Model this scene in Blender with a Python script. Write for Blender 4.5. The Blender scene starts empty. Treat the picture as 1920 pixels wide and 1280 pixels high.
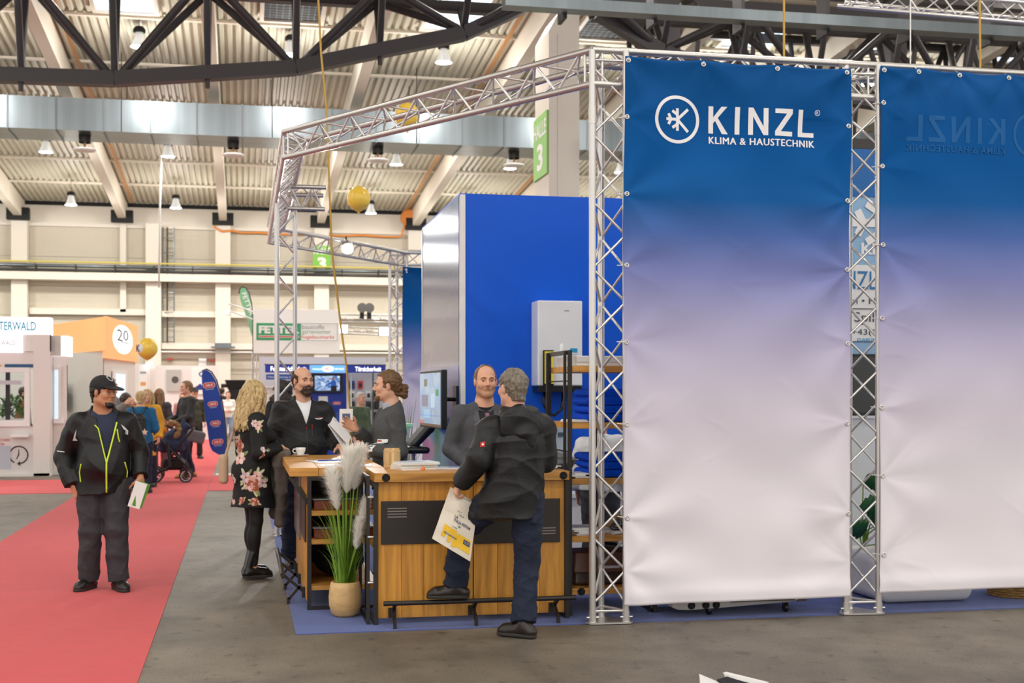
import bpy, math, random
import numpy as np
from mathutils import Vector, Matrix, Euler

random.seed(7)
RNG = np.random.default_rng(7)
SC = bpy.context.scene
COL = SC.collection
PI = math.pi
R = math.radians

# ------------------------------------------------------------------ camera, world, exposure, light
cam_d = bpy.data.cameras.new('camera')
cam = bpy.data.objects.new('camera', cam_d)
COL.objects.link(cam)
cam.location = (0, 0, 1.63)
cam.rotation_euler = (R(90), 0, R(-11.65))
cam_d.sensor_width = 36
cam_d.lens = 45.94
cam_d.shift_y = 97 / 1920
cam_d.clip_end = 300
cam_d.dof.use_dof = True
cam_d.dof.focus_distance = 9.4
cam_d.dof.aperture_fstop = 3.2
SC.camera = cam

SC.view_settings.view_transform = 'Standard'
SC.view_settings.look = 'None'
SC.view_settings.exposure = 0.16
SC.view_settings.gamma = 1.0
SC.view_settings.use_curve_mapping = False

world = bpy.data.worlds.new('ambient_fill')  # flat ambient fill added to brighten the hall through its open sides
SC.world = world
world.use_nodes = True
wn = world.node_tree.nodes
wn['Background'].inputs[0].default_value = (1.0, 0.97, 0.93, 1)
wn['Background'].inputs[1].default_value = 1.25
LAMP_W = 520.0          # every high bay lamp of the hall
LAMP_COL = (1.0, 0.97, 0.92)


def roof_z(v):
    return 9.3 + 0.07 * (55 - v)


LAMPS = []              # (u, v, z) of the rim of each high bay lamp: the hall's regular grid
for v_, us in ((50.5, (-14.3, -10.2, -6.2, -2.45, 1.3, 4.85, 8.6, 12.5)),
               (43.5, (-14, -10, -6.1, -2.35, 1.4, 5.02, 8.9, 12.8, 16.5)),
               (33.5, (-15, -11, -7, -2.5, 1.2, 5.1, 9.0, 13, 17)),
               (26.0, (-15, -8.4, -1.6, 5.0, 11.5, 18)),
               (17.5, (-15, -8, 9, 17)),
               (8.0, (-12, -4, 6.5, 14)),
               (0.5, (-10, -3, 4, 11)),
               (-7.0, (-10, -3, 4, 11))):
    for u_ in us:
        LAMPS.append((u_, v_, roof_z(v_) - (1.05 if v_ > 48 else 0.85 if v_ > 40 else 0.62)))
lamp_light = bpy.data.lights.new('high_bay_light', 'SPOT')
lamp_light.energy = LAMP_W
lamp_light.color = LAMP_COL
lamp_light.spot_size = R(150)
lamp_light.spot_blend = 0.6
lamp_light.shadow_soft_size = 0.22
roof_fill_light = bpy.data.lights.new('roof_fill', 'POINT')
roof_fill_light.energy = LAMP_W * 0.3
roof_fill_light.color = LAMP_COL
roof_fill_light.shadow_soft_size = 0.3
for i, p in enumerate(LAMPS):
    lo = bpy.data.objects.new('high_bay_light', lamp_light)
    COL.objects.link(lo)
    lo.location = (p[0], p[1], p[2] - 0.06)
    lo = bpy.data.objects.new('roof_fill', roof_fill_light)     # point light added to brighten the roof, standing in for reflector leak
    COL.objects.link(lo)
    lo.location = (p[0], p[1], p[2] - 0.35)


# ------------------------------------------------------------------ helpers
def lin(c):
    if isinstance(c, str):
        c = tuple(int(c[i:i + 2], 16) / 255 for i in (1, 3, 5))
    return tuple(x / 12.92 if x <= 0.04045 else ((x + 0.055) / 1.055) ** 2.4 for x in c) + (1.0,)


MATS = {}


def mat(name, col, rough=0.6, metal=0.0, emit=0.0, noise=None, bump=None, spec=None, col2=None, alpha=None, trans=None, sheen=None, coords='Object'):
    """principled material; noise=(scale, amount[, stretch xyz]) varies the colour, bump=(scale, strength[, stretch])"""
    if name in MATS:
        return MATS[name]
    m = bpy.data.materials.new(name)
    m.use_nodes = True
    nt = m.node_tree
    b = nt.nodes['Principled BSDF']
    c = lin(col)
    b.inputs['Base Color'].default_value = c
    b.inputs['Roughness'].default_value = rough
    b.inputs['Metallic'].default_value = metal
    if spec is not None:
        b.inputs['Specular IOR Level'].default_value = spec
    if sheen:
        b.inputs['Sheen Weight'].default_value = sheen
    if trans:
        b.inputs['Transmission Weight'].default_value = trans
    if emit:
        b.inputs['Emission Color'].default_value = c
        b.inputs['Emission Strength'].default_value = emit
    tc = None

    def vec(stretch):
        nonlocal tc
        if tc is None:
            tc = nt.nodes.new('ShaderNodeTexCoord')
        mp = nt.nodes.new('ShaderNodeMapping')
        mp.inputs['Scale'].default_value = stretch
        nt.links.new(tc.outputs[coords], mp.inputs['Vector'])
        return mp.outputs[0]
    if noise:
        n = nt.nodes.new('ShaderNodeTexNoise')
        n.inputs['Scale'].default_value = noise[0]
        n.inputs['Detail'].default_value = 6
        n.inputs['Roughness'].default_value = 0.65
        nt.links.new(vec(noise[2] if len(noise) > 2 else (1, 1, 1)), n.inputs['Vector'])
        cr = nt.nodes.new('ShaderNodeValToRGB')
        c2 = lin(col2) if col2 else tuple(x * (1 - noise[1]) for x in c[:3]) + (1,)
        cr.color_ramp.elements[0].position = 0.3
        cr.color_ramp.elements[1].position = 0.7
        cr.color_ramp.elements[0].color = c2
        cr.color_ramp.elements[1].color = c
        nt.links.new(n.outputs['Fac'], cr.inputs['Fac'])
        nt.links.new(cr.outputs['Color'], b.inputs['Base Color'])
        if emit:
            nt.links.new(cr.outputs['Color'], b.inputs['Emission Color'])
    if bump:
        n = nt.nodes.new('ShaderNodeTexNoise')
        n.inputs['Scale'].default_value = bump[0]
        n.inputs['Detail'].default_value = 4
        nt.links.new(vec(bump[2] if len(bump) > 2 else (1, 1, 1)), n.inputs['Vector'])
        bp = nt.nodes.new('ShaderNodeBump')
        bp.inputs['Strength'].default_value = bump[1]
        bp.inputs['Distance'].default_value = 0.01
        nt.links.new(n.outputs['Fac'], bp.inputs['Height'])
        nt.links.new(bp.outputs[0], b.inputs['Normal'])
    MATS[name] = m
    return m


def chain(o):
    M = Matrix()
    while o is not None:
        M = o.matrix_basis @ M
        o = o.parent
    return M


def tag(o, label=None, cat=None, group=None, kind=None):
    if label:
        o['label'] = label
    if cat:
        o['category'] = cat
    if group:
        o['group'] = group
    if kind:
        o['kind'] = kind
    return o


def thing(name, label, cat, loc=(0, 0, 0), rz=0.0, group=None):
    o = bpy.data.objects.new(name, None)
    o.empty_display_size = 0.1
    COL.objects.link(o)
    o.location = loc
    o.rotation_euler = (0, 0, rz)
    return tag(o, label, cat, group)


def holder(name, kind='structure', loc=(0, 0, 0)):
    o = bpy.data.objects.new(name, None)
    COL.objects.link(o)
    o.location = loc
    o['kind'] = kind
    return o


def link_mesh(name, me, parent=None, M=None):
    o = bpy.data.objects.new(name, me)
    COL.objects.link(o)
    if parent is not None:
        o.parent = parent
    if M is not None:
        o.matrix_basis = M
    return o


class MB:
    """collects shapes in world coordinates and links them as ONE mesh object"""

    def __init__(self):
        self.v = []
        self.f = []

    def add(self, vs, fs):
        n = len(self.v)
        self.v += [tuple(p) for p in vs]
        self.f += [tuple(i + n for i in f) for f in fs]
        return self

    def box(self, x0, x1, y0, y1, z0, z1, M=None):
        vs = [(x, y, z) for z in (z0, z1) for y in (y0, y1) for x in (x0, x1)]
        if M is not None:
            vs = [M @ Vector(p) for p in vs]
        return self.add(vs, [(0, 2, 3, 1), (4, 5, 7, 6), (0, 1, 5, 4), (2, 6, 7, 3), (0, 4, 6, 2), (1, 3, 7, 5)])

    def hexa(self, pts):
        """eight corners: bottom four anticlockwise, top four anticlockwise"""
        return self.add(pts, [(3, 2, 1, 0), (4, 5, 6, 7), (0, 1, 5, 4), (1, 2, 6, 5), (2, 3, 7, 6), (3, 0, 4, 7)])

    def tube(self, p, q, r, n=10, r2=None, caps=True):
        p = Vector(p)
        q = Vector(q)
        r2 = r if r2 is None else r2
        d = (q - p).normalized()
        a = d.orthogonal().normalized()
        b = d.cross(a)
        vs = []
        for c, rr in ((p, r), (q, r2)):
            for i in range(n):
                t = 2 * PI * i / n
                vs.append(c + (a * math.cos(t) + b * math.sin(t)) * rr)
        fs = [(i, (i + 1) % n, n + (i + 1) % n, n + i) for i in range(n)]
        if caps:
            fs += [tuple(range(n - 1, -1, -1)), tuple(range(n, 2 * n))]
        return self.add(vs, fs)

    def path(self, pts, r, n=8, closed=False, taper=None):
        pts = [Vector(p) for p in pts]
        N = len(pts)
        vs = []
        up = None
        for i, p in enumerate(pts):
            d = (pts[(i + 1) % N] - pts[i - 1]) if closed else (pts[min(i + 1, N - 1)] - pts[max(i - 1, 0)])
            d.normalize()
            if up is None:
                up = d.orthogonal().normalized()
            a = (up - d * up.dot(d)).normalized()
            up = a
            b = d.cross(a)
            rr = r if taper is None else r * taper[i]
            for k in range(n):
                t = 2 * PI * k / n
                vs.append(p + (a * math.cos(t) + b * math.sin(t)) * rr)
        fs = []
        for i in range(N if closed else N - 1):
            j = (i + 1) % N
            for k in range(n):
                fs.append((i * n + k, i * n + (k + 1) % n, j * n + (k + 1) % n, j * n + k))
        if not closed:
            fs += [tuple(range(n - 1, -1, -1)), tuple(range((N - 1) * n, N * n))]
        return self.add(vs, fs)

    def lathe(self, prof, c=(0, 0, 0), n=32, M=None, cap=False):
        """prof: (r, z) from one end to the other"""
        vs = []
        for r, z in prof:
            for i in range(n):
                t = 2 * PI * i / n
                p = Vector((c[0] + r * math.cos(t), c[1] + r * math.sin(t), c[2] + z))
                vs.append(M @ p if M is not None else p)
        fs = []
        for j in range(len(prof) - 1):
            for i in range(n):
                fs.append((j * n + i, j * n + (i + 1) % n, (j + 1) * n + (i + 1) % n, (j + 1) * n + i))
        if cap:
            fs += [tuple(range(n - 1, -1, -1)), tuple(range((len(prof) - 1) * n, len(prof) * n))]
        return self.add(vs, fs)

    def prism(self, poly, o, ax, ay, depth):
        """polygon (2-D points) in the plane o + x*ax + y*ay, given thickness depth along ax x ay"""
        o, ax, ay = Vector(o), Vector(ax), Vector(ay)
        nz = ax.cross(ay).normalized() * depth
        k = len(poly)
        a = [o + ax * x + ay * y for x, y in poly]
        vs = a + [p + nz for p in a]
        fs = [tuple(range(k - 1, -1, -1)), tuple(range(k, 2 * k))]
        fs += [(i, (i + 1) % k, k + (i + 1) % k, k + i) for i in range(k)]
        return self.add(vs, fs)

    def ball(self, c, r, n=12, m=8):
        rx, ry, rz = (r, r, r) if not hasattr(r, '__len__') else r
        vs = [(c[0], c[1], c[2] - rz)]
        for j in range(1, m):
            ph = -PI / 2 + PI * j / m
            for i in range(n):
                t = 2 * PI * i / n
                vs.append((c[0] + rx * math.cos(ph) * math.cos(t), c[1] + ry * math.cos(ph) * math.sin(t), c[2] + rz * math.sin(ph)))
        vs.append((c[0], c[1], c[2] + rz))
        fs = [(0, 1 + (i + 1) % n, 1 + i) for i in range(n)]
        for j in range(m - 2):
            a, b = 1 + j * n, 1 + (j + 1) * n
            fs += [(a + i, a + (i + 1) % n, b + (i + 1) % n, b + i) for i in range(n)]
        L = len(vs) - 1
        a = 1 + (m - 2) * n
        fs += [(a + i, a + (i + 1) % n, L) for i in range(n)]
        return self.add(vs, fs)

    def build(self, name, m, parent=None, smooth=False, bevel=0.0, seg=2, solid=0.0, label=None):
        me = bpy.data.meshes.new(name)
        vs = self.v
        if parent is not None:
            inv = chain(parent).inverted()
            vs = [tuple(inv @ Vector(p)) for p in vs]
        me.from_pydata(vs, [], self.f)
        me.update()
        if isinstance(m, (list, tuple)):
            for x in m:
                me.materials.append(x)
        else:
            me.materials.append(m)
        o = link_mesh(name, me, parent)
        if smooth:
            me.shade_smooth()
            if smooth == 'auto':
                me.set_sharp_from_angle(angle=R(35))
        if solid:
            s = o.modifiers.new('thickness', 'SOLIDIFY')
            s.thickness = solid
            s.offset = 0
        if bevel:
            b = o.modifiers.new('bevel', 'BEVEL')
            b.width = bevel
            b.segments = seg
            b.limit_method = 'ANGLE'
        if label:
            o['label'] = label
        return o


def box(name, m, parent, x0, x1, y0, y1, z0, z1, bevel=0.0, label=None):
    return MB().box(x0, x1, y0, y1, z0, z1).build(name, m, parent, bevel=bevel, label=label)


UNIT = {}


def rod(name, m, parent, p, q, r, n=10, label=None):
    """a straight round bar: shares one unit cylinder per material"""
    key = ('rod', m.name, n)
    if key not in UNIT:
        b = MB().tube((0, 0, 0), (0, 0, 1), 1, n)
        me = bpy.data.meshes.new('round_bar')
        me.from_pydata(b.v, [], b.f)
        me.materials.append(m)
        me.shade_smooth()
        me.set_sharp_from_angle(angle=R(50))
        UNIT[key] = me
    p, q = Vector(p), Vector(q)
    if parent is not None:
        inv = chain(parent).inverted()
        p, q = inv @ p, inv @ q
    d = q - p
    rot = Vector((0, 0, 1)).rotation_difference(d.normalized()).to_matrix().to_4x4()
    M = Matrix.Translation(p) @ rot @ Matrix.Diagonal((r, r, d.length, 1))
    o = link_mesh(name, UNIT[key], parent, M)
    if label:
        o['label'] = label
    return o


def beam(name, m, parent, p, q, w, h, up=(0, 0, 1)):
    """a straight bar with a w x h section (h along up)"""
    p, q = Vector(p), Vector(q)
    d = (q - p).normalized()
    s = d.cross(Vector(up)).normalized()
    t = s.cross(d)
    a, b = s * w / 2, t * h / 2
    pts = [p - a - b, p + a - b, q + a - b, q - a - b, p - a + b, p + a + b, q + a + b, q - a + b]
    return MB().hexa(pts).build(name, m, parent)


def dup(root, loc=None, rz=None, label=None, group=None):
    r = root.copy()
    COL.objects.link(r)
    if loc is not None:
        r.location = loc
    if rz is not None:
        r.rotation_euler = (0, 0, rz)
    if label:
        r['label'] = label
    if group:
        r['group'] = group
    for ch in list(root.children):
        c = ch.copy()
        COL.objects.link(c)
        c.parent = r
        for g in ch.children:
            d = g.copy()
            COL.objects.link(d)
            d.parent = c
    return r


def text(name, s, m, parent, o, ax, ay, w, h, bold=0.0, depth=0.002, shear=0.0, spacing=1.0, bend=None, label=None):
    """lettering fitted into the w x h rectangle whose lower left corner is o; ax, ay unit directions along and up"""
    c = bpy.data.curves.new('lettering', 'FONT')
    c.body = s
    c.offset = bold
    c.shear = shear
    c.space_character = spacing
    c.resolution_u = 3
    t = bpy.data.objects.new('lettering', c)
    me = bpy.data.meshes.new_from_object(t)
    n = len(me.vertices)
    co = np.empty(n * 3, np.float32)
    me.vertices.foreach_get('co', co)
    co = co.reshape(n, 3)
    faces = [tuple(p.vertices) for p in me.polygons]
    bpy.data.objects.remove(t)
    bpy.data.curves.remove(c)
    bpy.data.meshes.remove(me)
    lo, hi = co.min(0), co.max(0)
    q = (co[:, :2] - lo[:2]) / np.maximum(hi[:2] - lo[:2], 1e-6)
    o, ax, ay = Vector(o), Vector(ax), Vector(ay)
    nz = ax.cross(ay).normalized()
    b = MB()
    b.v = [tuple(o + ax * float(x) * w + ay * float(y) * h + nz * depth + (Vector(bend(float(x) * w, float(y) * h)) if bend else Vector((0, 0, 0)))) for x, y in q]
    b.f = faces
    return b.build(name, m, parent, label=label)


def patch(name, m, parent, pts, o, ax, ay, depth=0.002, label=None):
    """a flat printed shape (polygon) lying depth in front of the plane"""
    o, ax, ay = Vector(o), Vector(ax), Vector(ay)
    nz = ax.cross(ay).normalized()
    b = MB()
    b.add([o + ax * x + ay * y + nz * depth for x, y in pts], [tuple(range(len(pts)))])
    return b.build(name, m, parent, label=label)


def ring(cx, cy, r0, r1, n=48, a0=0, a1=2 * PI):
    """ring as quads: returns (points, faces) in 2-D"""
    full = abs(a1 - a0 - 2 * PI) < 1e-6
    k = n if full else n + 1
    pts, fs = [], []
    for i in range(k):
        t = a0 + (a1 - a0) * i / n
        pts += [(cx + r0 * math.cos(t), cy + r0 * math.sin(t)), (cx + r1 * math.cos(t), cy + r1 * math.sin(t))]
    for i in range(n):
        j = (i + 1) % k
        fs.append((2 * i, 2 * i + 1, 2 * j + 1, 2 * j))
    return pts, fs


def disc(cx, cy, rx, ry=None, n=40):
    ry = ry or rx
    return [(cx + rx * math.cos(2 * PI * i / n), cy + ry * math.sin(2 * PI * i / n)) for i in range(n)]


def rrect(cx, cy, w, h, r, n=6):
    pts = []
    for sx, sy, a in ((1, 1, 0), (-1, 1, 90), (-1, -1, 180), (1, -1, 270)):
        for i in range(n + 1):
            t = R(a + 90 * i / n)
            pts.append((cx + sx * (w / 2 - r) + r * math.cos(t), cy + sy * (h / 2 - r) + r * math.sin(t)))
    return pts


X, Y, Z = Vector((1, 0, 0)), Vector((0, 1, 0)), Vector((0, 0, 1))

# ------------------------------------------------------------------ shared materials
M_white = mat('white_paint', '#ecebe8', 0.5)
M_alu = mat('truss_aluminium', '#d8d4d0', 0.32, 0.85, noise=(3, 0.12), bump=(60, 0.05))
M_alu2 = mat('brace_aluminium', '#e2dfdc', 0.35, 0.8)
M_steel = mat('dark_steel', '#3b3734', 0.42, 0.6, noise=(8, 0.15))
M_dark = mat('dark_brown_steel', '#38332f', 0.45, 0.5)
M_truss = mat('roof_truss_paint', '#3a3536', 0.5, 0.1)
M_cream = mat('cream_wall', '#e2dacd', 0.6)
M_cream2 = mat('cream_panel', '#c9c0ae', 0.55, noise=(0.6, 0.05))
M_roof = mat('roof_deck', '#ccc8b6', 0.55, 0.0, noise=(0.25, 0.08))
M_beamw = mat('rafter_paint', '#e3dacb', 0.6)
M_galv = mat('galvanised', '#8a9297', 0.33, 0.85, noise=(1.2, 0.25, (1, 1, 0.03)), col2='#6d7579')
M_black = mat('black_plastic', '#141414', 0.4)
M_blackm = mat('black_matte', '#0d0d0e', 0.75)
M_glow = mat('lamp_glass', '#f4f6ff', 0.4, emit=9.0)
M_paper = mat('paper', '#f3f2ee', 0.7)
M_yellow = mat('yellow_rope', '#c8a04a', 0.7)

# ------------------------------------------------------------------ the hall
M_floor = mat('asphalt_floor', '#8a7f6f', 0.55, noise=(1.6, 0.2), col2='#6f665a', bump=(90, 0.25))
nt = M_floor.node_tree


def floor_stains():
    """second noise: dark worn smears drawn out along the lane, and fine grit"""
    b = nt.nodes['Principled BSDF']
    src = b.inputs['Base Color'].links[0].from_socket
    tc = nt.nodes.new('ShaderNodeTexCoord')
    last = src
    for sc_, st, lo, hi, dark in ((0.7, (1, 1.0, 1), 0.45, 0.7, 0.72), (2.6, (1, 0.8, 1), 0.5, 0.72, 0.7), (8.0, (1, 0.7, 1), 0.6, 0.72, 0.5), (22.0, (1, 0.6, 1), 0.62, 0.75, 0.6), (70, (1, 1, 1), 0.45, 0.62, 0.72), (220, (1, 1, 1), 0.4, 0.6, 0.75)):
        mp = nt.nodes.new('ShaderNodeMapping')
        mp.inputs['Scale'].default_value = st
        n = nt.nodes.new('ShaderNodeTexNoise')
        n.inputs['Scale'].default_value = sc_
        n.inputs['Detail'].default_value = 8
        cr = nt.nodes.new('ShaderNodeValToRGB')
        cr.color_ramp.elements[0].position = lo
        cr.color_ramp.elements[1].position = hi
        cr.color_ramp.elements[0].color = (1, 1, 1, 1)
        cr.color_ramp.elements[1].color = (dark, dark, dark, 1)
        mx = nt.nodes.new('ShaderNodeMix')
        mx.data_type = 'RGBA'
        mx.blend_type = 'MULTIPLY'
        mx.inputs['Factor'].default_value = 1
        nt.links.new(tc.outputs['Object'], mp.inputs['Vector'])
        nt.links.new(mp.outputs[0], n.inputs['Vector'])
        nt.links.new(n.outputs['Fac'], cr.inputs['Fac'])
        nt.links.new(last, mx.inputs[6])
        nt.links.new(cr.outputs['Color'], mx.inputs[7])
        last = mx.outputs[2]
    nt.links.new(last, b.inputs['Base Color'])


floor_stains()
tag(MB().box(-40, 60, -25, 56, -0.2, 0).build('floor', M_floor), kind='structure')

# carpets
M_red = mat('red_carpet', '#cf3a3d', 0.95, noise=(6, 0.10), bump=(220, 0.3), sheen=0.15)
M_blue = mat('blue_carpet', '#44589b', 0.95, noise=(7, 0.12), bump=(220, 0.3), sheen=0.15)
tag(box('carpet', M_red, None, -2.6, -0.58, 2.0, 53.5, 0, 0.006), 'long red carpet runner down the aisle under the man in the cap', 'carpet')
tag(MB().box(-16, -2.61, 22.3, 25.8, 0, 0.006).box(-0.57, 0.6, 22.4, 26.4, 0, 0.006).build('carpet', M_red),
    'red cross runner in front of the white window booth', 'carpet')
tag(box('carpet', M_blue, None, 0.352, 9.2, 8.93, 22.6, 0, 0.005), 'blue carpet under the wooden counters and truss stand', 'carpet')

# back wall
WV = 55.0
wall = tag(MB().box(-40, 60, WV, WV + 0.3, 0, 10.5).build('wall_back', M_cream), kind='structure')
PIL = [-20.43, -16.5, -12.57, -8.64, -3.52, -0.78, 3.2, 7.1, 11.0, 14.95, 18.9, 22.8]
for p in PIL:
    MB().box(p - 0.3, p + 0.3, WV - 0.55, WV, 0, 8.45).build('pilaster', M_cream, wall)
MB().box(-4.83, -4.6, WV - 0.3, WV, 4.9, 8.45).build('pilaster', M_cream, wall)
panel_cache = {}
edges = [-24.4] + PIL + [26.7]
for a, b in zip(edges, edges[1:]):
    w = round(b - a - 0.62, 2)
    for k in range(7):
        key = w
        if key not in panel_cache:
            mb = MB().box(0, w, -0.05, 0, 0.006, 1.165)
            for q in range(1, 6):                           # shallow pressed lines
                mb.box(0.01, w - 0.01, -0.058, -0.05, q * 0.19, q * 0.19 + 0.012)
            me = bpy.data.meshes.new('wall_panel')
            me.from_pydata(mb.v, [], mb.f)
            me.materials.append(M_cream2)
            panel_cache[key] = me
        link_mesh('wall_panel', panel_cache[key], wall, Matrix.Translation((a + 0.31, WV, 0.05 + k * 1.175)))
for x0, x1, z0, z1, d in ((-30, 40, 6.12, 6.42, 0.85), (-3.2, 40, 4.72, 4.95, 0.45), (-8.3, -3.8, 4.78, 5.02, 0.3), (-3.2, 40, 3.42, 3.66, 0.45), (-30, 40, 8.3, 8.42, 0.2)):
    box('ledge_beam', M_cream, wall, x0, x1, WV - d, WV - 0.06, z0, z1)
M_pipe_y = mat('yellow_pipe', '#d8c860', 0.4)
rod('gas_pipe', M_pipe_y, wall, (-30, WV - 0.75, 6.83), (40, WV - 0.75, 6.83), 0.035, 8, label='thin yellow pipe')
rod('water_pipe', M_galv, wall, (-30, WV - 0.7, 6.68), (40, WV - 0.7, 6.68), 0.07, 8)
rod('water_pipe', M_galv, wall, (-30, WV - 0.62, 6.52), (40, WV - 0.62, 6.52), 0.06, 8)
rod('power_cable', M_dark, wall, (-30, WV - 0.86, 6.5), (40, WV - 0.86, 6.48), 0.03, 6)
rod('conduit', M_white, wall, (-3.2, WV - 0.6, 3.3), (40, WV - 0.6, 3.3), 0.035, 6)
for i in range(24):
    box('pipe_clip', M_dark, wall, -14 + i * 1.5, -13.96 + i * 1.5, WV - 0.9, WV - 0.55, 6.44, 6.74)
M_orange = mat('orange_hose', '#e08a3a', 0.5)
pts = [(-0.9, WV - 0.62, 8.95), (-1.12, WV - 0.62, 8.75), (-1.1, WV - 0.62, 8.35), (-0.8, WV - 0.62, 8.2), (-0.4, WV - 0.62, 8.25)] + \
      [(0 + i * 0.7, WV - 0.3, 8.2 + 0.03 * math.sin(i * 2)) for i in range(10)] + [(6.5, WV - 0.62, 8.2), (6.7, WV - 0.62, 8.9), (7.05, WV - 0.62, 9.2)]
MB().path(pts, 0.045, 6).build('orange_hose', M_orange, wall, smooth=True)
MB().lathe([(0.32, -0.16), (0.36, -0.08), (0.36, 0.08), (0.32, 0.16)], n=16, M=Matrix.Translation((6.8, WV - 0.75, 8.95)) @ Matrix.Rotation(R(90), 4, 'X'), cap=True).build('hose_reel', M_orange, wall)
hood = MB()
hood.box(-1.25, -0.3, WV - 0.95, WV - 0.55, 3.46, 3.52).box(-1.1, -0.45, WV - 0.85, WV - 0.55, 3.52, 3.66)
hood.build('vent_hood', M_galv, wall)
box('fuse_box', M_white, wall, -1.75, -1.45, WV - 0.3, WV - 0.05, 2.55, 3.05)
for x_, z_ in ((-1.35, 2.95), (-1.35, 2.6), (-3.0, 2.98), (-2.55, 2.6)):
    box('warning_plate', mat('red_plate', '#b5443c', 0.5), wall, x_, x_ + 0.22, WV - 0.2, WV - 0.05, z_, z_ + 0.07)

# wall ladder
lad = thing('wall_ladder', 'tall caged steel ladder fixed to the back wall beside a pillar', 'ladder', (-2.95, WV - 0.4, 3.5))
for x_ in (-3.15, -2.98, -2.72):
    rod('rail', M_galv if x_ != -2.98 else M_dark, lad, (x_, WV - 0.4, 3.5), (x_, WV - 0.4, 8.35), 0.028, 6)
for i in range(16):
    rod('rung', M_galv, lad, (-2.98, WV - 0.4, 3.6 + i * 0.3), (-2.72, WV - 0.4, 3.6 + i * 0.3), 0.016, 6)
for i in range(8):
    rod('cage_bar', M_galv, lad, (-3.15, WV - 0.42, 3.7 + i * 0.6), (-2.72, WV - 0.62, 3.7 + i * 0.6), 0.015, 6)

# roof: deck sheets between purlins and rafters, each with real corrugation
ceiling = holder('ceiling')
SL = 3.65
slope = math.atan(0.07)


def deck_mesh(w, L):
    pitch, hgt = 0.205, 0.075
    n = int(round(w / pitch))
    pitch = w / n
    prof = []
    for i in range(n):
        x0 = i * pitch
        prof += [(x0, 0), (x0 + pitch * 0.42, 0), (x0 + pitch * 0.56, hgt), (x0 + pitch * 0.86, hgt)]
    prof.append((w, 0))
    k = len(prof)
    vs = [(x, 0, z) for x, z in prof] + [(x, -L, z) for x, z in prof]
    fs = [(i, i + 1, k + i + 1, k + i) for i in range(k - 1)]
    me = bpy.data.meshes.new('roof_panel')
    me.from_pydata(vs, [], fs)
    me.materials.append(M_roof)
    return me


RAF = [-0.78 + 3.93 * k for k in range(-6, 9)]
deck = deck_mesh(3.93, SL / math.cos(slope))
NROW = 17
for a in RAF[:-1]:
    for k in range(NROW):
        v0 = WV - k * SL
        if v0 < 3 and (a < -13 or a > 14):
            continue
        link_mesh('roof_panel', deck, ceiling, Matrix.Translation((a, v0, roof_z(v0) + 0.012)) @ Matrix.Rotation(-slope, 4, 'X'))
for k in range(1, NROW + 1):
    v0 = WV - k * SL
    box('purlin', M_beamw, ceiling, RAF[0], RAF[-1], v0 - 0.07, v0 + 0.07, roof_z(v0) - 0.06, roof_z(v0) + 0.005)
for p in RAF:
    L = [(p, WV - 0.1, roof_z(WV) - 0.4), (p, 30, roof_z(30) - 0.38)]
    beam('rafter', M_beamw, ceiling, L[0], L[1], 0.3, 0.72)
    L = [(p, 30, roof_z(30) - 0.38), (p, -6.8, roof_z(-6.8) - 0.38)]
    beam('rafter', M_beamw, ceiling, L[0], L[1], 0.3, 0.72)
    if -14 < p < 24:
        MB().box(p - 0.42, p + 0.42, WV - 0.95, WV - 0.57, 8.45, 8.92).build('rafter_bearing', M_blackm, ceiling)
        MB().box(p + 0.17, p + 0.32, 26, WV - 0.5, roof_z(40) - 0.6 - 0.12, roof_z(40) - 0.6).build('cable_tray', M_galv, ceiling) if False else None
for p in (RAF[5], RAF[3], RAF[8], RAF[9]):
    q = p + (0.42 if p < 2 else -0.42)
    beam('copper_pipe', mat('copper_pipe', '#c08a55', 0.45, 0.3), ceiling, (q, WV - 1, roof_z(WV - 1) - 0.14), (q, 20, roof_z(20) - 0.14), 0.09, 0.07)
# a hip sheet above the wall between the deck and the top of the wall
box('wall_plate', M_blackm, ceiling, RAF[0], RAF[-1], WV - 0.12, WV - 0.04, 9.16, 9.3)

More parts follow.
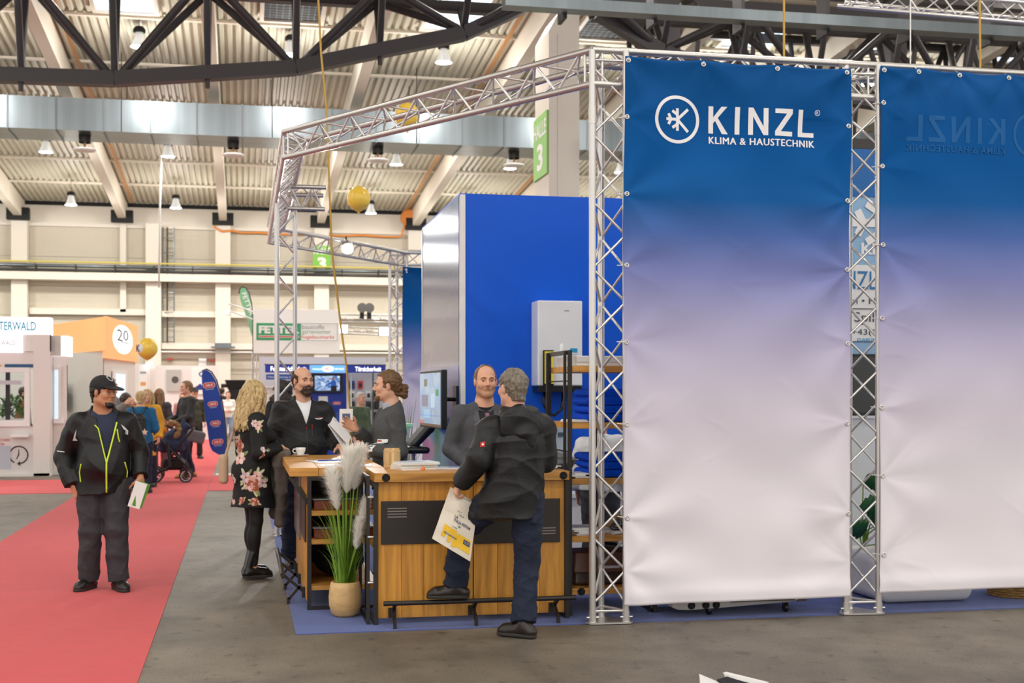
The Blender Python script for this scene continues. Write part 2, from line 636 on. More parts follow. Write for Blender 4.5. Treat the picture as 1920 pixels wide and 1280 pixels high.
M_sky = mat('skylight_glass', '#dfeefc', 0.3, emit=1.7)
M_net = mat('skylight_bars', '#9fb2bf', 0.6)
M_void = mat('smoke_vent_inside', '#33312c', 0.8)
for i, c in enumerate([-6.67 + 3.93 * k for k in range(8)]):
    sky = i % 2 == 1
    v0, v1 = 30.2, 32.6
    z0, z1 = roof_z(v0) - 0.06, roof_z(v1) - 0.06
    nm = 'skylight' if sky else 'smoke_vent'
    fr = MB()
    for (xa, xb, va, vb) in ((c - 0.78, c - 0.68, v0, v1), (c + 0.68, c + 0.78, v0, v1), (c - 0.78, c + 0.78, v0 - 0.1, v0), (c - 0.78, c + 0.78, v1, v1 + 0.1)):
        za, zb = roof_z(va) - 0.12, roof_z(vb) - 0.12
        fr.hexa([(xa, va, za), (xb, va, za), (xb, vb, zb), (xa, vb, zb), (xa, va, za + 0.14), (xb, va, za + 0.14), (xb, vb, zb + 0.14), (xa, vb, zb + 0.14)])
    f = fr.build(nm, M_beamw, ceiling)
    MB().hexa([(c - 0.69, v0, z0), (c + 0.69, v0, z0), (c + 0.69, v1, z1), (c - 0.69, v1, z1),
               (c - 0.69, v0, z0 + 0.03), (c + 0.69, v0, z0 + 0.03), (c + 0.69, v1, z1 + 0.03), (c - 0.69, v1, z1 + 0.03)]).build('pane' if sky else 'vent_flap', M_sky if sky else M_void, f)
    nb = MB()
    for q in range(1, 9):
        nb.tube((c - 0.69 + q * 0.153, v0, z0 - 0.015), (c - 0.69 + q * 0.153, v1, z1 - 0.015), 0.006, 4)
    for q in range(1, 14):
        vv = v0 + q * 0.171
        nb.tube((c - 0.69, vv, roof_z(vv) - 0.075), (c + 0.69, vv, roof_z(vv) - 0.075), 0.006, 4)
    tag(nb.build('safety_net', M_net, f), kind='stuff')

# galvanised air duct
duct = thing('air_duct', 'long rectangular galvanised air duct hung under the hall roof', 'air duct', (0, 36.8, 8.55))
mb = MB()
mb.box(0, 1.19, -0.81, 0.81, 0, 0.85)
dm = bpy.data.meshes.new('duct_section')
dm.from_pydata(mb.v, [], mb.f)
dm.materials.append(M_galv)
fm = bpy.data.meshes.new('flange')
mb = MB().box(0, 0.035, -0.84, 0.84, -0.03, 0.88)
fm.from_pydata(mb.v, [], mb.f)
fm.materials.append(mat('flange_steel', '#6f7678', 0.45, 0.8))
for i in range(30):
    x_ = -13.2 + i * 1.2
    link_mesh('duct_section', dm, duct, Matrix.Translation((x_ + 0.01, 0, 0)))
    link_mesh('flange', fm, duct, Matrix.Translation((x_ + 1.18, 0, 0)))
for i in range(9):
    for dv in (-0.85, 0.85):
        rod('hanger_rod', M_steel, duct, (-11 + i * 3.93, 36.8 + dv, 8.55), (-11 + i * 3.93, 36.8 + dv, roof_z(36.8 + dv)), 0.012, 6)
dl = ['left of the ladder lamp', 'second from the left', 'third from the left', 'beside the hall column']
for i, u_ in enumerate((-4.15, -0.25, 3.72, 7.62)):
    d = thing('air_outlet', 'white round air outlet under the duct, ' + ('leftmost of the four', 'second of the four from the left', 'third of the four from the left', 'rightmost of the four, by the hall column')[i],
              'air outlet', (u_, 36.7, 8.15), 0, 'round air outlets under the duct')
    MB().lathe([(0.0, 0), (0.26, 0.0), (0.3, 0.03), (0.3, 0.06), (0.1, 0.1)], (u_, 36.7, 8.13), 24).build('disc', M_white, d, smooth='auto')
    MB().lathe([(0.16, 0.22), (0.16, 0.42)], (u_, 36.7, 8.13), 20).build('collar', M_steel, d, smooth='auto')
    rod('stem', mat('copper_pipe', '#c08a55'), d, (u_, 36.7, 8.16), (u_, 36.7, 8.5), 0.03, 8)

# high bay lamps
M_prism = mat('prismatic_reflector', '#dfe4ea', 0.25, 0.3, emit=0.12)
lamp0 = thing('high_bay_lamp', 'x', 'lamp')
MB().lathe([(0, 0.36), (0.15, 0.36), (0.15, 0.44), (0.1, 0.5), (0, 0.5)], n=16).build('ballast', M_blackm, lamp0, smooth='auto')
MB().lathe([(0.1, 0.36), (0.13, 0.2), (0.21, 0.02), (0.215, 0)], n=20).build('reflector', M_prism, lamp0, smooth='auto')
MB().lathe([(0, 0.0), (0.2, 0.0), (0.205, 0.012), (0.0, 0.014)], n=20).build('lens', M_glow, lamp0)
MB().tube((0, 0, 0.48), (0, 0, 1.0), 0.008, 6).build('cable', M_black, lamp0)
vis = {(-2.45, 50.5): 'high bay lamp low by the back wall ladder', (-6.2, 50.5): 'high bay lamp by the back wall, left of the ladder', (4.85, 50.5): 'high bay lamp above the green hall sign, lowest right of the truss corner',
       (-6.1, 43.5): 'leftmost high bay lamp just below the duct', (-2.35, 43.5): 'high bay lamp below the duct with a white rope beside it', (5.02, 43.5): 'high bay lamp below the duct above the blue box',
       (8.9, 43.5): 'high bay lamp below the duct beside the hall column', (5.1, 33.5): 'high bay lamp above the duct between duct and dark truss', (-2.5, 33.5): 'high bay lamp behind the diagonals of the dark roof truss', (1.3, 50.5): 'high bay lamp hidden behind the left truss corner',
       (1.4, 43.5): 'high bay lamp below the duct behind the truss corner', (1.2, 33.5): 'high bay lamp behind the middle of the dark roof truss'}
for i, p in enumerate(LAMPS):
    lb = vis.get((p[0], p[1]), 'high bay lamp with black cap and bright lens hung elsewhere under the hall roof')
    if i == 0:
        lamp0.location = p
        lamp0['label'] = lb
        lamp0['group'] = 'high bay lamps under the roof'
    else:
        dup(lamp0, p, 0, lb, 'high bay lamps under the roof')

# dark fish-bellied roof truss
TV = 24.3


def girder(label, nodes, vtop, ztop, tv, col_r=0.09):
    """nodes: (u, z, main) of the bottom chord"""
    g = thing('roof_truss', label, 'truss', (nodes[0][0], tv, nodes[0][1]))
    for (a, b) in zip(nodes, nodes[1:]):
        beam('bottom_chord', M_truss, g, (a[0], tv, a[1]), (b[0], tv, b[1]), 0.26, 0.25)
    for s in (-1, 1):
        beam('top_chord', M_truss, g, (nodes[0][0], tv + s * vtop, ztop), (nodes[-1][0], tv + s * vtop, ztop), 0.2, 0.2)
    for i, n in enumerate(nodes):
        for s in (-1, 1):
            if n[1] < ztop - 0.3:
                rod('post', M_truss, g, (n[0], tv, n[1] + 0.1), (n[0], tv + s * vtop, ztop), 0.065, 8)
            if n[2] and n[1] < ztop - 0.3:
                for j in (i - 1, i + 1):
                    if 0 <= j < len(nodes):
                        rod('diagonal', M_truss, g, (n[0] + 0.12 * (j - i), tv, n[1] + 0.1), (nodes[j][0], tv + s * vtop, ztop), 0.075, 8)
    for i in range(0, len(nodes), 2):
        rod('tie', M_truss, g, (nodes[i][0], tv - vtop, ztop), (nodes[i][0], tv + vtop, ztop), 0.06, 8)
    for n in nodes:
        if not n[2] and n[1] < ztop - 0.5:
            rod('bolt_stub', M_truss, g, (n[0], tv - 0.05, n[1] - 0.28), (n[0], tv - 0.05, n[1] - 0.1), 0.045, 8)
    return g


NL = [(-13.3, 7.6, 1), (-11.7, 7.5, 0), (-10.1, 7.3, 1), (-7.0, 7.2, 1), (-5.4, 7.2, 1), (-3.82, 7.22, 0), (-2.24, 7.24, 1), (-0.62, 7.42, 0), (0.96, 7.6, 1), (2.5, 8.0, 0), (4.09, 8.4, 1), (5.25, 9.0, 0)]
NL = [n for n in NL if n[0] != -7.0]
girder('dark fish-bellied steel roof truss across the upper left of the hall', NL, 0.55, 9.05, TV)
NR = [(6.7, 8.95, 0), (8.0, 8.25, 1), (9.6, 7.85, 0), (11.2, 7.6, 1), (12.8, 7.45, 0), (14.4, 7.3, 1), (16, 7.3, 0), (17.6, 7.3, 1), (19.2, 7.4, 0)]
girder('dark steel roof truss right of the hall column, dipping behind the blue banners', NR, 0.55, 9.05, TV)
NF = [(9.5 + 1.45 * i, 8.0, i % 2) for i in range(15)]
girder('second dark steel truss farther back above the blue banners', NF, 0.6, 10.75, 31.0)
gp = thing('steel_gallery', 'dark steel gallery posts behind the upper right trusses', 'gallery', (14, 27.5, 7))
for u_ in (9.2, 14.6, 20.0):
    box('post', M_truss, gp, u_ - 0.2, u_ + 0.2, 27.3, 27.7, 6.5, 10.9)
box('girder', M_truss, gp, 7.5, 24, 27.35, 27.65, 10.55, 10.8)

# hall column and its sign
colm = tag(MB().box(5.73, 6.33, 24.3, 25.5, 0, 8.55).build('column', mat('column_paint', '#ddd3c6', 0.6)), kind='structure')
MB().hexa([(5.73, 24.3, 8.55), (6.33, 24.3, 8.55), (6.33, 25.5, 8.55), (5.73, 25.5, 8.55), (5.95, 24.3, 8.95), (6.33, 24.3, 8.95), (6.33, 25.5, 8.95), (5.95, 25.5, 8.95)]).build('column_head', mat('column_paint', '#ddd3c6'), colm)
box('conduit', mat('column_paint', '#ddd3c6'), colm, 5.9, 5.93, 24.28, 24.3, 0, 8.5)
box('steel_stub', M_truss, None, 0, 0.1, 0, 0.1, 0, 0.1) if False else None
M_lime = mat('lime_sign', '#7fbf45', 0.5)
sg = thing('hall_sign', 'tall green sign reading HALLE 3 on the side of the hall column', 'sign', (5.71, 24.9, 5.84))
box('board', M_lime, sg, 5.69, 5.725, 24.32, 25.48, 5.84, 7.05)
text('lettering', 'HALLE', M_white, sg, (5.69, 25.45, 6.62), -Y, Z, 1.08, 0.3, 0.02)
text('lettering', '3', M_white, sg, (5.69, 25.15, 5.98), -Y, Z, 0.5, 0.52, 0.03)
sg = thing('hall_sign', 'small green sign reading HALLE 3 on a far pillar of the back wall', 'sign', (3.2, 54.4, 6.6))
box('board', M_lime, sg, 2.84, 3.56, 54.36, 54.44, 6.62, 7.7)
text('lettering', 'HALLE', M_white, sg, (2.87, 54.36, 7.36), X, Z, 0.66, 0.28, 0.03)
text('lettering', '3', M_white, sg, (3.02, 54.36, 6.72), X, Z, 0.36, 0.52, 0.05)

# gallery tray with floodlights
tr = thing('cable_tray', 'galvanised cable tray running across the upper right under the roof', 'cable tray', (8, 20, 7.7))
box('tray', M_galv, tr, 4.0, 17, 19.9, 20.2, 7.66, 7.83)
for i in range(8):
    box('bracket', M_truss, tr, 5 + i * 1.5, 5.06 + i * 1.5, 20.2, 20.6, 7.6, 8.4)
for i, (u_, v_, z_) in enumerate(((7.55, 21.5, 8.28), (10.85, 21.5, 8.16), (13.75, 21.0, 7.85))):
    f = thing('floodlight', ('left floodlight, by the dark truss', 'middle floodlight, under the hung white truss', 'right floodlight, at the frame edge')[i] + ', oval bright lamp above the cable tray', 'floodlight', (u_, v_, z_), 0, 'floodlights above the cable tray')
    M = Matrix.Translation((u_, v_, z_)) @ Matrix.Rotation(R(-28), 4, 'Y') @ Matrix.Rotation(R(38), 4, 'X')
    MB().lathe([(0.0, 0.0), (0.16, 0.0), (0.165, 0.02)], n=24, M=M).build('lens', M_glow, f)
    MB().lathe([(0.168, -0.005), (0.175, 0.05), (0.12, 0.14), (0, 0.17)], n=24, M=M).build('housing', M_dark, f, smooth='auto')

# ropes
for lb, pts in (('yellow rope hanging from the roof left of the truss stand', [(0.72, 14, 7.5), (0.788, 14, 5.8), (0.816, 14, 5.24), (0.872, 14, 4.67), (0.929, 14, 3.15), (1.03, 14, 2.3), (1.087, 14, 1.9), (1.12, 14, 1.45), (1.13, 14, 0.02)]),
                ('yellow rope hanging above the first blue banner', [(5.195, 12, 7.7), (5.195, 12, 4.2), (5.195, 12, 0.0)]),
                ('doubled yellow rope hanging above the second blue banner', [(7.285, 12, 7.7), (7.315, 12, 4.98), (7.33, 12, 0.0)])):
    t = tag(MB().path(pts, 0.011, 6).build('rope', M_yellow, smooth=True), lb, 'rope')
tag(MB().path([(-2.55, 43.2, 9.2), (-2.6, 43.2, 7), (-2.62, 43.2, 5.0)], 0.03, 6).build('rope', M_white, smooth=True), 'white rope hanging below a high bay lamp left of the ladder', 'rope')
tag(MB().path([(6.544, 12, 7.7), (6.544, 12, 4.2), (6.544, 12, 0.0)], 0.007, 6).build('rope', M_white, smooth=True), 'thin white line hanging above the second banner', 'rope')

# balloons
M_ball = mat('yellow_balloon', '#ffd552', 0.25, spec=0.6)


def balloon(label, c, r):
    b = thing('balloon', label, 'balloon', (c[0], c[1], c[2] - r * 1.15))
    prof = [(0.0, 1.06)] + [(math.cos(t), math.sin(t) * 1.06) for t in np.linspace(1.4, -0.6, 16)] + [(0.6, -0.82), (0.33, -1.03), (0.1, -1.14), (0.05, -1.18)]
    MB().lathe([(a * r, z * r) for a, z in prof], c, 32).build('skin', M_ball, b, smooth=True)
    MB().lathe([(0.05 * r, -1.16 * r), (0.12 * r, -1.26 * r), (0.02 * r, -1.22 * r)], c, 12).build('knot', M_ball, b)
    return b


balloon('yellow balloon floating free under the roof right of the truss corner', (1.74, 20.06, 4.61), 0.18)
balloon('yellow balloon caught behind the sloping upper truss', (2.1, 16.92, 5.23), 0.165)
kb = balloon('yellow balloon with a white patch and black letter beside the orange lightbox', (-1.5, 21.75, 2.35), 0.162)
sp = MB()
Mk = Matrix.Translation((-1.5, 21.75, 2.35)) @ Matrix.Rotation(R(-90 - 52), 4, 'Z') @ Matrix.Rotation(R(90), 4, 'Y')
sp.lathe([(0.1635 * math.sin(t), 0.1635 * math.cos(t)) for t in np.linspace(0.0, 0.55, 6)], n=24, M=Mk)
sp.build('patch', M_white, kb, smooth=True)
d_ = Vector((-math.sin(R(52)), -math.cos(R(52)), 0)).normalized()
a_ = Vector((-d_.y, d_.x, 0))
text('lettering', 'K', M_black, kb, Vector((-1.5, 21.75, 2.35)) + d_ * 0.168 - a_ * 0.055 - Z * 0.06, a_, Z, 0.09, 0.12, 0.02)

# ------------------------------------------------------------------ truss stand
def truss(name, label, chords, faces, seglen, r=0.025, rb=0.0095, first=0.12, bars=True, base=False, end_bars=True, joints=()):
    """chords: three (start, end) pairs; faces: pairs of chord indices that carry a zigzag of braces"""
    c0 = Vector(chords[0][0])
    t = thing(name, label, 'truss', (c0.x, c0.y, min(c0.z, chords[0][1][2])))
    for (p, q) in chords:
        rod('main_tube', M_alu, t, p, q, r, 14)
    for fi, (a, b) in enumerate(faces):
        A0, A1 = map(Vector, chords[a])
        B0, B1 = map(Vector, chords[b])
        L = ((A1 - A0).length + (B1 - B0).length) / 2
        n = max(1, int(round((L - 2 * first) / seglen)))
        side = (0, 0, 1)[fi % 3]
        pts = []
        for i in range(n + 1):
            f = (first + (L - 2 * first) * i / n) / L
            pts.append((A0.lerp(A1, f)) if (i + side) % 2 == 0 else (B0.lerp(B1, f)))
        for p, q in zip(pts, pts[1:]):
            rod('brace', M_alu2, t, p, q, rb, 8)
        if end_bars:
            for f in (first * 0.6 / L, 1 - first * 0.6 / L):
                rod('cross_bar', M_alu2, t, A0.lerp(A1, f), B0.lerp(B1, f), rb, 8)
    for (p, q) in chords:                        # coupler sleeves
        P, Q = Vector(p), Vector(q)
        for f in joints:
            c = P.lerp(Q, f)
            d = (Q - P).normalized()
            rod('sleeve', M_alu, t, c - d * 0.06, c + d * 0.06, r + 0.003, 14)
    if base:
        zs = [Vector(c[0]) for c in chords]
        cen = sum(zs, Vector()) / 3
        poly = []
        for p in zs:
            d = (p - cen).normalized()
            s = Vector((-d.y, d.x, 0))
            poly += [(p + d * 0.02 - s * 0.045), (p + d * 0.045 - s * 0.02), (p + d * 0.045 + s * 0.02), (p + d * 0.02 + s * 0.045)]
        MB().prism([(p.x, p.y) for p in poly], (0, 0, 0.005), X, Y, 0.012).build('base_plate', M_alu, t)
        for p in zs:
            rod('foot_sleeve', M_alu, t, (p.x, p.y, 0.017), (p.x, p.y, 0.09), r + 0.004, 14)
            rod('pin', M_alu2, t, (p.x - 0.045, p.y - 0.01, 0.05), (p.x + 0.045, p.y - 0.01, 0.05), 0.006, 6)
    return t


TZ = 4.055
ZB = 3.815


def column(label, a, b, c, ztop=TZ, joints=(0.885,)):
    ch = [((p[0], p[1], 0.02), (p[0], p[1], ztop)) for p in (a, b, c)]
    return truss('truss_column', label, ch, [(0, 1), (1, 2), (2, 0)], 0.24, base=True, joints=joints)


column('aluminium truss column at the left edge of the first banner, right of the wooden rack', (2.42, 8.925), (2.66, 8.905), (2.54, 9.13))
column('aluminium truss column between the two blue banners', (4.35, 8.925), (4.60, 8.905), (4.475, 9.13))
column('aluminium truss column behind the woman in the floral dress', (0.385, 15.1), (0.385, 15.34), (0.59, 15.22))
column('far aluminium truss column behind the man with the ponytail', (2.45, 22.17), (2.73, 22.15), (2.6, 22.4))


def chord(label, p, q, inward, joints=(0.2, 0.8), back_shift=0.0):
    """horizontal beam: outer top, outer bottom and inner mid tube"""
    p, q = Vector(p), Vector(q)
    iw = Vector(inward).normalized() * 0.208
    ch = [((p.x, p.y, TZ), (q.x, q.y, TZ)), ((p.x, p.y, ZB), (q.x, q.y, ZB)),
          (tuple(p + iw + Z * 4.0), tuple(q + iw + Z * 4.0))]
    return truss('truss_beam', label, ch, [(0, 1), (1, 2), (2, 0)], 0.23, joints=joints)


chord('upper truss beam running diagonally from the first banner up to the left corner', (2.42, 8.925, 0), (0.374, 12.308, 0), (0.85, 0.5, 0))
chord('upper truss beam along the left side above the truss column', (0.374, 12.308, 0), (0.37, 19.3, 0), (1, 0.1, 0), joints=(0.1, 0.42, 0.6))
chord('rear diagonal truss beam carrying the lit spotlight', (0.37, 19.3, 0), (2.6, 22.17, 0), (0.75, -0.6, 0))
chord('rear truss beam along the far blue banner', (2.6, 22.17, 0), (6.5, 22.17, 0), (0, -1, 0))
chord('front truss beam above the first banner', (2.42, 8.925, 0), (4.60, 8.925, 0), (0, 1, 0), joints=(0.12, 0.88))
chord('front truss beam above the second banner', (4.60, 8.925, 0), (9.0, 8.925, 0), (0, 1, 0), joints=(0.1, 0.5))
# short stub of truss sticking out inside the left corner
truss('truss_stub', 'short truss stub sticking out to the right inside the left corner',
      [((0.5, 15.0, 3.97), (0.93, 15.0, 3.97)), ((0.5, 15.15, 3.90), (0.91, 15.15, 3.90)), ((0.5, 15.05, 3.73), (0.92, 15.05, 3.73))],
      [(0, 2), (1, 2), (0, 1)], 0.12, first=0.03, end_bars=False)
# white lighting truss hung upper right
truss('hung_truss', 'white lighting truss hung under the roof at the upper right', [((6.717, 14.0, 6.09), (10.2, 12.0, 5.36)), ((6.78, 14.0, 6.31), (10.2, 12.0, 5.58)), ((6.9, 14.2, 6.2), (10.3, 12.2, 5.47))],
      [(0, 1), (1, 2), (2, 0)], 0.2, end_bars=True)

# ------------------------------------------------------------------ blue gradient banners
def banner_mat(name, glow=False):
    m = bpy.data.materials.new(name)
    m.use_nodes = True
    nt = m.node_tree
    b = nt.nodes['Principled BSDF']
    b.inputs['Roughness'].default_value = 0.62
    b.inputs['Specular IOR Level'].default_value = 0.12
    tc = nt.nodes.new('ShaderNodeTexCoord')
    sx = nt.nodes.new('ShaderNodeSeparateXYZ')
    cr = nt.nodes.new('ShaderNodeValToRGB')
    e = cr.color_ramp.elements
    e[0].position = 0.0
    e[0].color = lin('#efe9ee')
    e[1].position = 1.0
    e[1].color = lin('#004a88')
    for p, c in ((0.22, '#e2dbe3'), (0.38, '#d0c8d8'), (0.50, '#b3afd0'), (0.60, '#8187bd'), (0.68, '#4c69ab'), (0.745, '#125a9e'), (0.82, '#00559c')):
        el = e.new(p)
        el.color = lin(c)
    nt.links.new(tc.outputs['Generated'], sx.inputs[0])
    nt.links.new(sx.outputs['Z'], cr.inputs['Fac'])
    nt.links.new(cr.outputs['Color'], b.inputs['Base Color'])
    n = nt.nodes.new('ShaderNodeTexNoise')
    n.inputs['Scale'].default_value = 500
    bp = nt.nodes.new('ShaderNodeBump')
    bp.inputs['Strength'].default_value = 0.08
    nt.links.new(tc.outputs['Object'], n.inputs['Vector'])
    nt.links.new(n.outputs['Fac'], bp.inputs['Height'])
    nt.links.new(bp.outputs[0], b.inputs['Normal'])
    return m


M_ban = banner_mat('gradient_print')
M_print = mat('white_print', '#efecef', 0.6)


def cloth_fn(seed, w, h, anchors, fold=1.0):
    """smooth wrinkle field (metres out of the plane) with folds that run out from the eyelets"""
    rg = np.random.default_rng(seed)
    waves = []
    for i in range(16):
        k = rg.uniform(1.5, 9)
        a = rg.uniform(0, PI)
        waves.append((k * math.cos(a), k * math.sin(a) * 0.6, rg.uniform(0, 6.3), 0.010 / k * fold))
    rays = []
    for (ax, az) in anchors:
        for j in range(2):
            rays.append((ax, az, rg.uniform(0, 2 * PI), int(rg.integers(4, 8)), rg.uniform(0.2, 0.5), rg.uniform(0.003, 0.008) * fold))

    creases = []
    for i in range(46):
        a = rg.uniform(-0.9, 0.9) + (PI if rg.random() < 0.5 else 0)
        creases.append((rg.uniform(0, w), rg.uniform(0, h) ** 1.0, math.cos(a), math.sin(a), rg.uniform(0.08, 0.32), rg.uniform(0.008, 0.02), rg.uniform(0.0008, 0.0026) * fold))
    for (ax, az) in anchors:                               # short drawn creases at the eyelets
        for j in range(3):
            cx0, cz0 = w / 2 - ax, h / 2 - az
            a = math.atan2(cz0 * rg.uniform(0.1, 0.6), cx0) + rg.uniform(-0.6, 0.6)
            L_ = rg.uniform(0.1, 0.24)
            creases.append((ax + math.cos(a) * L_, az + math.sin(a) * L_, math.cos(a), math.sin(a), L_, rg.uniform(0.008, 0.016), rg.uniform(0.002, 0.004) * fold))

    def f(x, z):
        x = np.asarray(x, float)
        z = np.asarray(z, float)
        o = np.zeros(np.broadcast(x, z).shape)
        for kx, kz, ph, am in waves:
            o = o + am * np.sin(kx * x * 2 + kz * z * 2 + ph + 0.6 * np.sin(kx * z + ph))
        for cx_, cz_, ca, sa, L_, wd, am in creases:
            dx, dz = x - cx_, z - cz_
            o = o - am * np.exp(-((dx * ca + dz * sa) / L_) ** 2 * 2) * np.exp(-((-dx * sa + dz * ca) / wd) ** 2)
        for ax, az, ph, n, s, am in rays:
            dx, dz = x - ax, z - az
            r = np.sqrt(dx * dx + dz * dz)
            t = np.arctan2(dz, dx)
            o = o + am * np.sin(n * t + ph) * (r / s) * np.exp(1 - r / s) * 0.9
        return o
    return f


def banner(label, x0, x1, z0, z1, v, seed, eyelets_x, eyelets_z, sag=(0, 0), nx=110, nz=240, hem=True, fold=1.0):
    w, h = x1 - x0, z1 - z0
    anch = [(0, h), (w, h), (0, 0.25), (w, 0.25)] + [(e * w, h) for e in eyelets_x] + [(0, e * h) for e in eyelets_z] + [(w, e * h) for e in eyelets_z]
    f = cloth_fn(seed, w, h, anch, fold)
    gx, gz = np.meshgrid(np.linspace(0, w, nx + 1), np.linspace(0, h, nz + 1))
    yy = f(gx, gz)
    if hem:
        yy = yy - 0.012 * np.exp(-((gz - 0.07) / 0.06) ** 2)
    xx = gx + 0.006 * np.sin(gz * 3.1 + seed) * np.where((gx == 0) | (gx == w), 1, 0.4)
    zz = gz + np.where(gz > h * 0.9, -0.012 * np.abs(np.sin(gx / w * PI * (len(eyelets_x) + 1))), 0)
    zz = zz + (sag[0] * (1 - gx / w) + sag[1] * gx / w) * (1 - gz / h)
    vs = np.stack([x0 + xx, v + yy, z0 + zz], -1).reshape(-1, 3)
    k = nx + 1
    fs = [(j * k + i, j * k + i + 1, (j + 1) * k + i + 1, (j + 1) * k + i) for j in range(nz) for i in range(nx)]
    t = thing('banner', label, 'banner', (x0 + w / 2, v, z0))
    mb = MB()
    mb.v = [tuple(p) for p in vs]
    mb.f = fs
    c = mb.build('cloth', M_ban, t, smooth=True, solid=0.002)
    pts = [(e * w, h - 0.03) for e in [0.015] + list(eyelets_x) + [0.985]] + [(0.02, e * h) for e in eyelets_z] + [(w - 0.02, e * h) for e in eyelets_z]
    for (ex, ez) in pts:
        y_ = v + float(f(ex, ez)) - 0.004
        M = Matrix.Translation((x0 + ex, y_, z0 + ez)) @ Matrix.Rotation(R(90), 4, 'X')
        MB().lathe([(0.008, 0.0), (0.011, 0.004), (0.017, 0.004), (0.019, 0.0)], n=14, M=M).build('eyelet', M_alu, t, smooth=True)
        top = ez > h * 0.97
        q = (x0 + ex, y_ + 0.07, z0 + ez + 0.055) if top else (x0 + ex + (-0.05 if ex < w / 2 else 0.05), y_ + 0.07, z0 + ez + 0.005)
        rod('cable_tie', M_white, t, (x0 + ex, y_ - 0.006, z0 + ez), q, 0.004, 6)
    return t, f


b1, f1 = banner('first tall banner, dark blue fading to pale lilac, with white snowflake logo', 2.63, 4.345, 0.135, 4.0, 8.845, 3, (0.34, 0.67), (0.16, 0.33, 0.48, 0.62, 0.75, 0.89), (-0.0, 0.012))
b2, f2 = banner('second tall blue to lilac banner at the right frame edge with mirrored lettering showing through', 4.585, 6.35, 0.175, 4.03, 8.845, 11, (0.17, 0.37, 0.6, 0.8), (0.07, 0.22, 0.35, 0.52, 0.66, 0.81, 0.93), (-0.01, 0.0))


def b1bend(x0, z0):
    return lambda x, y: (0, float(f1(x0 + x - 2.63, z0 + y - 0.135)), 0)


# logo on the first banner (front surface about 8.84)
LV = 8.8445
cx, cz, r0, r1 = 3.02, 3.572, 0.147, 0.171
pts, fs = ring(cx, cz, r0, r1, 64)
mb = MB()
mb.v = [(x, LV + float(f1(x - 2.63, z - 0.135)) - 0.003, z) for x, z in pts]
mb.f = fs
mb.build('logo_ring', M_print, b1)


def bar2d(p, q, w):
    (x0, y0), (x1, y1) = p, q
    L = math.hypot(x1 - x0, y1 - y0)
    nx_, ny_ = -(y1 - y0) / L * w / 2, (x1 - x0) / L * w / 2
    return [(x0 - nx_, y0 - ny_), (x1 - nx_, y1 - ny_), (x1 + nx_, y1 + ny_), (x0 + nx_, y0 + ny_)]


def on_banner(name, polys, ff, xb, zb, v, m, par, mirror=None):
    mb = MB()
    for pi_, poly in enumerate(polys):
        if mirror is not None:
            poly = [(mirror - x, z) for x, z in poly][::-1]
        n_ = 8                                             # a fine patch, so that the print follows the folds
        P4 = [Vector((q[0], q[1])) for q in poly]
        g_ = []
        for j in range(n_ + 1):
            for i in range(n_ + 1):
                q = P4[0].lerp(P4[1], i / n_).lerp(P4[3].lerp(P4[2], i / n_), j / n_)
                g_.append((q.x, v + float(ff(q.x - xb, q.y - zb)) - 0.0022 - 0.00008 * pi_, q.y))
        k_ = n_ + 1
        mb.add(g_, [(j * k_ + i, j * k_ + i + 1, (j + 1) * k_ + i + 1, (j + 1) * k_ + i) for j in range(n_) for i in range(n_)])
    return mb.build(name, m, par)


def snow(cx, cz, s, w):
    P = []
    xs = cx + 0.01 * s
    for p, q in (((xs, cz - 0.40 * s), (xs, cz + 0.40 * s)), ((xs, cz), (cx + 0.42 * s, cz + 0.38 * s)), ((xs, cz), (cx + 0.42 * s, cz - 0.42 * s)),
                 ((cx - 0.42 * s, cz), (xs, cz)), ((cx - 0.34 * s, cz + 0.19 * s), (cx - 0.24 * s, cz)), ((cx - 0.34 * s, cz - 0.19 * s), (cx - 0.24 * s, cz)),
                 ((cx - 0.19 * s, cz + 0.3 * s), (xs, cz + 0.17 * s)), ((cx - 0.19 * s, cz - 0.3 * s), (xs, cz - 0.17 * s))):
        P.append(bar2d(p, q, w))
    return P


on_banner('snowflake', snow(cx, cz, 0.2, 0.021), f1, 2.63, 0.135, LV, M_print, b1)


def kinzl(x, z, h):
    """five sans letters as straight-edged shapes; returns polygons and the width used"""
    w = h * 0.185
    P = []

    def rect(x0, x1, z0, z1):
        P.append([(x + x0 * h, z + z0 * h), (x + x1 * h, z + z0 * h), (x + x1 * h, z + z1 * h), (x + x0 * h, z + z1 * h)])

    def quad(*p):
        P.append([(x + a * h, z + b * h) for a, b in p])
    rect(0, 0.185, 0, 1)                                   # K
    quad((0.185, 0.38), (0.72, 1.0), (0.5, 1.0), (0.185, 0.6))
    quad((0.24, 0.52), (0.33, 0.64), (0.76, 0.0), (0.53, 0.0))
    rect(1.02, 1.205, 0, 1)                                # I
    rect(1.53, 1.715, 0, 1)                                # N
    rect(2.11, 2.295, 0, 1)
    quad((1.715, 1.0), (1.53, 1.0), (2.11, 0.0), (2.295, 0.0))
    rect(2.56, 3.26, 0.83, 1)                              # Z
    rect(2.56, 3.26, 0, 0.17)
    quad((2.56, 0.17), (2.79, 0.17), (3.26, 0.83), (3.03, 0.83))
    rect(3.5, 3.685, 0, 1)                                 # L
    rect(3.5, 4.15, 0, 0.17)
    return P


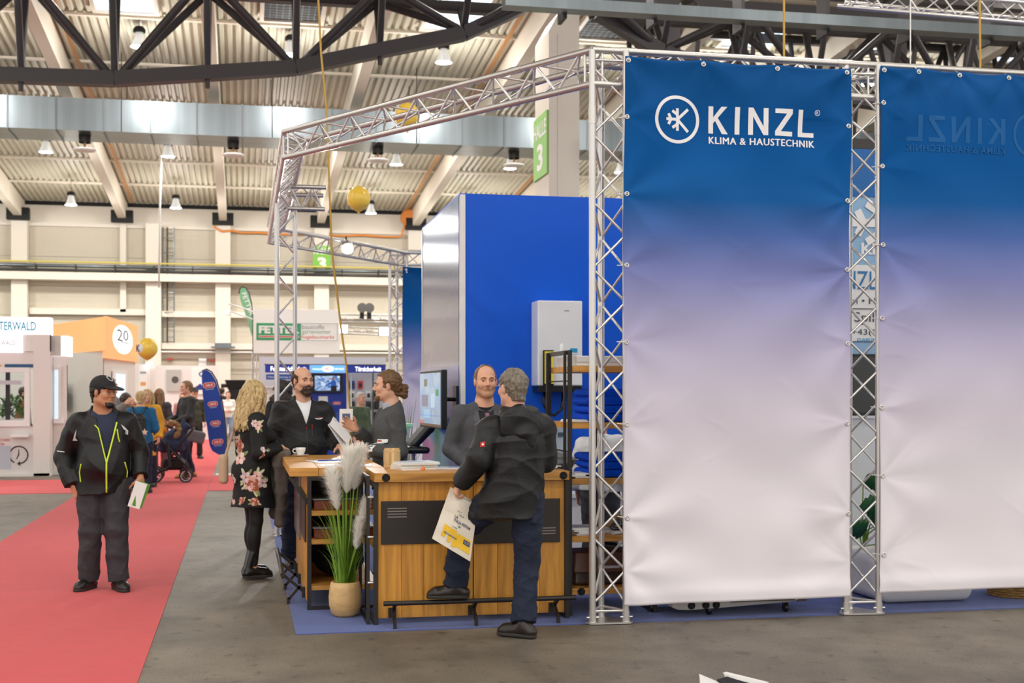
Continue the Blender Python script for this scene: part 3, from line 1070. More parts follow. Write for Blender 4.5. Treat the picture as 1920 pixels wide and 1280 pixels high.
on_banner('lettering', kinzl(3.262, 3.487, 0.194), f1, 2.63, 0.135, LV, M_print, b1)
for dx_, dz_ in ((0.0, 0.0), (0.0022, 0.001), (0.0044, 0.0)):           # three strikes make the heavy face
    text('lettering', 'KLIMA & HAUSTECHNIK', M_print, b1, (3.263 + dx_, LV - 0.001 - dz_ * 0.2 - dx_ * 0.05, 3.413 + dz_), X, Z, 0.805, 0.05, 0.0, 0.003, spacing=1.12, bend=b1bend(3.265, 3.413))
pts, fs = ring(4.09, 3.665, 0.017, 0.021, 24)
mb = MB()
mb.v = [(x, LV + float(f1(x - 2.63, z - 0.135)) - 0.003, z) for x, z in pts]
mb.f = fs
mb.build('registered_mark', M_print, b1)
text('registered_mark', 'R', M_print, b1, (4.082, LV, 3.654), X, Z, 0.016, 0.022, 0.01, 0.003, bend=b1bend(4.082, 3.654))
# the mirrored print that shows through the second banner
M_ghost = mat('show_through_print', '#165c9c', 0.62, spec=0.25)
on_banner('show_through_lettering', kinzl(3.262, 3.487, 0.194), f2, 4.585, 0.175, LV, M_ghost, b2, mirror=8.853)
pts, fs = ring(8.853 - cx, cz, r0, r1, 64)
mb = MB()
mb.v = [(x, LV + float(f2(x - 4.585, z - 0.175)) - 0.003, z) for x, z in pts]
mb.f = fs
mb.build('show_through_ring', M_ghost, b2)
o_ = text('show_through_lettering', 'KLIMA & HAUSTECHNIK', M_ghost, b2, (5.588, LV - 0.004, 3.413), -X, Z, 0.805, 0.05, 0.014, -0.003, spacing=1.12, bend=lambda x, y: (0, float(f2(5.588 - x - 4.585, 3.413 + y - 0.175)), 0))
# far banner behind the stand
b3, f3 = banner('far banner, blue fading to white, hung on the rear truss left of the blue box', 2.66, 4.6, 0.12, 3.78, 22.1, 21, (0.3, 0.6), (0.5,), fold=2.2, nx=40, nz=80)

# ------------------------------------------------------------------ blue box with grey side, heater and screen
M_roy = mat('royal_blue_panel', '#0459d6', 0.42, spec=0.35)
M_lacq = mat('glossy_grey_side', '#8d93ad', 0.08, spec=0.7)
bx = thing('blue_box_wall', 'big royal blue box wall with white corner post behind the counters', 'wall box', (3.5, 13.4, 0))
box('front_panel', M_roy, bx, 2.055, 4.95, 12.14, 12.2, 0.0, 3.49)
box('corner_post', M_white, bx, 2.005, 2.053, 12.125, 12.2, 0.0, 3.5, 0.003, label='white corner post')
sm = M_lacq


def side_mat():
    """print on the glossy side: blue at the top, lilac grey, a blue field behind the screen, teal to violet below"""
    m = bpy.data.materials.new('glossy_side_print')
    m.use_nodes = True
    nt = m.node_tree
    b = nt.nodes['Principled BSDF']
    b.inputs['Roughness'].default_value = 0.14
    b.inputs['Specular IOR Level'].default_value = 0.35
    tc = nt.nodes.new('ShaderNodeTexCoord')
    sx = nt.nodes.new('ShaderNodeSeparateXYZ')
    cr = nt.nodes.new('ShaderNodeValToRGB')
    e = cr.color_ramp.elements
    e[0].position, e[0].color = 0.0, lin('#4a55a0')
    e[1].position, e[1].color = 1.0, lin('#3a72ae')
    for p, c in ((0.345, '#5a62ab'), (0.36, '#24479c'), (0.535, '#1e4ea6'), (0.545, '#7d7f9c'), (0.72, '#6f7599'), (0.9, '#4a70a8')):
        el = e.new(p)
        el.color = lin(c)
    nt.links.new(tc.outputs['Generated'], sx.inputs[0])
    nt.links.new(sx.outputs['Z'], cr.inputs['Fac'])
    nt.links.new(cr.outputs['Color'], b.inputs['Base Color'])
    return m


box('side_panel', side_mat(), bx, 2.0, 2.03, 12.2, 14.72, 0.0, 3.49)
box('edge_strip', M_white, bx, 1.995, 2.03, 14.72, 14.77, 0.0, 3.49)
box('back_panel', M_roy, bx, 2.03, 4.95, 14.7, 14.77, 0.0, 3.49)
box('top_panel', M_roy, bx, 2.0, 4.95, 12.14, 14.77, 3.49, 3.51)
text('lettering', 'MAGNA', M_white, bx, (1.997, 12.9, 1.86), -Y, Z, 0.42, 0.035, 0.01) if False else None

ht = thing('wall_heater', 'white wall mounted heating unit with small blue sticker on the blue wall', 'heater', (2.85, 12.1, 1.69))
box('casing', mat('heater_white', '#eef0f1', 0.3), ht, 2.69, 3.12, 11.86, 12.138, 1.70, 2.495, 0.012)
box('control_panel', M_black, ht, 2.7, 3.11, 11.85, 12.13, 1.64, 1.70, 0.004)
patch('sticker', mat('cyan_sticker', '#2a9fd0', 0.4), ht, [(0, 0), (0.07, 0), (0.07, 0.055), (0, 0.055)], (3.0, 11.858, 1.995), X, Z, label='small cyan sticker')
patch('sticker', M_white, ht, [(0, 0), (0.07, 0), (0.07, 0.012), (0, 0.012)], (3.0, 11.857, 1.997), X, Z)
text('lettering', 'DAIKIN', mat('grey_print', '#5a6268', 0.5), ht, (2.945, 11.858, 2.395), X, Z, 0.045, 0.012, 0.01)
MB().path([(2.78, 11.95, 1.66), (2.76, 11.94, 1.55), (2.8, 11.94, 1.45), (2.87, 11.95, 1.42), (2.94, 11.95, 1.48), (2.96, 11.96, 1.66)], 0.014, 8).build('hose', M_black, ht, smooth=True)
box('wall_strip', mat('dark_blue_strip', '#12388c', 0.4), bx, 2.06, 4.2, 12.12, 12.14, 1.28, 1.66) if False else None
fd = thing('folder', 'yellow folder with black edge hanging on the white heater', 'folder', (2.78, 11.85, 1.7))
box('cover', M_black, fd, 2.735, 2.835, 11.83, 11.845, 1.70, 2.03)
box('sheet', mat('bright_yellow', '#ecd83c', 0.6), fd, 2.748, 2.835, 11.824, 11.83, 1.72, 2.02)
cn = thing('white_cabinet', 'low white cabinet against the blue wall behind the wooden rack', 'cabinet', (2.9, 11.8, 0))
box('body', M_white, cn, 2.64, 3.9, 11.75, 12.1, 0, 0.66, 0.005)
box('top', M_white, cn, 2.62, 3.92, 11.72, 12.1, 0.66, 0.7, 0.004)
dv = thing('device_panel', 'pale control device panel mounted low on the blue wall beside the rack', 'device', (2.85, 12.05, 1.15))
box('housing', mat('device_grey', '#b9c6cf', 0.4), dv, 2.6, 3.05, 12.02, 12.138, 1.06, 1.33, 0.005)
box('screen', mat('device_dark', '#4d5d66', 0.3), dv, 2.92, 2.97, 12.01, 12.02, 1.22, 1.26)

tvs = thing('wall_screen', 'flat screen on a swivel arm, showing a pale blue bathroom picture', 'screen', (1.8, 11.75, 1.3))


def screen_mat(name, c1, c2, strength, scale):
    m = bpy.data.materials.new(name)
    m.use_nodes = True
    nt = m.node_tree
    b = nt.nodes['Principled BSDF']
    b.inputs['Roughness'].default_value = 0.15
    tc = nt.nodes.new('ShaderNodeTexCoord')
    n = nt.nodes.new('ShaderNodeTexVoronoi')
    n.distance = 'CHEBYCHEV'
    n.inputs['Scale'].default_value = scale
    cr = nt.nodes.new('ShaderNodeValToRGB')
    cr.color_ramp.elements[0].color = lin(c1)
    cr.color_ramp.elements[1].color = lin(c2)
    cr.color_ramp.elements[0].position = 0.3
    nt.links.new(tc.outputs['Generated'], n.inputs['Vector'])
    nt.links.new(n.outputs['Color'], cr.inputs['Fac'])
    nt.links.new(cr.outputs['Color'], b.inputs['Emission Color'])
    b.inputs['Base Color'].default_value = (0.02, 0.02, 0.02, 1)
    b.inputs['Emission Strength'].default_value = strength
    return m


# the screen hangs parallel to the side wall, a little turned, so it is seen very obliquely
A, B_ = Vector((1.73, 12.75, 0)), Vector((1.785, 11.75, 0))
ax = (B_ - A).normalized()
Mtv = Matrix.Translation((1.73, 12.75, 1.575)) @ Matrix.Rotation(math.atan2(ax.y, ax.x), 4, 'Z')
W2 = 1.0
mb = MB().box(-0.01, W2 + 0.015, -0.02, 0.035, -0.27, 0.27, M=Mtv)
mb.build('bezel', M_black, tvs, bevel=0.006)
MB().box(0.0, W2 - 0.012, -0.024, -0.021, -0.255, 0.245, M=Mtv).build('picture', screen_mat('screen_picture', '#a9cdf0', '#cfe4f6', 0.5, 4), tvs)
for (x0, x1, z0, z1, c) in ((0.22, 0.36, 0.12, 0.19, '#7d7666'), (0.78, 0.9, 0.03, 0.09, '#3f9a5a'), (0.1, 0.4, -0.07, 0.04, '#8f8fa4'), (0.0, W2 - 0.012, -0.255, -0.232, '#6f5a3f'), (0.0, 0.2, -0.235, -0.2, '#c98a8a'), (0.2, 0.5, -0.18, -0.1, '#a8d0f0'), (0.0, W2 - 0.012, -0.16, -0.15, '#7fa6d8'), (0.55, 0.72, -0.08, 0.05, '#c2dcf2')):
    MB().box(x0, x1, -0.026, -0.024, z0, z1, M=Mtv).build('picture_patch', mat('tv' + c, c, 0.3, emit=0.35), tvs)
rod('arm', M_black, tvs, Mtv @ Vector((0.45, 0.03, 0)), (2.0, 12.35, 1.57), 0.02, 8)
box('wall_plate', M_black, tvs, 1.985, 2.0, 12.25, 12.45, 1.45, 1.7)

# ------------------------------------------------------------------ wooden counters and rack
def wood_mat(name, c1, c2, rough=0.42):
    m = bpy.data.materials.new(name)
    m.use_nodes = True
    nt = m.node_tree
    b = nt.nodes['Principled BSDF']
    b.inputs['Roughness'].default_value = rough
    tc = nt.nodes.new('ShaderNodeTexCoord')
    oi = nt.nodes.new('ShaderNodeObjectInfo')
    va = nt.nodes.new('ShaderNodeVectorMath')
    va.operation = 'ADD'
    nt.links.new(tc.outputs['Object'], va.inputs[0])
    nt.links.new(oi.outputs['Random'], va.inputs[1])
    mp = nt.nodes.new('ShaderNodeMapping')
    mp.inputs['Scale'].default_value = (14, 14, 1.1) if 'up' in name else (1.1, 14, 14)
    n = nt.nodes.new('ShaderNodeTexNoise')
    n.inputs['Scale'].default_value = 1.6
    n.inputs['Detail'].default_value = 7
    n.inputs['Distortion'].default_value = 0.6
    cr = nt.nodes.new('ShaderNodeValToRGB')
    e = cr.color_ramp.elements
    e[0].position, e[0].color = 0.28, lin(c2)
    e[1].position, e[1].color = 0.62, lin(c1)
    hs = nt.nodes.new('ShaderNodeHueSaturation')
    ma = nt.nodes.new('ShaderNodeMapRange')
    ma.inputs['To Min'].default_value = 0.88
    ma.inputs['To Max'].default_value = 1.12
    nt.links.new(oi.outputs['Random'], ma.inputs['Value'])
    nt.links.new(ma.outputs[0], hs.inputs['Value'])
    nt.links.new(va.outputs[0], mp.inputs['Vector'])
    nt.links.new(mp.outputs[0], n.inputs['Vector'])
    nt.links.new(n.outputs['Fac'], cr.inputs['Fac'])
    nt.links.new(cr.outputs['Color'], hs.inputs['Color'])
    nt.links.new(hs.outputs['Color'], b.inputs['Base Color'])
    return m


W_up = wood_mat('acacia_up', '#d8983a', '#ab7228')
W_flat = wood_mat('acacia_flat', '#d69c48', '#a8702c')
W_light = wood_mat('pale_wood_up', '#d9b883', '#c09a62', 0.5)


def frame_rect(parent, u, v0, v1, z0, z1, t=0.03):
    """flat steel frame standing across the counter's end"""
    box('frame_post', M_steel, parent, u - t / 2, u + t / 2, v0, v0 + t, z0, z1)
    box('frame_post', M_steel, parent, u - t / 2, u + t / 2, v1 - t, v1, z0, z1)
    box('frame_rail', M_steel, parent, u - t / 2, u + t / 2, v0 + t, v1 - t, z0, z0 + t)
    box('frame_rail', M_steel, parent, u - t / 2, u + t / 2, v0 + t, v1 - t, z1 - t, z1)


def bolt(parent, u, v, z):
    M = Matrix.Translation((u, v, z)) @ Matrix.Rotation(R(90), 4, 'X')
    MB().lathe([(0, 0.012), (0.014, 0.012), (0.016, 0.004), (0.021, 0.006), (0.027, 0.006), (0.029, 0.0)], n=20, M=M).build('bolt', M_blackm, parent, smooth='auto')


def grooves(parent, u0, v, zs, L, axis='u'):
    for z in zs:
        if axis == 'u':
            box('slot', mat('groove_edge', '#8d857d', 0.4, 0.5), parent, u0, u0 + L, v - 0.004, v, z, z + 0.007)


FC = thing('bar_counter', 'front wooden bar counter with brown steel plate and foot rail', 'counter', (1.6, 9.5, 0))
# panel of upright boards
xs = [0.935, 1.10, 1.26, 1.41, 1.615, 1.79, 1.96, 2.10, 2.285]
for a, b in zip(xs, xs[1:]):
    g = 0.004 if abs(b - 1.615) < 1e-3 or abs(a - 1.615) < 1e-3 else 0.0012
    box('board', W_up, FC, a + (g if abs(a - 1.615) < 1e-3 else 0.0008), b - (g if abs(b - 1.615) < 1e-3 else 0.0008), 9.2, 9.225, 0.045, 1.0, 0.0015)
box('metal_plate', M_dark, FC, 0.955, 1.608, 9.186, 9.2, 0.565, 0.87, 0.003)
box('metal_plate', M_dark, FC, 1.622, 2.25, 9.186, 9.2, 0.555, 0.87, 0.003)
grooves(FC, 1.00, 9.186, (0.755, 0.775, 0.795, 0.815), 0.135)
grooves(FC, 2.09, 9.186, (0.615, 0.635, 0.655), 0.125)
for i, (a, b) in enumerate(((9.15, 9.36), (9.362, 9.6), (9.602, 9.88))):
    box('worktop_board', W_flat, FC, 0.905, 2.31, a, b, 1.005, 1.07, 0.003)
bolt(FC, 0.985, 9.15, 1.037)
bolt(FC, 2.265, 9.15, 1.037)
frame_rect(FC, 0.915, 9.17, 9.86, 0.0, 1.0)
frame_rect(FC, 0.865, 9.2, 9.84, 0.0, 1.05, 0.022)
frame_rect(FC, 2.30, 9.17, 9.86, 0.0, 1.0)
for z in (0.3, 0.62, 0.9):
    for u in (0.89, ):
        rod('spacer', M_alu2, FC, (u - 0.03, 9.19, z), (u + 0.03, 9.19, z), 0.008, 8)
box('inner_shelf', W_flat, FC, 0.935, 2.285, 9.3, 9.84, 0.5, 0.53)
rod('foot_rail', M_steel, FC, (0.955, 9.03, 0.175), (2.325, 9.03, 0.175), 0.017, 14)
for u in (1.03, 1.60, 2.19):
    box('rail_plate', M_steel, FC, u - 0.025, u + 0.03, 9.175, 9.2, 0.05, 0.12)
    beam('rail_bracket', M_steel, FC, (u + 0.005, 9.19, 0.09), (u + 0.005, 9.04, 0.165), 0.022, 0.022)
    beam('rail_leg', M_steel, FC, (u, 9.13, 0.12), (u, 9.0, 0.04), 0.022, 0.022)
    box('rail_foot', M_steel, FC, u - 0.011, u + 0.011, 8.985, 9.01, 0.0, 0.05)

SCN = thing('side_counter', 'wooden side counter with open steel framed end, standing along the aisle', 'counter', (0.75, 11, 0))
for i in range(7):
    a = 10.0 + i * 0.285
    box('board', W_up, SCN, 0.475, 0.5, a + 0.001, a + 0.283, 0.06, 1.0, 0.0015)
box('metal_plate', M_dark, SCN, 0.461, 0.475, 10.02, 10.9, 0.5, 0.86, 0.003)
M_mir = mat('brushed_plate', '#8d8a86', 0.18, 0.7)
box('metal_plate', M_mir, SCN, 0.455, 0.475, 10.92, 11.95, 0.42, 0.95, 0.003)
beam('strut', M_steel, SCN, (0.35, 9.97, 1.0), (0.485, 9.97, 0.8), 0.025, 0.03)
for (a, b) in ((0.345, 0.56), (0.562, 0.80), (0.802, 1.05)):
    box('worktop_board', W_flat, SCN, a, b, 9.93, 11.97, 1.005, 1.07, 0.003)
for u, w in ((0.475, 0.03), (1.02, 0.03)):
    box('frame_post', M_steel, SCN, u, u + w, 9.9, 9.93, 0.0, 1.005)
    box('frame_post', M_steel, SCN, u, u + w, 11.93, 11.96, 0.0, 1.005)
box('frame_rail', M_steel, SCN, 0.505, 1.02, 9.9, 9.93, 0.0, 0.03)
box('frame_rail', M_steel, SCN, 0.505, 1.02, 9.9, 9.93, 0.975, 1.005)
for z in (0.185, 0.53, 0.745):
    box('shelf', W_flat, SCN, 0.505, 1.02, 9.91, 11.9, z - 0.035, z, 0.002)
box('divider', mat('dark_board', '#1c1613', 0.5), SCN, 0.505, 1.02, 11.3, 11.32, 0.03, 1.0)
rod('foot_rail', M_steel, SCN, (0.30, 10.15, 0.24), (0.30, 11.8, 0.24), 0.018, 14)
for v in (10.25, 11.0, 11.7):
    box('rail_plate', M_steel, SCN, 0.45, 0.475, v - 0.03, v + 0.03, 0.05, 0.13)
    beam('rail_bracket', M_steel, SCN, (0.47, v, 0.09), (0.31, v, 0.225), 0.022, 0.022, (0, 1, 0))
    beam('rail_leg', M_steel, SCN, (0.44, v, 0.14), (0.35, v, 0.04), 0.022, 0.022, (0, 1, 0))
    box('rail_foot', M_steel, SCN, 0.335, 0.36, v - 0.011, v + 0.011, 0.0, 0.05)
M_lea = mat('red_brown_leather', '#7c3a20', 0.35, noise=(9, 0.2))
for i, (z, v, lb) in enumerate(((0.185, 9.98, 'lowest'), (0.53, 9.97, 'middle'), (0.745, 9.97, 'topmost'))):
    if i == 0:
        continue
    d = thing('drawer_box', 'red-brown leather box on the %s shelf inside the side counter end' % lb, 'box', (0.75, v + 0.2, z))
    box('body', M_lea, d, 0.53, 0.98, v, v + 0.4, z + 0.001, z + 0.075, 0.006)
    box('lid', mat('glass_lid', '#8a9196', 0.1, 0.4), d, 0.52, 0.99, v - 0.01, v + 0.41, z + 0.076, z + 0.088, 0.003)
d = thing('black_bag', 'dark bag lying on the lowest shelf of the side counter', 'bag', (0.75, 10.4, 0.185))
MB().ball((0.75, 10.45, 0.31), (0.2, 0.2, 0.124), 20, 12).build('body', M_blackm, d, smooth=True)
MB().path([(0.65, 10.4, 0.4), (0.67, 10.38, 0.46), (0.75, 10.37, 0.48), (0.83, 10.38, 0.46), (0.85, 10.4, 0.4)], 0.01, 8).build('handle', M_black, d, smooth=True)

RK = thing('storage_rack', 'tall wooden shelf rack with dark steel end frames right of the counter', 'rack', (3.0, 9.6, 0))
RU0, RU1 = 2.36, 2.98
for u in (2.345, RU1 + 0.015):
    for v in (9.28, 9.94):
        box('frame_post', M_steel, RK, u - 0.014, u + 0.014, v - 0.014, v + 0.014, 0, 1.945)
    box('frame_rail', M_steel, RK, u - 0.014, u + 0.014, 9.294, 9.926, 1.915, 1.945)
    box('frame_rail', M_steel, RK, u - 0.014, u + 0.014, 9.294, 9.926, 0.0, 0.03)
    for v in (9.33, 9.89):
        box('inner_post', M_steel, RK, u - 0.035, u - 0.016, v - 0.012, v + 0.012, 0, 1.94)
    for z in (0.5, 1.2, 1.72):
        rod('rung', M_steel, RK, (u, 9.29, z), (u, 9.93, z), 0.006, 6)
for u in (2.62, 2.68):
    box('back_post', M_steel, RK, u + 0.08, u + 0.11, 9.93, 9.96, 0, 1.93)
RZ = (0.20, 0.585, 1.005, 1.415, 1.83)
for z in RZ:
    box('shelf', W_flat, RK, RU0, RU1, 9.27, 9.93, z - 0.045, z, 0.003)
bolt(RK, 2.43, 9.268, 0.178)
ls = thing('display_lamp', 'small clear glass standing on top of the rack frame', 'glass', (2.345, 9.35, 1.945))
MB().lathe([(0.0, 0), (0.018, 0), (0.02, 0.04), (0.016, 0.05), (0.0, 0.05)], (2.345, 9.5, 1.945), 16).build('body', mat('clear_plastic', '#e6eef0', 0.1), ls, smooth='auto')
MB().lathe([(0.012, 0.05), (0.012, 0.06), (0.0, 0.06)], (2.345, 9.5, 1.945), 12).build('cap', M_white, ls, smooth='auto')
ls.location = (2.345, 9.5, 1.945)
for ch in ls.children:
    ch.location = (0, -0.15, 0)
    ch.location = (0, 0, 0)
for ch in ls.children:
    for vtx in ch.data.vertices:
        vtx.co.y = vtx.co.y - 0.15
# white box lying on the top shelf
tb = thing('white_carton', 'long flat white carton on the top board of the rack', 'box', (2.9, 9.6, 1.83))
box('body', M_white, tb, 2.40, 2.96, 9.3, 9.9, 1.831, 1.905, 0.004)
box('flap', mat('carton_edge', '#dcdad6', 0.6), tb, 2.4, 2.96, 9.29, 9.3, 1.86, 1.9)
# folded royal blue bags / towels
M_tow = mat('royal_blue_fleece', '#0047c8', 0.95, spec=0.2, bump=(120, 0.3))


def folded(label, u, v, z, w, d, h, group):
    t = thing('folded_blanket', label, 'blanket', (u + w / 2, v + d / 2, z), 0, group)
    mb = MB()
    n = 10
    prof = []
    for i in range(n + 1):
        a = PI / 2 + PI * i / n
        prof.append((u + h * 0.62 + h * 0.62 * math.cos(a), z + h / 2 + h / 2 * math.sin(a)))
    prof += [(u + w, z + 0.004), (u + w, z + h)]
    mb.prism([(x, z_) for x, z_ in prof], (0, v + d, 0), X, Z, d)
    mb.build('folded_cloth', M_tow, t, smooth='auto', bevel=0.008)
    prof = [(x + 0.012, zz) for x, zz in prof]
    MB().box(u + 0.06, u + w + 0.002, v - 0.004, v + 0.01, z + h * 0.46, z + h * 0.56).build('fold_edge', M_tow, t)
    return t


names = ('lowest', 'second from below', 'third from below', 'topmost')
for i in range(4):
    folded('royal blue folded blanket, %s of the four on the upper rack shelf' % names[i], 2.485 + 0.012 * (i % 2), 9.32, 1.417 + i * 0.062, 0.46, 0.45, 0.06, 'folded blankets on the upper shelf')
for i in range(3):
    folded('royal blue folded blanket, %s of the three on the worktop level rack shelf' % ('lowest', 'middle', 'topmost')[i], 2.50 + 0.015 * (i % 2), 9.32, 1.007 + i * 0.058, 0.44, 0.45, 0.056, 'folded blankets on the lower shelf')


def papers(name, label, cat, u, v, z, w, d, n, th, rz=0.0, group=None, cover='#e9ebee', jitter=0.015):
    """a pile of single booklets, each an object of its own"""
    out = []
    for i in range(n):
        zz = z + 0.001 + i * th
        o = thing(name, label % i if '%d' in label else label, cat, (u + random.uniform(-1, 1) * jitter, v + random.uniform(-1, 1) * jitter, zz), rz + random.uniform(-1, 1) * 0.06, group)
        c = mat('cover' + (cover if i == n - 1 else random.choice(('#e9ebee', '#dfe3e8', '#f1f0ec', '#d5dbe2'))), cover if i == n - 1 else '#e9ebee', 0.35)
        MB().box(-w / 2, w / 2, -d / 2, d / 2, 0.0008, th - 0.0012).build('pages', M_paper, None)
        pg = bpy.context.scene.objects[-1] if False else None
        out.append(o)
    return out


PAGE = {}


def booklet(label, u, v, z, w, d, th, rz=0.0, cover='#e9ebee', group=None, name='magazine', cat='magazine', print_=None):
    o = thing(name, label, cat, (u, v, z), rz, group)
    key = (w, d, th)
    if key not in PAGE:
        me = bpy.data.meshes.new('pages')
        b = MB().box(-w / 2 + 0.002, w / 2 - 0.002, -d / 2 + 0.002, d / 2, 0.0007, th - 0.0007)
        me.from_pydata(b.v, [], b.f)
        me.materials.append(M_paper)
        PAGE[key] = me
    link_mesh('pages', PAGE[key], o)
    key = (w, d, th, cover)
    if key not in PAGE:
        me = bpy.data.meshes.new('cover')
        b = MB().box(-w / 2, w / 2, -d / 2, d / 2, 0, 0.0007).box(-w / 2, w / 2, -d / 2, d / 2, th - 0.0007, th).box(-w / 2, w / 2, d / 2, d / 2 + 0.0005, 0, th)
        me.from_pydata(b.v, [], b.f)
        me.materials.append(mat('cover' + cover, cover, 0.3))
        PAGE[key] = me
    link_mesh('cover', PAGE[key], o)
    if print_:
        b = MB().box(-w * 0.35, w * 0.35, -d * 0.3, d * 0.25, th, th + 0.0006)
        me = bpy.data.meshes.new('cover_picture')
        me.from_pydata(b.v, [], b.f)
        me.materials.append(mat('print' + print_, print_, 0.3))
        link_mesh('cover_picture', me, o)
    return o


ordn = ('lowest', 'second from below', 'third from below', 'fourth from below', 'fifth from below', 'sixth from below', 'topmost')


def stack(desc, u, v, z, w, d, ths, covers, rz=0.0, group=None, jit=0.02, prints=None):
    zz = z + 0.0008
    n = len(ths)
    for i, th in enumerate(ths):
        nm = 'topmost' if i == n - 1 else ordn[i]
        booklet('%s, %s of its stack' % (desc, nm), u + random.uniform(-jit, jit), v + random.uniform(-jit, jit), zz, w, d, th, rz + random.uniform(-0.1, 0.1), covers[i % len(covers)], group,
                print_=(prints if i == n - 1 else None))
        zz += th + 0.0006
    return zz


zt = stack('white magazine beside the wooden barrel', 1.255, 9.62, 1.07, 0.30, 0.24, (0.013, 0.012, 0.01, 0.009, 0.008), ('#e9ebee', '#f1e9c8', '#dfe3e8', '#e6e6e6', '#dfe6ee'), 0.3, 'magazines on the front counter', prints='#b9c6d8')
tg = thing('orange_tag', 'small orange plastic tag on the edge of the magazine stack', 'tag', (1.30, 9.46, 1.07))
MB().lathe([(0, 0), (0.014, 0.0), (0.017, 0.006), (0.014, 0.02), (0, 0.022)], (1.285, 9.445, 1.071), 14).build('body', mat('orange_plastic', '#f08a3c', 0.4), tg, smooth='auto')
MB().tube((1.285, 9.445, 1.09), (1.285, 9.445, 1.1), 0.004, 8).build('knob', mat('orange_plastic', '#f08a3c'), tg)
stack('thin brochure beside the black jacket sleeve', 1.56, 9.56, 1.07, 0.21, 0.29, (0.005, 0.006), ('#eceef0', '#cfd9e6'), 1.2, 'brochures on the front counter', prints='#9fb4d0')
stack('white brochure on the counter by the rack', 2.16, 9.5, 1.07, 0.21, 0.29, (0.009, 0.008, 0.007), ('#f0f0ee', '#dfe3e8'), 0.2, 'brochures at the counter end', prints='#c8ccd4')
stack('white paper sheaf on the rack at worktop level', 2.425, 9.40, 1.007, 0.11, 0.22, (0.012, 0.012, 0.01), ('#efeff0', '#e3e0e6'), 0.1, 'papers on the rack', prints='#d6cfd6')
stack('pale paper on the upper rack shelf', 2.425, 9.45, 1.417, 0.10, 0.28, (0.009, 0.008), ('#efece9', '#eceae8'), 0.3, 'papers on the upper rack shelf')
stack('magazine on the lower middle rack shelf', 2.49, 9.42, 0.586, 0.21, 0.27, (0.014, 0.014, 0.012, 0.012), ('#e6e2e2', '#dcdde2', '#eceae8'), 0.0, 'magazines on the lower rack shelf', prints='#8b8f98')
stack('pale catalogue on the rack behind the truss column', 2.80, 9.45, 0.586, 0.3, 0.3, (0.012, 0.012), ('#e9e7e4', '#dfe0e4'), 0.1, 'catalogues on the lower rack shelf')
bg = thing('cable_bundle', 'black cables and a beige strap lying on the lower rack shelf', 'cables', (2.8, 9.45, 0.615))
for i in range(4):
    MB().path([(2.78 + 0.09 * math.cos(t) * (1 - 0.1 * i) + 0.02 * i, 9.4 + 0.09 * math.sin(t), 0.624 + 0.012 * i + 0.006 * math.sin(3 * t + i)) for t in np.linspace(0, 6.2, 24)], 0.006, 6, closed=True).build('cable', M_black, bg, smooth=True)
MB().path([(2.68, 9.45, 0.632), (2.72, 9.45, 0.68), (2.76, 9.46, 0.72), (2.8, 9.46, 0.68), (2.83, 9.46, 0.64)], 0.02, 8).build('strap', mat('beige_strap', '#a58a5e', 0.7), bg, smooth=True)
lb_ = thing('leather_bag', 'brown leather briefcase on the bottom board of the rack', 'bag', (2.66, 9.5, 0.2))
mb = MB().hexa([(2.41, 9.4, 0.201), (2.95, 9.4, 0.201), (2.95, 9.65, 0.201), (2.41, 9.65, 0.201), (2.43, 9.44, 0.44), (2.93, 9.44, 0.44), (2.93, 9.6, 0.44), (2.43, 9.6, 0.44)])
mb.build('body', mat('dark_leather', '#3b241a', 0.35, noise=(12, 0.2)), lb_, bevel=0.025, seg=3)
MB().hexa([(2.40, 9.37, 0.3), (2.96, 9.37, 0.3), (2.96, 9.39, 0.3), (2.40, 9.39, 0.3), (2.42, 9.41, 0.45), (2.94, 9.41, 0.45), (2.94, 9.62, 0.46), (2.42, 9.62, 0.46)]).build('flap', mat('leather_flap', '#57311f', 0.35), lb_, bevel=0.01)
MB().path([(2.58, 9.5, 0.45), (2.6, 9.5, 0.49), (2.68, 9.5, 0.5), (2.76, 9.5, 0.49), (2.78, 9.5, 0.45)], 0.011, 8).build('handle', M_black, lb_, smooth=True)
box('clasp', M_alu, lb_, 2.6, 2.75, 9.362, 9.37, 0.33, 0.35)

# barrel, cup, papers on the counters
br = thing('wooden_barrel', 'small pale wooden barrel cup on the front counter', 'barrel', (1.09, 9.72, 1.07))
n = 18
rr = [(0.056, 0.0), (0.062, 0.035), (0.064, 0.075), (0.062, 0.115), (0.056, 0.15)]
for i in range(n):
    a0, a1 = 2 * PI * i / n + 0.008, 2 * PI * (i + 1) / n - 0.008
    vs, fs = [], []
    for r_, z_ in rr:
        for rad, a in ((r_, a0), (r_, a1), (r_ - 0.009, a1), (r_ - 0.009, a0)):
            vs.append((1.09 + rad * math.cos(a), 9.72 + rad * math.sin(a), 1.071 + z_))
    for j in range(len(rr) - 1):
        for k in range(4):
            fs.append((j * 4 + k, j * 4 + (k + 1) % 4, (j + 1) * 4 + (k + 1) % 4, (j + 1) * 4 + k))
    fs += [(3, 2, 1, 0), (16, 17, 18, 19)]
    MB().add(vs, fs).build('stave', W_light, br)
for z_ in (0.018, 0.13):
    r_ = 0.0605 if z_ < 0.1 else 0.0612
    MB().lathe([(r_ - 0.004, -0.006), (r_ + 0.0015, -0.006), (r_ + 0.0015, 0.006), (r_ - 0.004, 0.006)], (1.09, 9.72, 1.071 + z_), 36).build('hoop', W_light, br, smooth='auto')
MB().lathe([(0, 0.0), (0.05, 0.0), (0.05, 0.008), (0, 0.008)], (1.09, 9.72, 1.071 + 0.138), 30).build('lid', W_light, br, smooth='auto')

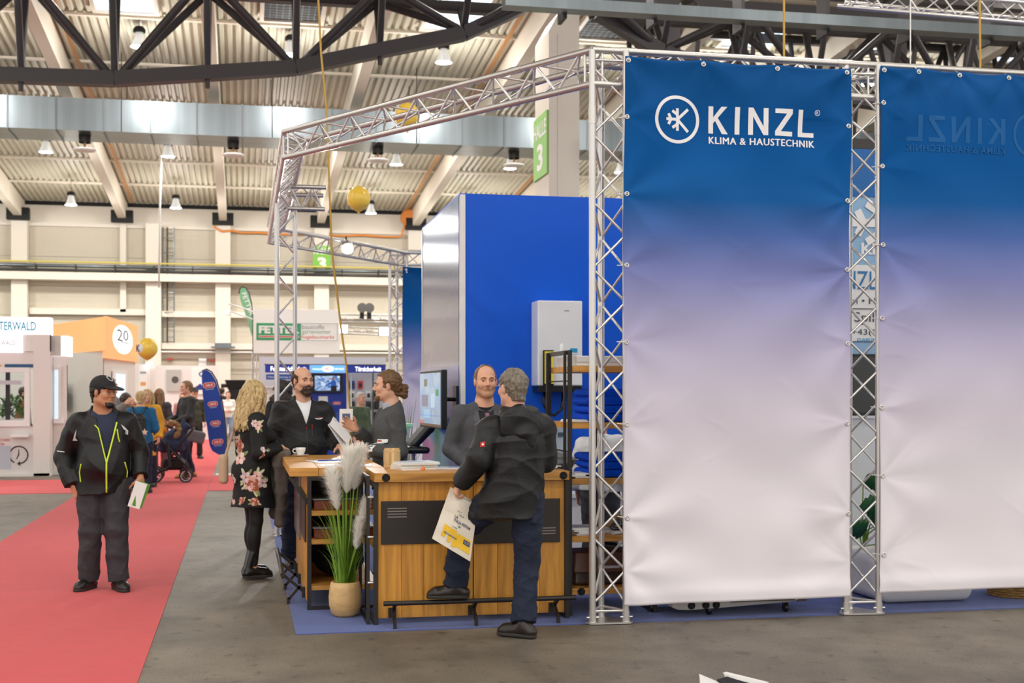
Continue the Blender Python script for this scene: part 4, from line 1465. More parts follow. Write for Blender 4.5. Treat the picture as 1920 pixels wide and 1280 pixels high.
M_porc = mat('porcelain', '#f1efec', 0.15)
sa = thing('saucer', 'white saucer under the coffee cup on the side counter', 'saucer', (0.505, 11.75, 1.07))
MB().lathe([(0, 0.004), (0.03, 0.003), (0.035, 0.0), (0.04, 0.004), (0.072, 0.014), (0.074, 0.017), (0.04, 0.009), (0, 0.008)], (0.505, 11.75, 1.07), 36).build('dish', M_porc, sa, smooth=True)
cu = thing('coffee_cup', 'white coffee cup standing on its saucer on the side counter', 'cup', (0.505, 11.75, 1.079))
MB().lathe([(0, 0.0), (0.024, 0.0), (0.03, 0.012), (0.042, 0.04), (0.045, 0.068), (0.043, 0.068), (0.039, 0.04), (0.026, 0.012), (0, 0.008)], (0.505, 11.75, 1.0795), 36).build('bowl', M_porc, cu, smooth=True)
MB().path([(0.505 - 0.04, 11.745, 1.0795 + 0.055), (0.505 - 0.062, 11.742, 1.0795 + 0.055), (0.505 - 0.07, 11.74, 1.0795 + 0.04), (0.505 - 0.06, 11.742, 1.0795 + 0.024), (0.505 - 0.036, 11.745, 1.0795 + 0.02)], 0.0055, 8).build('handle', M_porc, cu, smooth=True)
MB().lathe([(0, 0.055), (0.04, 0.055)], (0.505, 11.75, 1.0795), 24).build('coffee', mat('coffee', '#3a2416', 0.2), cu)
booklet('white flyer with blue pens on the side counter', 0.70, 10.75, 1.0712, 0.3, 0.42, 0.006, 0.2, '#e8edf4', None, 'flyer', 'flyer', '#c9d8ea')
booklet('plain white sheet at the near end of the side counter', 0.78, 10.15, 1.0712, 0.4, 0.22, 0.004, 0.02, '#f0f1f2', None, 'sheet', 'paper')
for i, (u, v, a) in enumerate(((0.66, 10.72, 0.4), (0.78, 10.74, 0.1))):
    p = thing('ballpoint_pen', ('left', 'right')[i] + ' blue ballpoint pen on the white flyer', 'pen', (u, v, 1.079), a, 'pens on the flyer')
    dx, dy = math.cos(a) * 0.065, math.sin(a) * 0.065
    MB().tube((u - dx, v - dy, 1.0842), (u + dx, v + dy, 1.0842), 0.005, 10).build('barrel', mat('pen_blue', '#2b3f9a', 0.3), p, smooth='auto')
    MB().tube((u + dx, v + dy, 1.0842), (u + dx * 1.16, v + dy * 1.16, 1.0842), 0.004, 10, 0.0012).build('tip', M_alu, p)

# pampas grass in a wooden pot
pot = thing('potted_grass', 'artificial pampas grass with three cream plumes in a round wooden pot', 'plant', (0.74, 9.6, 0.005))
PX, PY = 0.735, 9.6
MB().lathe([(0, 0.0), (0.075, 0.0), (0.1, 0.02), (0.118, 0.08), (0.121, 0.14), (0.115, 0.2), (0.106, 0.245), (0.098, 0.252), (0.092, 0.245), (0.1, 0.18), (0, 0.17)], (PX, PY, 0.005), 40).build('pot', mat('turned_wood', '#dfbc84', 0.45, noise=(5, 0.25, (1, 1, 3)), col2='#c49a60'), pot, smooth=True)
MB().lathe([(0, 0.215), (0.098, 0.205)], (PX, PY, 0.005), 24).build('soil', mat('moss', '#4a5a2a', 0.9, bump=(40, 0.8)), pot)
M_gr1, M_gr2 = mat('grass_blade', '#8db53c', 0.5, noise=(3, 0.35)), mat('grass_blade_dark', '#628f32', 0.5, noise=(3, 0.3))
blades = 0
for i in range(230):
    a = random.uniform(0, 2 * PI)
    r0 = random.uniform(0, 0.07)
    h = random.uniform(0.35, 0.78) if i > 16 else random.uniform(0.85, 1.0)
    lean = random.uniform(0.02, 0.22) * (1 if i > 16 else 0.3)
    w = random.uniform(0.0022, 0.0045) if i > 16 else 0.009
    pts = []
    for k in range(7):
        t = k / 6
        bend = lean * (0.25 * t + 0.75 * t ** 2.4)
        pts.append(Vector((PX + (r0 + bend) * math.cos(a), PY + (r0 * 0.8 + bend * 0.8) * math.sin(a), 0.2 + h * t - (lean * 0.5 * t ** 4))))
    s = Vector((-math.sin(a + 0.8), math.cos(a + 0.8), 0))
    vs, fs = [], []
    for k, p in enumerate(pts):
        ww = w * (1 - 0.9 * (k / 6) ** 2)
        vs += [p - s * ww, p + Vector((math.cos(a), math.sin(a), 0)) * ww * 0.5, p + s * ww]
    for k in range(6):
        fs += [(3 * k, 3 * k + 1, 3 * k + 4, 3 * k + 3), (3 * k + 1, 3 * k + 2, 3 * k + 5, 3 * k + 4)]
    MB().add(vs, fs).build('blade', M_gr1 if i % 3 else M_gr2, pot, smooth=True)
M_plume = mat('pampas_plume', '#ffffff', 0.9)
_n = M_plume.node_tree
_t = _n.nodes.new('ShaderNodeBsdfTranslucent')
_t.inputs['Color'].default_value = lin('#fffdf6')
_m = _n.nodes.new('ShaderNodeMixShader')
_m.inputs[0].default_value = 0.55
_n.links.new(_n.nodes['Principled BSDF'].outputs[0], _m.inputs[1])
_n.links.new(_t.outputs[0], _m.inputs[2])
_n.links.new(_m.outputs[0], _n.nodes['Material Output'].inputs['Surface'])


def plume(base, top, wid, n):
    """feathery seed head: short fine hairs around a bent stalk"""
    base, top = Vector(base), Vector(top)
    d = top - base
    L = d.length
    d.normalize()
    mb = MB()
    for i in range(n):
        t = random.random() ** 0.85
        prof = (0.35 + 0.65 * math.sin(PI * min(1, 0.1 + 0.75 * t)))
        a = random.uniform(0, 2 * PI)
        o = d.orthogonal().normalized()
        b = d.cross(o)
        out = (o * math.cos(a) + b * math.sin(a))
        p = base + d * L * t * 0.93
        hl = wid * prof * random.uniform(0.5, 1.5)
        q = p + out * hl * 0.62 + d * hl * 0.75
        r_ = q + out * hl * 0.36 + d * hl * 0.12 - Z * hl * 0.1
        s = d.cross(out).normalized() * 0.0016
        mb.add([p - s, p + s, q + s, q - s, r_], [(0, 1, 2, 3), (3, 2, 4)])
    o_ = mb.build('plume', M_plume, pot)
    tag(o_, kind='stuff')
    return o_


for bs, tp, w_, n_ in (((0.67, 9.5, 0.78), (0.63, 9.5, 1.09), 0.085, 1500), ((0.735, 9.5, 0.90), (0.77, 9.5, 1.22), 0.105, 1800), ((0.79, 9.52, 0.92), (0.845, 9.52, 1.25), 0.085, 1500), ((0.80, 9.46, 0.50), (0.83, 9.45, 0.73), 0.055, 1200), ((0.83, 9.5, 0.63), (0.88, 9.5, 0.86), 0.06, 1300)):
    plume(bs, tp, w_, n_)
    MB().path([(PX, PY, 0.2), ((PX + bs[0]) / 2, (PY + bs[1]) / 2, (0.2 + bs[2]) / 2 + 0.02), bs, tp], 0.006, 6, taper=(1, 1, 0.8, 0.3)).build('stalk', M_gr1, pot, smooth=True)

# ------------------------------------------------------------------ sculpting: signed distance fields meshed by surface nets
def vec3(p):
    return np.array(p, np.float64)


class Sculpt:
    def __init__(s, lo, hi, h):
        s.h = h
        s.lo = vec3(lo)
        s.n = np.maximum(np.ceil((vec3(hi) - s.lo) / h).astype(int) + 1, 4)
        s.f = np.full(s.n, 0.2, np.float32)

    def _win(s, lo, hi):
        a = np.clip(np.floor((lo - s.lo) / s.h).astype(int), 0, s.n - 1)
        b = np.clip(np.ceil((hi - s.lo) / s.h).astype(int) + 1, 1, s.n)
        b = np.maximum(b, a + 1)
        ax = [(s.lo[i] + s.h * np.arange(a[i], b[i])).astype(np.float32) for i in range(3)]
        return tuple(slice(a[i], b[i]) for i in range(3)), ax[0][:, None, None], ax[1][None, :, None], ax[2][None, None, :]

    def _mix(s, w, d, k, op):
        f = s.f[w]
        if op == 'add':
            if k > 0:
                hh = np.maximum(k - np.abs(f - d), 0) / k
                s.f[w] = np.minimum(f, d) - hh * hh * k * 0.25
            else:
                s.f[w] = np.minimum(f, d)
        else:
            if k > 0:
                hh = np.maximum(k - np.abs(f + d), 0) / k
                s.f[w] = np.maximum(f, -d) + hh * hh * k * 0.25
            else:
                s.f[w] = np.maximum(f, -d)

    def rc(s, a, b, ra, rb, k=0.03, flat=None, fk=1.0, op='add', clip=()):
        """rounded cone between a and b; flat=direction along which its section is thinner by fk; clip=(point, normal kept)"""
        a, b = vec3(a), vec3(b)
        R_ = max(ra, rb) + k + 3 * s.h
        w, x, y, z = s._win(np.minimum(a, b) - R_, np.maximum(a, b) + R_)
        ba = b - a
        L = max(float(ba @ ba), 1e-9)
        px, py, pz = x - a[0], y - a[1], z - a[2]
        t = np.clip((px * ba[0] + py * ba[1] + pz * ba[2]) / L, 0, 1)
        wx, wy, wz = px - t * ba[0], py - t * ba[1], pz - t * ba[2]
        q = wx * wx + wy * wy + wz * wz
        if flat is not None:
            n = vec3(flat) / np.linalg.norm(flat)
            wn = wx * n[0] + wy * n[1] + wz * n[2]
            q = q + wn * wn * (fk * fk - 1)
        d = np.sqrt(q) - (ra + (rb - ra) * t)
        if flat is not None and fk > 1:
            d = d / (0.5 + 0.5 * fk) if False else d
        for p, nn in clip:
            nn = vec3(nn) / np.linalg.norm(nn)
            d = np.maximum(d, -((x - p[0]) * nn[0] + (y - p[1]) * nn[1] + (z - p[2]) * nn[2]))
        s._mix(w, d.astype(np.float32), k, op)
        return s

    def ell(s, c, r, k=0.03, M=None, op='add', clip=()):
        """ellipsoid; M = 3x3 rotation (columns are its axes)"""
        c, r = vec3(c), vec3(r)
        R_ = r.max() + k + 3 * s.h
        w, x, y, z = s._win(c - R_, c + R_)
        px, py, pz = x - c[0], y - c[1], z - c[2]
        if M is not None:
            M = np.array(M, float)
            px, py, pz = (px * M[0, 0] + py * M[1, 0] + pz * M[2, 0]), (px * M[0, 1] + py * M[1, 1] + pz * M[2, 1]), (px * M[0, 2] + py * M[1, 2] + pz * M[2, 2])
        k0 = np.sqrt((px / r[0]) ** 2 + (py / r[1]) ** 2 + (pz / r[2]) ** 2)
        k1 = np.sqrt((px / r[0] ** 2) ** 2 + (py / r[1] ** 2) ** 2 + (pz / r[2] ** 2) ** 2)
        d = k0 * (k0 - 1) / np.maximum(k1, 1e-6)
        for p, nn in clip:
            nn = vec3(nn) / np.linalg.norm(nn)
            d = np.maximum(d, -((x - p[0]) * nn[0] + (y - p[1]) * nn[1] + (z - p[2]) * nn[2]))
        s._mix(w, d.astype(np.float32), k, op)
        return s

    def boxr(s, c, r, rad=0.01, k=0.01, M=None, op='add'):
        c, r = vec3(c), vec3(r)
        R_ = np.linalg.norm(r) + k + 3 * s.h
        w, x, y, z = s._win(c - R_, c + R_)
        px, py, pz = x - c[0], y - c[1], z - c[2]
        if M is not None:
            M = np.array(M, float)
            px, py, pz = (px * M[0, 0] + py * M[1, 0] + pz * M[2, 0]), (px * M[0, 1] + py * M[1, 1] + pz * M[2, 1]), (px * M[0, 2] + py * M[1, 2] + pz * M[2, 2])
        qx, qy, qz = np.abs(px) - r[0] + rad, np.abs(py) - r[1] + rad, np.abs(pz) - r[2] + rad
        d = np.sqrt(np.maximum(qx, 0) ** 2 + np.maximum(qy, 0) ** 2 + np.maximum(qz, 0) ** 2) + np.minimum(np.maximum(np.maximum(qx, qy), qz), 0) - rad
        s._mix(w, d.astype(np.float32), k, op)
        return s

    def keep(s, *planes):
        """cuts away the corner region where ALL the planes (point, normal) are on their positive side"""
        x = (s.lo[0] + s.h * np.arange(s.n[0])).astype(np.float32)[:, None, None]
        y = (s.lo[1] + s.h * np.arange(s.n[1])).astype(np.float32)[None, :, None]
        z = (s.lo[2] + s.h * np.arange(s.n[2])).astype(np.float32)[None, None, :]
        g = None
        for p, nn in planes:
            nn = vec3(nn) / np.linalg.norm(nn)
            e = (x - p[0]) * nn[0] + (y - p[1]) * nn[1] + (z - p[2]) * nn[2]
            g = e if g is None else np.minimum(g, e)
        s.f = np.maximum(s.f, g.astype(np.float32))
        return s

    def wrinkle(s, amp, seed=1, freq=22, zone=None):
        """cloth folds near the surface"""
        m = np.abs(s.f) < max(4 * s.h, 2.5 * amp)
        i = np.argwhere(m)
        p = s.lo + i * s.h
        rg = np.random.default_rng(seed)
        o = np.zeros(len(p))
        for j in range(7):
            d = rg.normal(size=3) * (1, 1, 1.5)
            d /= np.linalg.norm(d)
            fr = freq * rg.uniform(0.5, 1.6)
            ph = rg.uniform(0, 6.28)
            d2 = rg.normal(size=3)
            o += (1 - np.abs(np.sin(0.5 * (p @ d) * fr + ph + 1.1 * np.sin((p @ d2) * fr * 0.35 + ph)))) ** 1.6 * rg.uniform(0.5, 1)
        o = (o / 2.0 - 0.7) * amp * 1.35
        s.f[m] -= o.astype(np.float32)
        return s

    def hit(s, o, d, far=1.2):
        """first surface point from o along d"""
        o, d = vec3(o), vec3(d) / np.linalg.norm(d)
        t = np.arange(0, far, s.h * 0.5)
        p = o + t[:, None] * d
        i = (p - s.lo) / s.h
        ok = ((i >= 0) & (i < s.n - 1.001)).all(1)
        if not ok.any():
            return None
        t, i = t[ok], i[ok]
        b = np.floor(i).astype(int)
        q = i - b
        v = 0
        for dx in (0, 1):
            for dy in (0, 1):
                for dz in (0, 1):
                    v = v + s.f[b[:, 0] + dx, b[:, 1] + dy, b[:, 2] + dz] * (q[:, 0] if dx else 1 - q[:, 0]) * (q[:, 1] if dy else 1 - q[:, 1]) * (q[:, 2] if dz else 1 - q[:, 2])
        j = np.argmax(v < 0)
        if not (v < 0).any():
            return None
        if j > 0:
            u = v[j - 1] / (v[j - 1] - v[j] + 1e-9)
            return o + (t[j - 1] + (t[j] - t[j - 1]) * u) * d
        return o + t[j] * d

    def mesh(s, name, m):
        f = s.f
        f = np.pad(f, 1, constant_values=0.2)
        lo = s.lo - s.h
        S = f < 0
        c = np.zeros(tuple(np.array(f.shape) - 1), np.int8)
        offs = [(dx, dy, dz) for dx in (0, 1) for dy in (0, 1) for dz in (0, 1)]
        n = f.shape
        for dx, dy, dz in offs:
            c += S[dx:n[0] - 1 + dx, dy:n[1] - 1 + dy, dz:n[2] - 1 + dz]
        act = np.argwhere((c > 0) & (c < 8))
        V = np.stack([f[act[:, 0] + o[0], act[:, 1] + o[1], act[:, 2] + o[2]] for o in offs])
        acc = np.zeros((len(act), 3))
        cnt = np.zeros(len(act))
        for i in range(8):
            for j in range(i + 1, 8):
                if sum(abs(offs[i][k] - offs[j][k]) for k in range(3)) != 1:
                    continue
                cr = (V[i] < 0) != (V[j] < 0)
                t = np.where(cr, V[i] / np.where(cr, V[i] - V[j], 1), 0)
                for k in range(3):
                    acc[:, k] += np.where(cr, offs[i][k] + t * (offs[j][k] - offs[i][k]), 0)
                cnt += cr
        pos = lo + (act + acc / np.maximum(cnt, 1)[:, None]) * s.h
        idx = np.full(c.shape, -1, np.int32)
        idx[act[:, 0], act[:, 1], act[:, 2]] = np.arange(len(act))
        quads = []
        for ax in range(3):
            b, d = (ax + 1) % 3, (ax + 2) % 3
            sl0 = [slice(1, -1)] * 3
            sl1 = [slice(1, -1)] * 3
            sl0[ax] = slice(0, -1)
            sl1[ax] = slice(1, None)
            A, B = S[tuple(sl0)], S[tuple(sl1)]
            e = np.argwhere(A != B)
            off = np.ones(3, int)
            off[ax] = 0
            e0 = e + off
            inside = A[tuple(e.T)]
            ub, ud = np.eye(3, dtype=int)[b], np.eye(3, dtype=int)[d]
            q = [idx[tuple((e0 - o).T)] for o in (ub * 0 + ud * 0, ub, ub + ud, ud)]
            q = np.stack(q, 1)
            q[~inside] = q[~inside][:, ::-1]
            quads.append(q)
        q = np.concatenate(quads)
        q = q[(q >= 0).all(1)]
        me = bpy.data.meshes.new(name)
        me.vertices.add(len(pos))
        me.vertices.foreach_set('co', pos.astype(np.float32).ravel())
        me.loops.add(len(q) * 4)
        me.loops.foreach_set('vertex_index', q.astype(np.int32).ravel())
        me.polygons.add(len(q))
        me.polygons.foreach_set('loop_start', np.arange(0, len(q) * 4, 4, dtype=np.int32))
        me.polygons.foreach_set('loop_total', np.full(len(q), 4, np.int32))
        me.update(calc_edges=True)
        me.validate()
        me.shade_smooth()
        me.materials.append(m)
        return me


def decal(name, m, parent, S, o, ax, ay, d, poly, lift=0.003, close=True):
    """a printed shape laid on the sculpted surface: polygon points in the plane (o, ax, ay), carried along d onto the surface"""
    o, ax, ay, d = vec3(o), vec3(ax), vec3(ay), vec3(d) / np.linalg.norm(d)
    cx_, cy_ = float(np.mean([p[0] for p in poly])), float(np.mean([p[1] for p in poly]))
    size = max(max(p[0] for p in poly) - min(p[0] for p in poly), max(p[1] for p in poly) - min(p[1] for p in poly))
    nr = int(min(6, max(1, math.ceil(size / 0.05))))
    dn = []
    for (x0, y0), (x1, y1) in zip(poly, list(poly[1:]) + [poly[0]]):
        k_ = max(1, int(math.ceil(math.hypot(x1 - x0, y1 - y0) / 0.03)))
        dn += [(x0 + (x1 - x0) * q / k_, y0 + (y1 - y0) * q / k_) for q in range(k_)]
    poly = dn
    P = [(cx_, cy_)]
    for q in range(1, nr + 1):
        P += [(cx_ + (x - cx_) * q / nr, cy_ + (y - cy_) * q / nr) for x, y in poly]
    vs = []
    for x, y in P:
        h = S.hit(o + ax * x + ay * y - d * 0.25, d)
        if h is None:
            return None
        vs.append(tuple(h - d * lift))
    n = len(poly)
    b = MB()
    b.v = vs
    b.f = [(0, 1 + i, 1 + (i + 1) % n) for i in range(n)]
    for q in range(nr - 1):
        a_, c_ = 1 + q * n, 1 + (q + 1) * n
        b.f += [(a_ + i, c_ + i, c_ + (i + 1) % n, a_ + (i + 1) % n) for i in range(n)]
    me = bpy.data.meshes.new(name)
    me.from_pydata(b.v, [], b.f)
    me.materials.append(m)
    me.shade_smooth()
    return link_mesh(name, me, parent)


def on_surface(S, pts, d, lift=0.003, back=0.3):
    out = []
    for p in pts:
        h = S.hit(vec3(p) - vec3(d) * back, d)
        out.append(tuple(h - vec3(d) * lift) if h is not None else tuple(p))
    return out


def local_mesh(name, mb, m, parent, smooth=True):
    me = bpy.data.meshes.new(name)
    me.from_pydata([tuple(p) for p in mb.v], [], mb.f)
    me.materials.append(m)
    if smooth:
        me.shade_smooth()
    return link_mesh(name, me, parent)


# ------------------------------------------------------------------ people
def skin(name, c):
    m = mat(name, c, 0.5, noise=(9, 0.06))
    b = m.node_tree.nodes['Principled BSDF']
    b.inputs['Subsurface Weight'].default_value = 0.08
    b.inputs['Subsurface Radius'].default_value = (0.01, 0.004, 0.002)
    return m


SKIN = skin('skin_fair', '#dca98c')
SKIN2 = skin('skin_warm', '#c98f6b')
M_eye = mat('eye_white', '#b5a69b', 0.3)
M_iris = mat('iris', '#2b2f33', 0.15)
M_lip = mat('lips', '#b5705f', 0.45)


def hair_mat(name, c, c2):
    m = mat(name, c, 0.45, noise=(70, 0.5, (1, 1, 0.15)), col2=c2, bump=(120, 0.6, (1, 1, 0.1)))
    return m


def hand(S, w, d, n, t, curl=0.5, size=1.0, k=0.008, spread=0.0):
    """five-fingered hand: w wrist, d towards the fingers, n the palm side, t towards the thumb"""
    w, d = vec3(w), vec3(d) / np.linalg.norm(d)
    n = vec3(n) - d * (vec3(n) @ d)
    n /= np.linalg.norm(n)
    t0 = np.cross(d, n)
    t = t0 if t0 @ vec3(t) > 0 else -t0
    z = size
    for i, off in enumerate((0.031, 0.011, -0.010, -0.029)):
        kn = w + d * (0.088 - 0.006 * abs(i - 1)) * z + t * off * z
        S.rc(w + t * off * 0.62 * z + d * 0.012 * z, kn, 0.0155 * z, 0.0118 * z, 0.018, n, 1.15)
        L = (0.074, 0.082, 0.076, 0.058)[i] * z
        p, a = kn, 0.0
        dd0 = d + t * spread * (1.5 - i) * 0.12
        dd0 /= np.linalg.norm(dd0)
        for j, (f, r0, r1, c) in enumerate(((0.46, 0.0098, 0.009, 0.75), (0.3, 0.009, 0.0082, 1.0), (0.24, 0.0082, 0.007, 0.7))):
            a += curl * c * (1 + 0.12 * i)
            dd = dd0 * math.cos(a) + n * math.sin(a)
            q = p + dd * L * f
            S.rc(p, q, r0 * z, r1 * z, k if j else 0.012)
            p = q
    p = w + t * 0.024 * z + d * 0.022 * z + n * 0.006 * z
    td = d * 0.62 + t * 0.72 + n * (0.22 + 0.35 * curl)
    for j, (L, r0, r1) in enumerate(((0.042, 0.0155, 0.012), (0.032, 0.0115, 0.0098), (0.026, 0.0098, 0.0078))):
        td = td / np.linalg.norm(td)
        q = p + td * L * z
        S.rc(p, q, r0 * z, r1 * z, 0.012 if j == 0 else 0.006)
        p = q
        td = td + d * 0.28 - t * 0.12 + n * 0.25 * curl


def rotz(a):
    c, s = math.cos(a), math.sin(a)
    return np.array([[c, -s, 0], [s, c, 0], [0, 0, 1.0]])


def rotx(a):
    c, s = math.cos(a), math.sin(a)
    return np.array([[1, 0, 0], [0, c, -s], [0, s, c]])


def roty(a):
    c, s = math.cos(a), math.sin(a)
    return np.array([[c, 0, s], [0, 1, 0], [-s, 0, c]])


class Head:
    """head frame: centre between crown and chin, facing -y"""

    def __init__(s, c, yaw=0, pitch=0, roll=0, scale=1.0, fem=False):
        s.c = vec3(c)
        s.M = rotz(R(yaw)) @ rotx(R(pitch)) @ roty(R(roll))
        s.k = scale
        s.fem = fem

    def p(s, x, y, z):
        return s.c + s.M @ vec3((x, y, z)) * s.k

    def v(s, x, y, z):
        return s.M @ vec3((x, y, z))

    def r(s, *a):
        return tuple(x * s.k for x in a)

    def build(s, S, neck):
        k = s.k
        S.ell(s.p(0, 0.018, 0.032), s.r(0.076, 0.096, 0.086), 0.02, s.M)
        S.ell(s.p(0, -0.012, -0.03), s.r(0.064, 0.074, 0.082), 0.03, s.M)
        jw = 0.034 if s.fem else 0.040
        for x in (-1, 1):
            S.rc(s.p(x * jw, -0.005, -0.062), s.p(x * 0.018, -0.068, -0.096), 0.027 * k, 0.02 * k, 0.03)
            S.ell(s.p(x * 0.038, -0.058, -0.022), s.r(0.026, 0.024, 0.024), 0.025, s.M)
            S.ell(s.p(x * 0.077, 0.012, -0.004), s.r(0.009, 0.02, 0.033), 0.006, s.M @ rotz(x * 0.35))
            S.rc(s.p(x * 0.016, -0.083, 0.028), s.p(x * 0.046, -0.072, 0.026), 0.011 * k, 0.009 * k, 0.012)
        S.rc(s.p(0, -0.07, -0.094), s.p(0, -0.07, -0.096), 0.021 * k, 0.02 * k, 0.02)
        for x in (-1, 1):
            S.ell(s.p(x * 0.031, -0.094, 0.006), s.r(0.016, 0.015, 0.011), 0.014, s.M, 'cut')
        S.rc(s.p(0, -0.082, 0.014), s.p(0, -0.106, -0.022), 0.0085 * k, 0.0115 * k, 0.012)
        for x in (-1, 1):
            S.ell(s.p(x * 0.011, -0.094, -0.027), s.r(0.0085, 0.01, 0.0075), 0.006, s.M)
        S.rc(s.p(-0.016, -0.082, -0.056), s.p(0.016, -0.082, -0.056), 0.009 * k, 0.009 * k, 0.012)
        S.rc(s.p(-0.02, -0.0945, -0.0545), s.p(0.02, -0.0945, -0.0545), 0.0025, 0.0025, 0.004, op='cut')
        nk = vec3(neck)
        S.rc(s.p(0, 0.028, -0.06), nk, (0.05 if s.fem else 0.058) * k, (0.056 if s.fem else 0.066) * k, 0.03)

    def face(s, root, brow='#6b4a32', eyes=True):
        k = s.k
        if eyes:
            for x in (-1, 1):
                mb = MB()
                mb.ball((0, 0, 0), 0.0125 * k, 14, 10)
                mb.v = [tuple(s.p(x * 0.031, -0.0675, 0.006) + vec3(v)) for v in mb.v]
                e = local_mesh('eye', mb, M_eye, root)
                mb = MB()
                mb.ball((0, 0, 0), (0.0062 * k, 0.0024 * k, 0.0062 * k), 12, 8)
                mb.v = [tuple(s.p(x * 0.031, -0.0788, 0.0055) + s.M @ vec3(v)) for v in mb.v]
                local_mesh('iris', mb, M_iris, e)
                mb = MB()                                        # upper lid
                mb.path([s.p(x * 0.031 + 0.0145 * q, -0.0805 + 0.0055 * q * q, 0.0115 - 0.004 * q * q) for q in np.linspace(-1, 1, 7)], 0.0034 * k, 6)
                local_mesh('eyelid', mb, root.data.materials[0], root)
        m = mat('brow' + brow, brow, 0.8)
        for x in (-1, 1):
            mb = MB()
            mb.path([s.p(x * a, b, c) for a, b, c in ((0.015, -0.094, 0.026), (0.03, -0.0905, 0.031), (0.046, -0.08, 0.027))], 0.0038 * k, 6, taper=(1, 1.1, 0.5))
            local_mesh('eyebrow', mb, m, root)
        mb = MB()
        mb.path([s.p(a, b, -0.0505) for a, b in ((-0.021, -0.086), (-0.008, -0.0905), (0.008, -0.0905), (0.021, -0.086))], 0.0036 * k, 6, taper=(0.4, 1, 1, 0.4))
        mb.path([s.p(a, b, -0.0585) for a, b in ((-0.02, -0.0845), (-0.008, -0.089), (0.008, -0.089), (0.02, -0.0845))], 0.0045 * k, 6, taper=(0.4, 1, 1, 0.4))
        local_mesh('lips', mb, M_lip, root)

    def sculpt(s, h, lo=(-0.17, -0.2, -0.34), hi=(0.17, 0.24, 0.2)):
        P = np.array([s.p(x, y, z) for x in (lo[0], hi[0]) for y in (lo[1], hi[1]) for z in (lo[2], hi[2])])
        return Sculpt(P.min(0), P.max(0), h)

    def hair(s, root, m, style='short', h=0.005, seed=3):
        S = s.sculpt(h)
        o = 0.011 if style != 'thin' else 0.006
        S.ell(s.p(0, 0.02, 0.034), s.r(0.076 + o, 0.096 + o, 0.086 + o), 0, s.M)
        S.rc(s.p(0, 0.05, 0), s.p(0, 0.066, -0.066), 0.07 * s.k, 0.048 * s.k, 0.02)
        if style == 'bald':                                      # sides and back only
            S.keep((s.p(0, 0, 0.052), s.v(0, -0.35, 1)))
        S.keep((s.p(0, -0.03, 0), s.v(0, -1, 0)), (s.p(0, 0, 0.072 if style in ('short', 'pony') else 0.085), s.v(0, -0.25, -1)))
        if style == 'thin':
            S.keep((s.p(0, -0.045, 0), s.v(0, -1, 0.35)))
            S.keep((s.p(0, 0.0, 0), s.v(0, -1, 0)), (s.p(0, 0, 0.01), s.v(0, 0, -1)))
        S.keep((s.p(0, 0.005, 0), s.v(0, -1, 0)), (s.p(0, 0, -0.03), s.v(0, 0, -1)))
        S.keep((s.p(0, 0, -0.085), s.v(0, 0, -1)))
        for x in (-1, 1):
            S.ell(s.p(x * 0.086, 0.008, -0.012), s.r(0.02, 0.026, 0.034), 0.006, s.M, 'cut')
        if style == 'pony':
            S.rc(s.p(0, 0.11, 0.0), s.p(0, 0.135, -0.015), 0.016, 0.02, 0.01)
            S.rc(s.p(0, 0.145, -0.02), s.p(0, 0.142, -0.085), 0.034, 0.026, 0.02)
        if style == 'bun':
            S.ell(s.p(0, 0.09, 0.06), s.r(0.055, 0.045, 0.05), 0.015, s.M)
        S.wrinkle(0.006, seed, 130)
        return link_mesh('hair', S.mesh('hair', m), root)

    def long_hair(s, root, m, h=0.006, length=0.36, seed=5, wave=0.012, n=70, back_only=False):
        S = s.sculpt(h, (-0.2, -0.2, -0.16 - length), (0.2, 0.3, 0.2))
        S.ell(s.p(0, 0.022, 0.036), s.r(0.086, 0.105, 0.095), 0, s.M)
        S.keep((s.p(0, -0.035, 0), s.v(0, -1, 0)), (s.p(0, 0, 0.075), s.v(0, -0.3, -1)))
        rg = np.random.default_rng(seed)
        for i in range(n):
            a = rg.uniform(-2.55, 2.55)                          # around the head, 0 = back
            x0, y0 = 0.078 * math.sin(a), 0.022 + 0.094 * math.cos(a)
            if y0 < -0.045:
                continue
            L = length * rg.uniform(0.8, 1.05)
            ph, p = rg.uniform(0, 6), s.p(x0 * 0.85, y0 * 0.85, 0.07)
            r0 = rg.uniform(0.010, 0.017)
            for j in range(1, 8):
                t = j / 7
                sp = 1.0 + 0.22 * math.sin(min(t, 0.8) * 3)
                q = s.p(x0 * sp + wave * math.sin(ph + t * 6), y0 * (1.0 + 0.12 * t) + 0.025 * t + wave * math.cos(ph + t * 5), 0.07 - (0.07 + L) * t)
                S.rc(p, q, r0 * (1 - 0.45 * (t - 1 / 7)), r0 * (1 - 0.45 * t), 0.006)
                p = q
        S.wrinkle(0.004, seed, 150)
        return link_mesh('hair', S.mesh('hair', m), root)

    def beard(s, root, m, full=True, h=0.004):
        S = s.sculpt(h, (-0.12, -0.16, -0.18), (0.12, 0.1, 0.05))
        for x in (-1, 1):
            S.rc(s.p(x * 0.043, 0.0, -0.06), s.p(x * 0.018, -0.07, -0.098), 0.028 * s.k, 0.0245 * s.k, 0.02)
            if full:
                S.rc(s.p(x * 0.026, -0.078, -0.05), s.p(x * 0.002, -0.09, -0.042), 0.008 * s.k, 0.008 * s.k, 0.008)
        S.rc(s.p(0, -0.07, -0.095), s.p(0, -0.075, -0.112 if full else -0.098), (0.026 if full else 0.0235) * s.k, 0.0235 * s.k, 0.02)
        if full:
            S.rc(s.p(-0.03, -0.074, -0.062), s.p(0.03, -0.074, -0.062), 0.019 * s.k, 0.019 * s.k, 0.012)
        S.ell(s.p(0, -0.102, -0.056), s.r(0.016, 0.02, 0.0055), 0.004, s.M, 'cut')
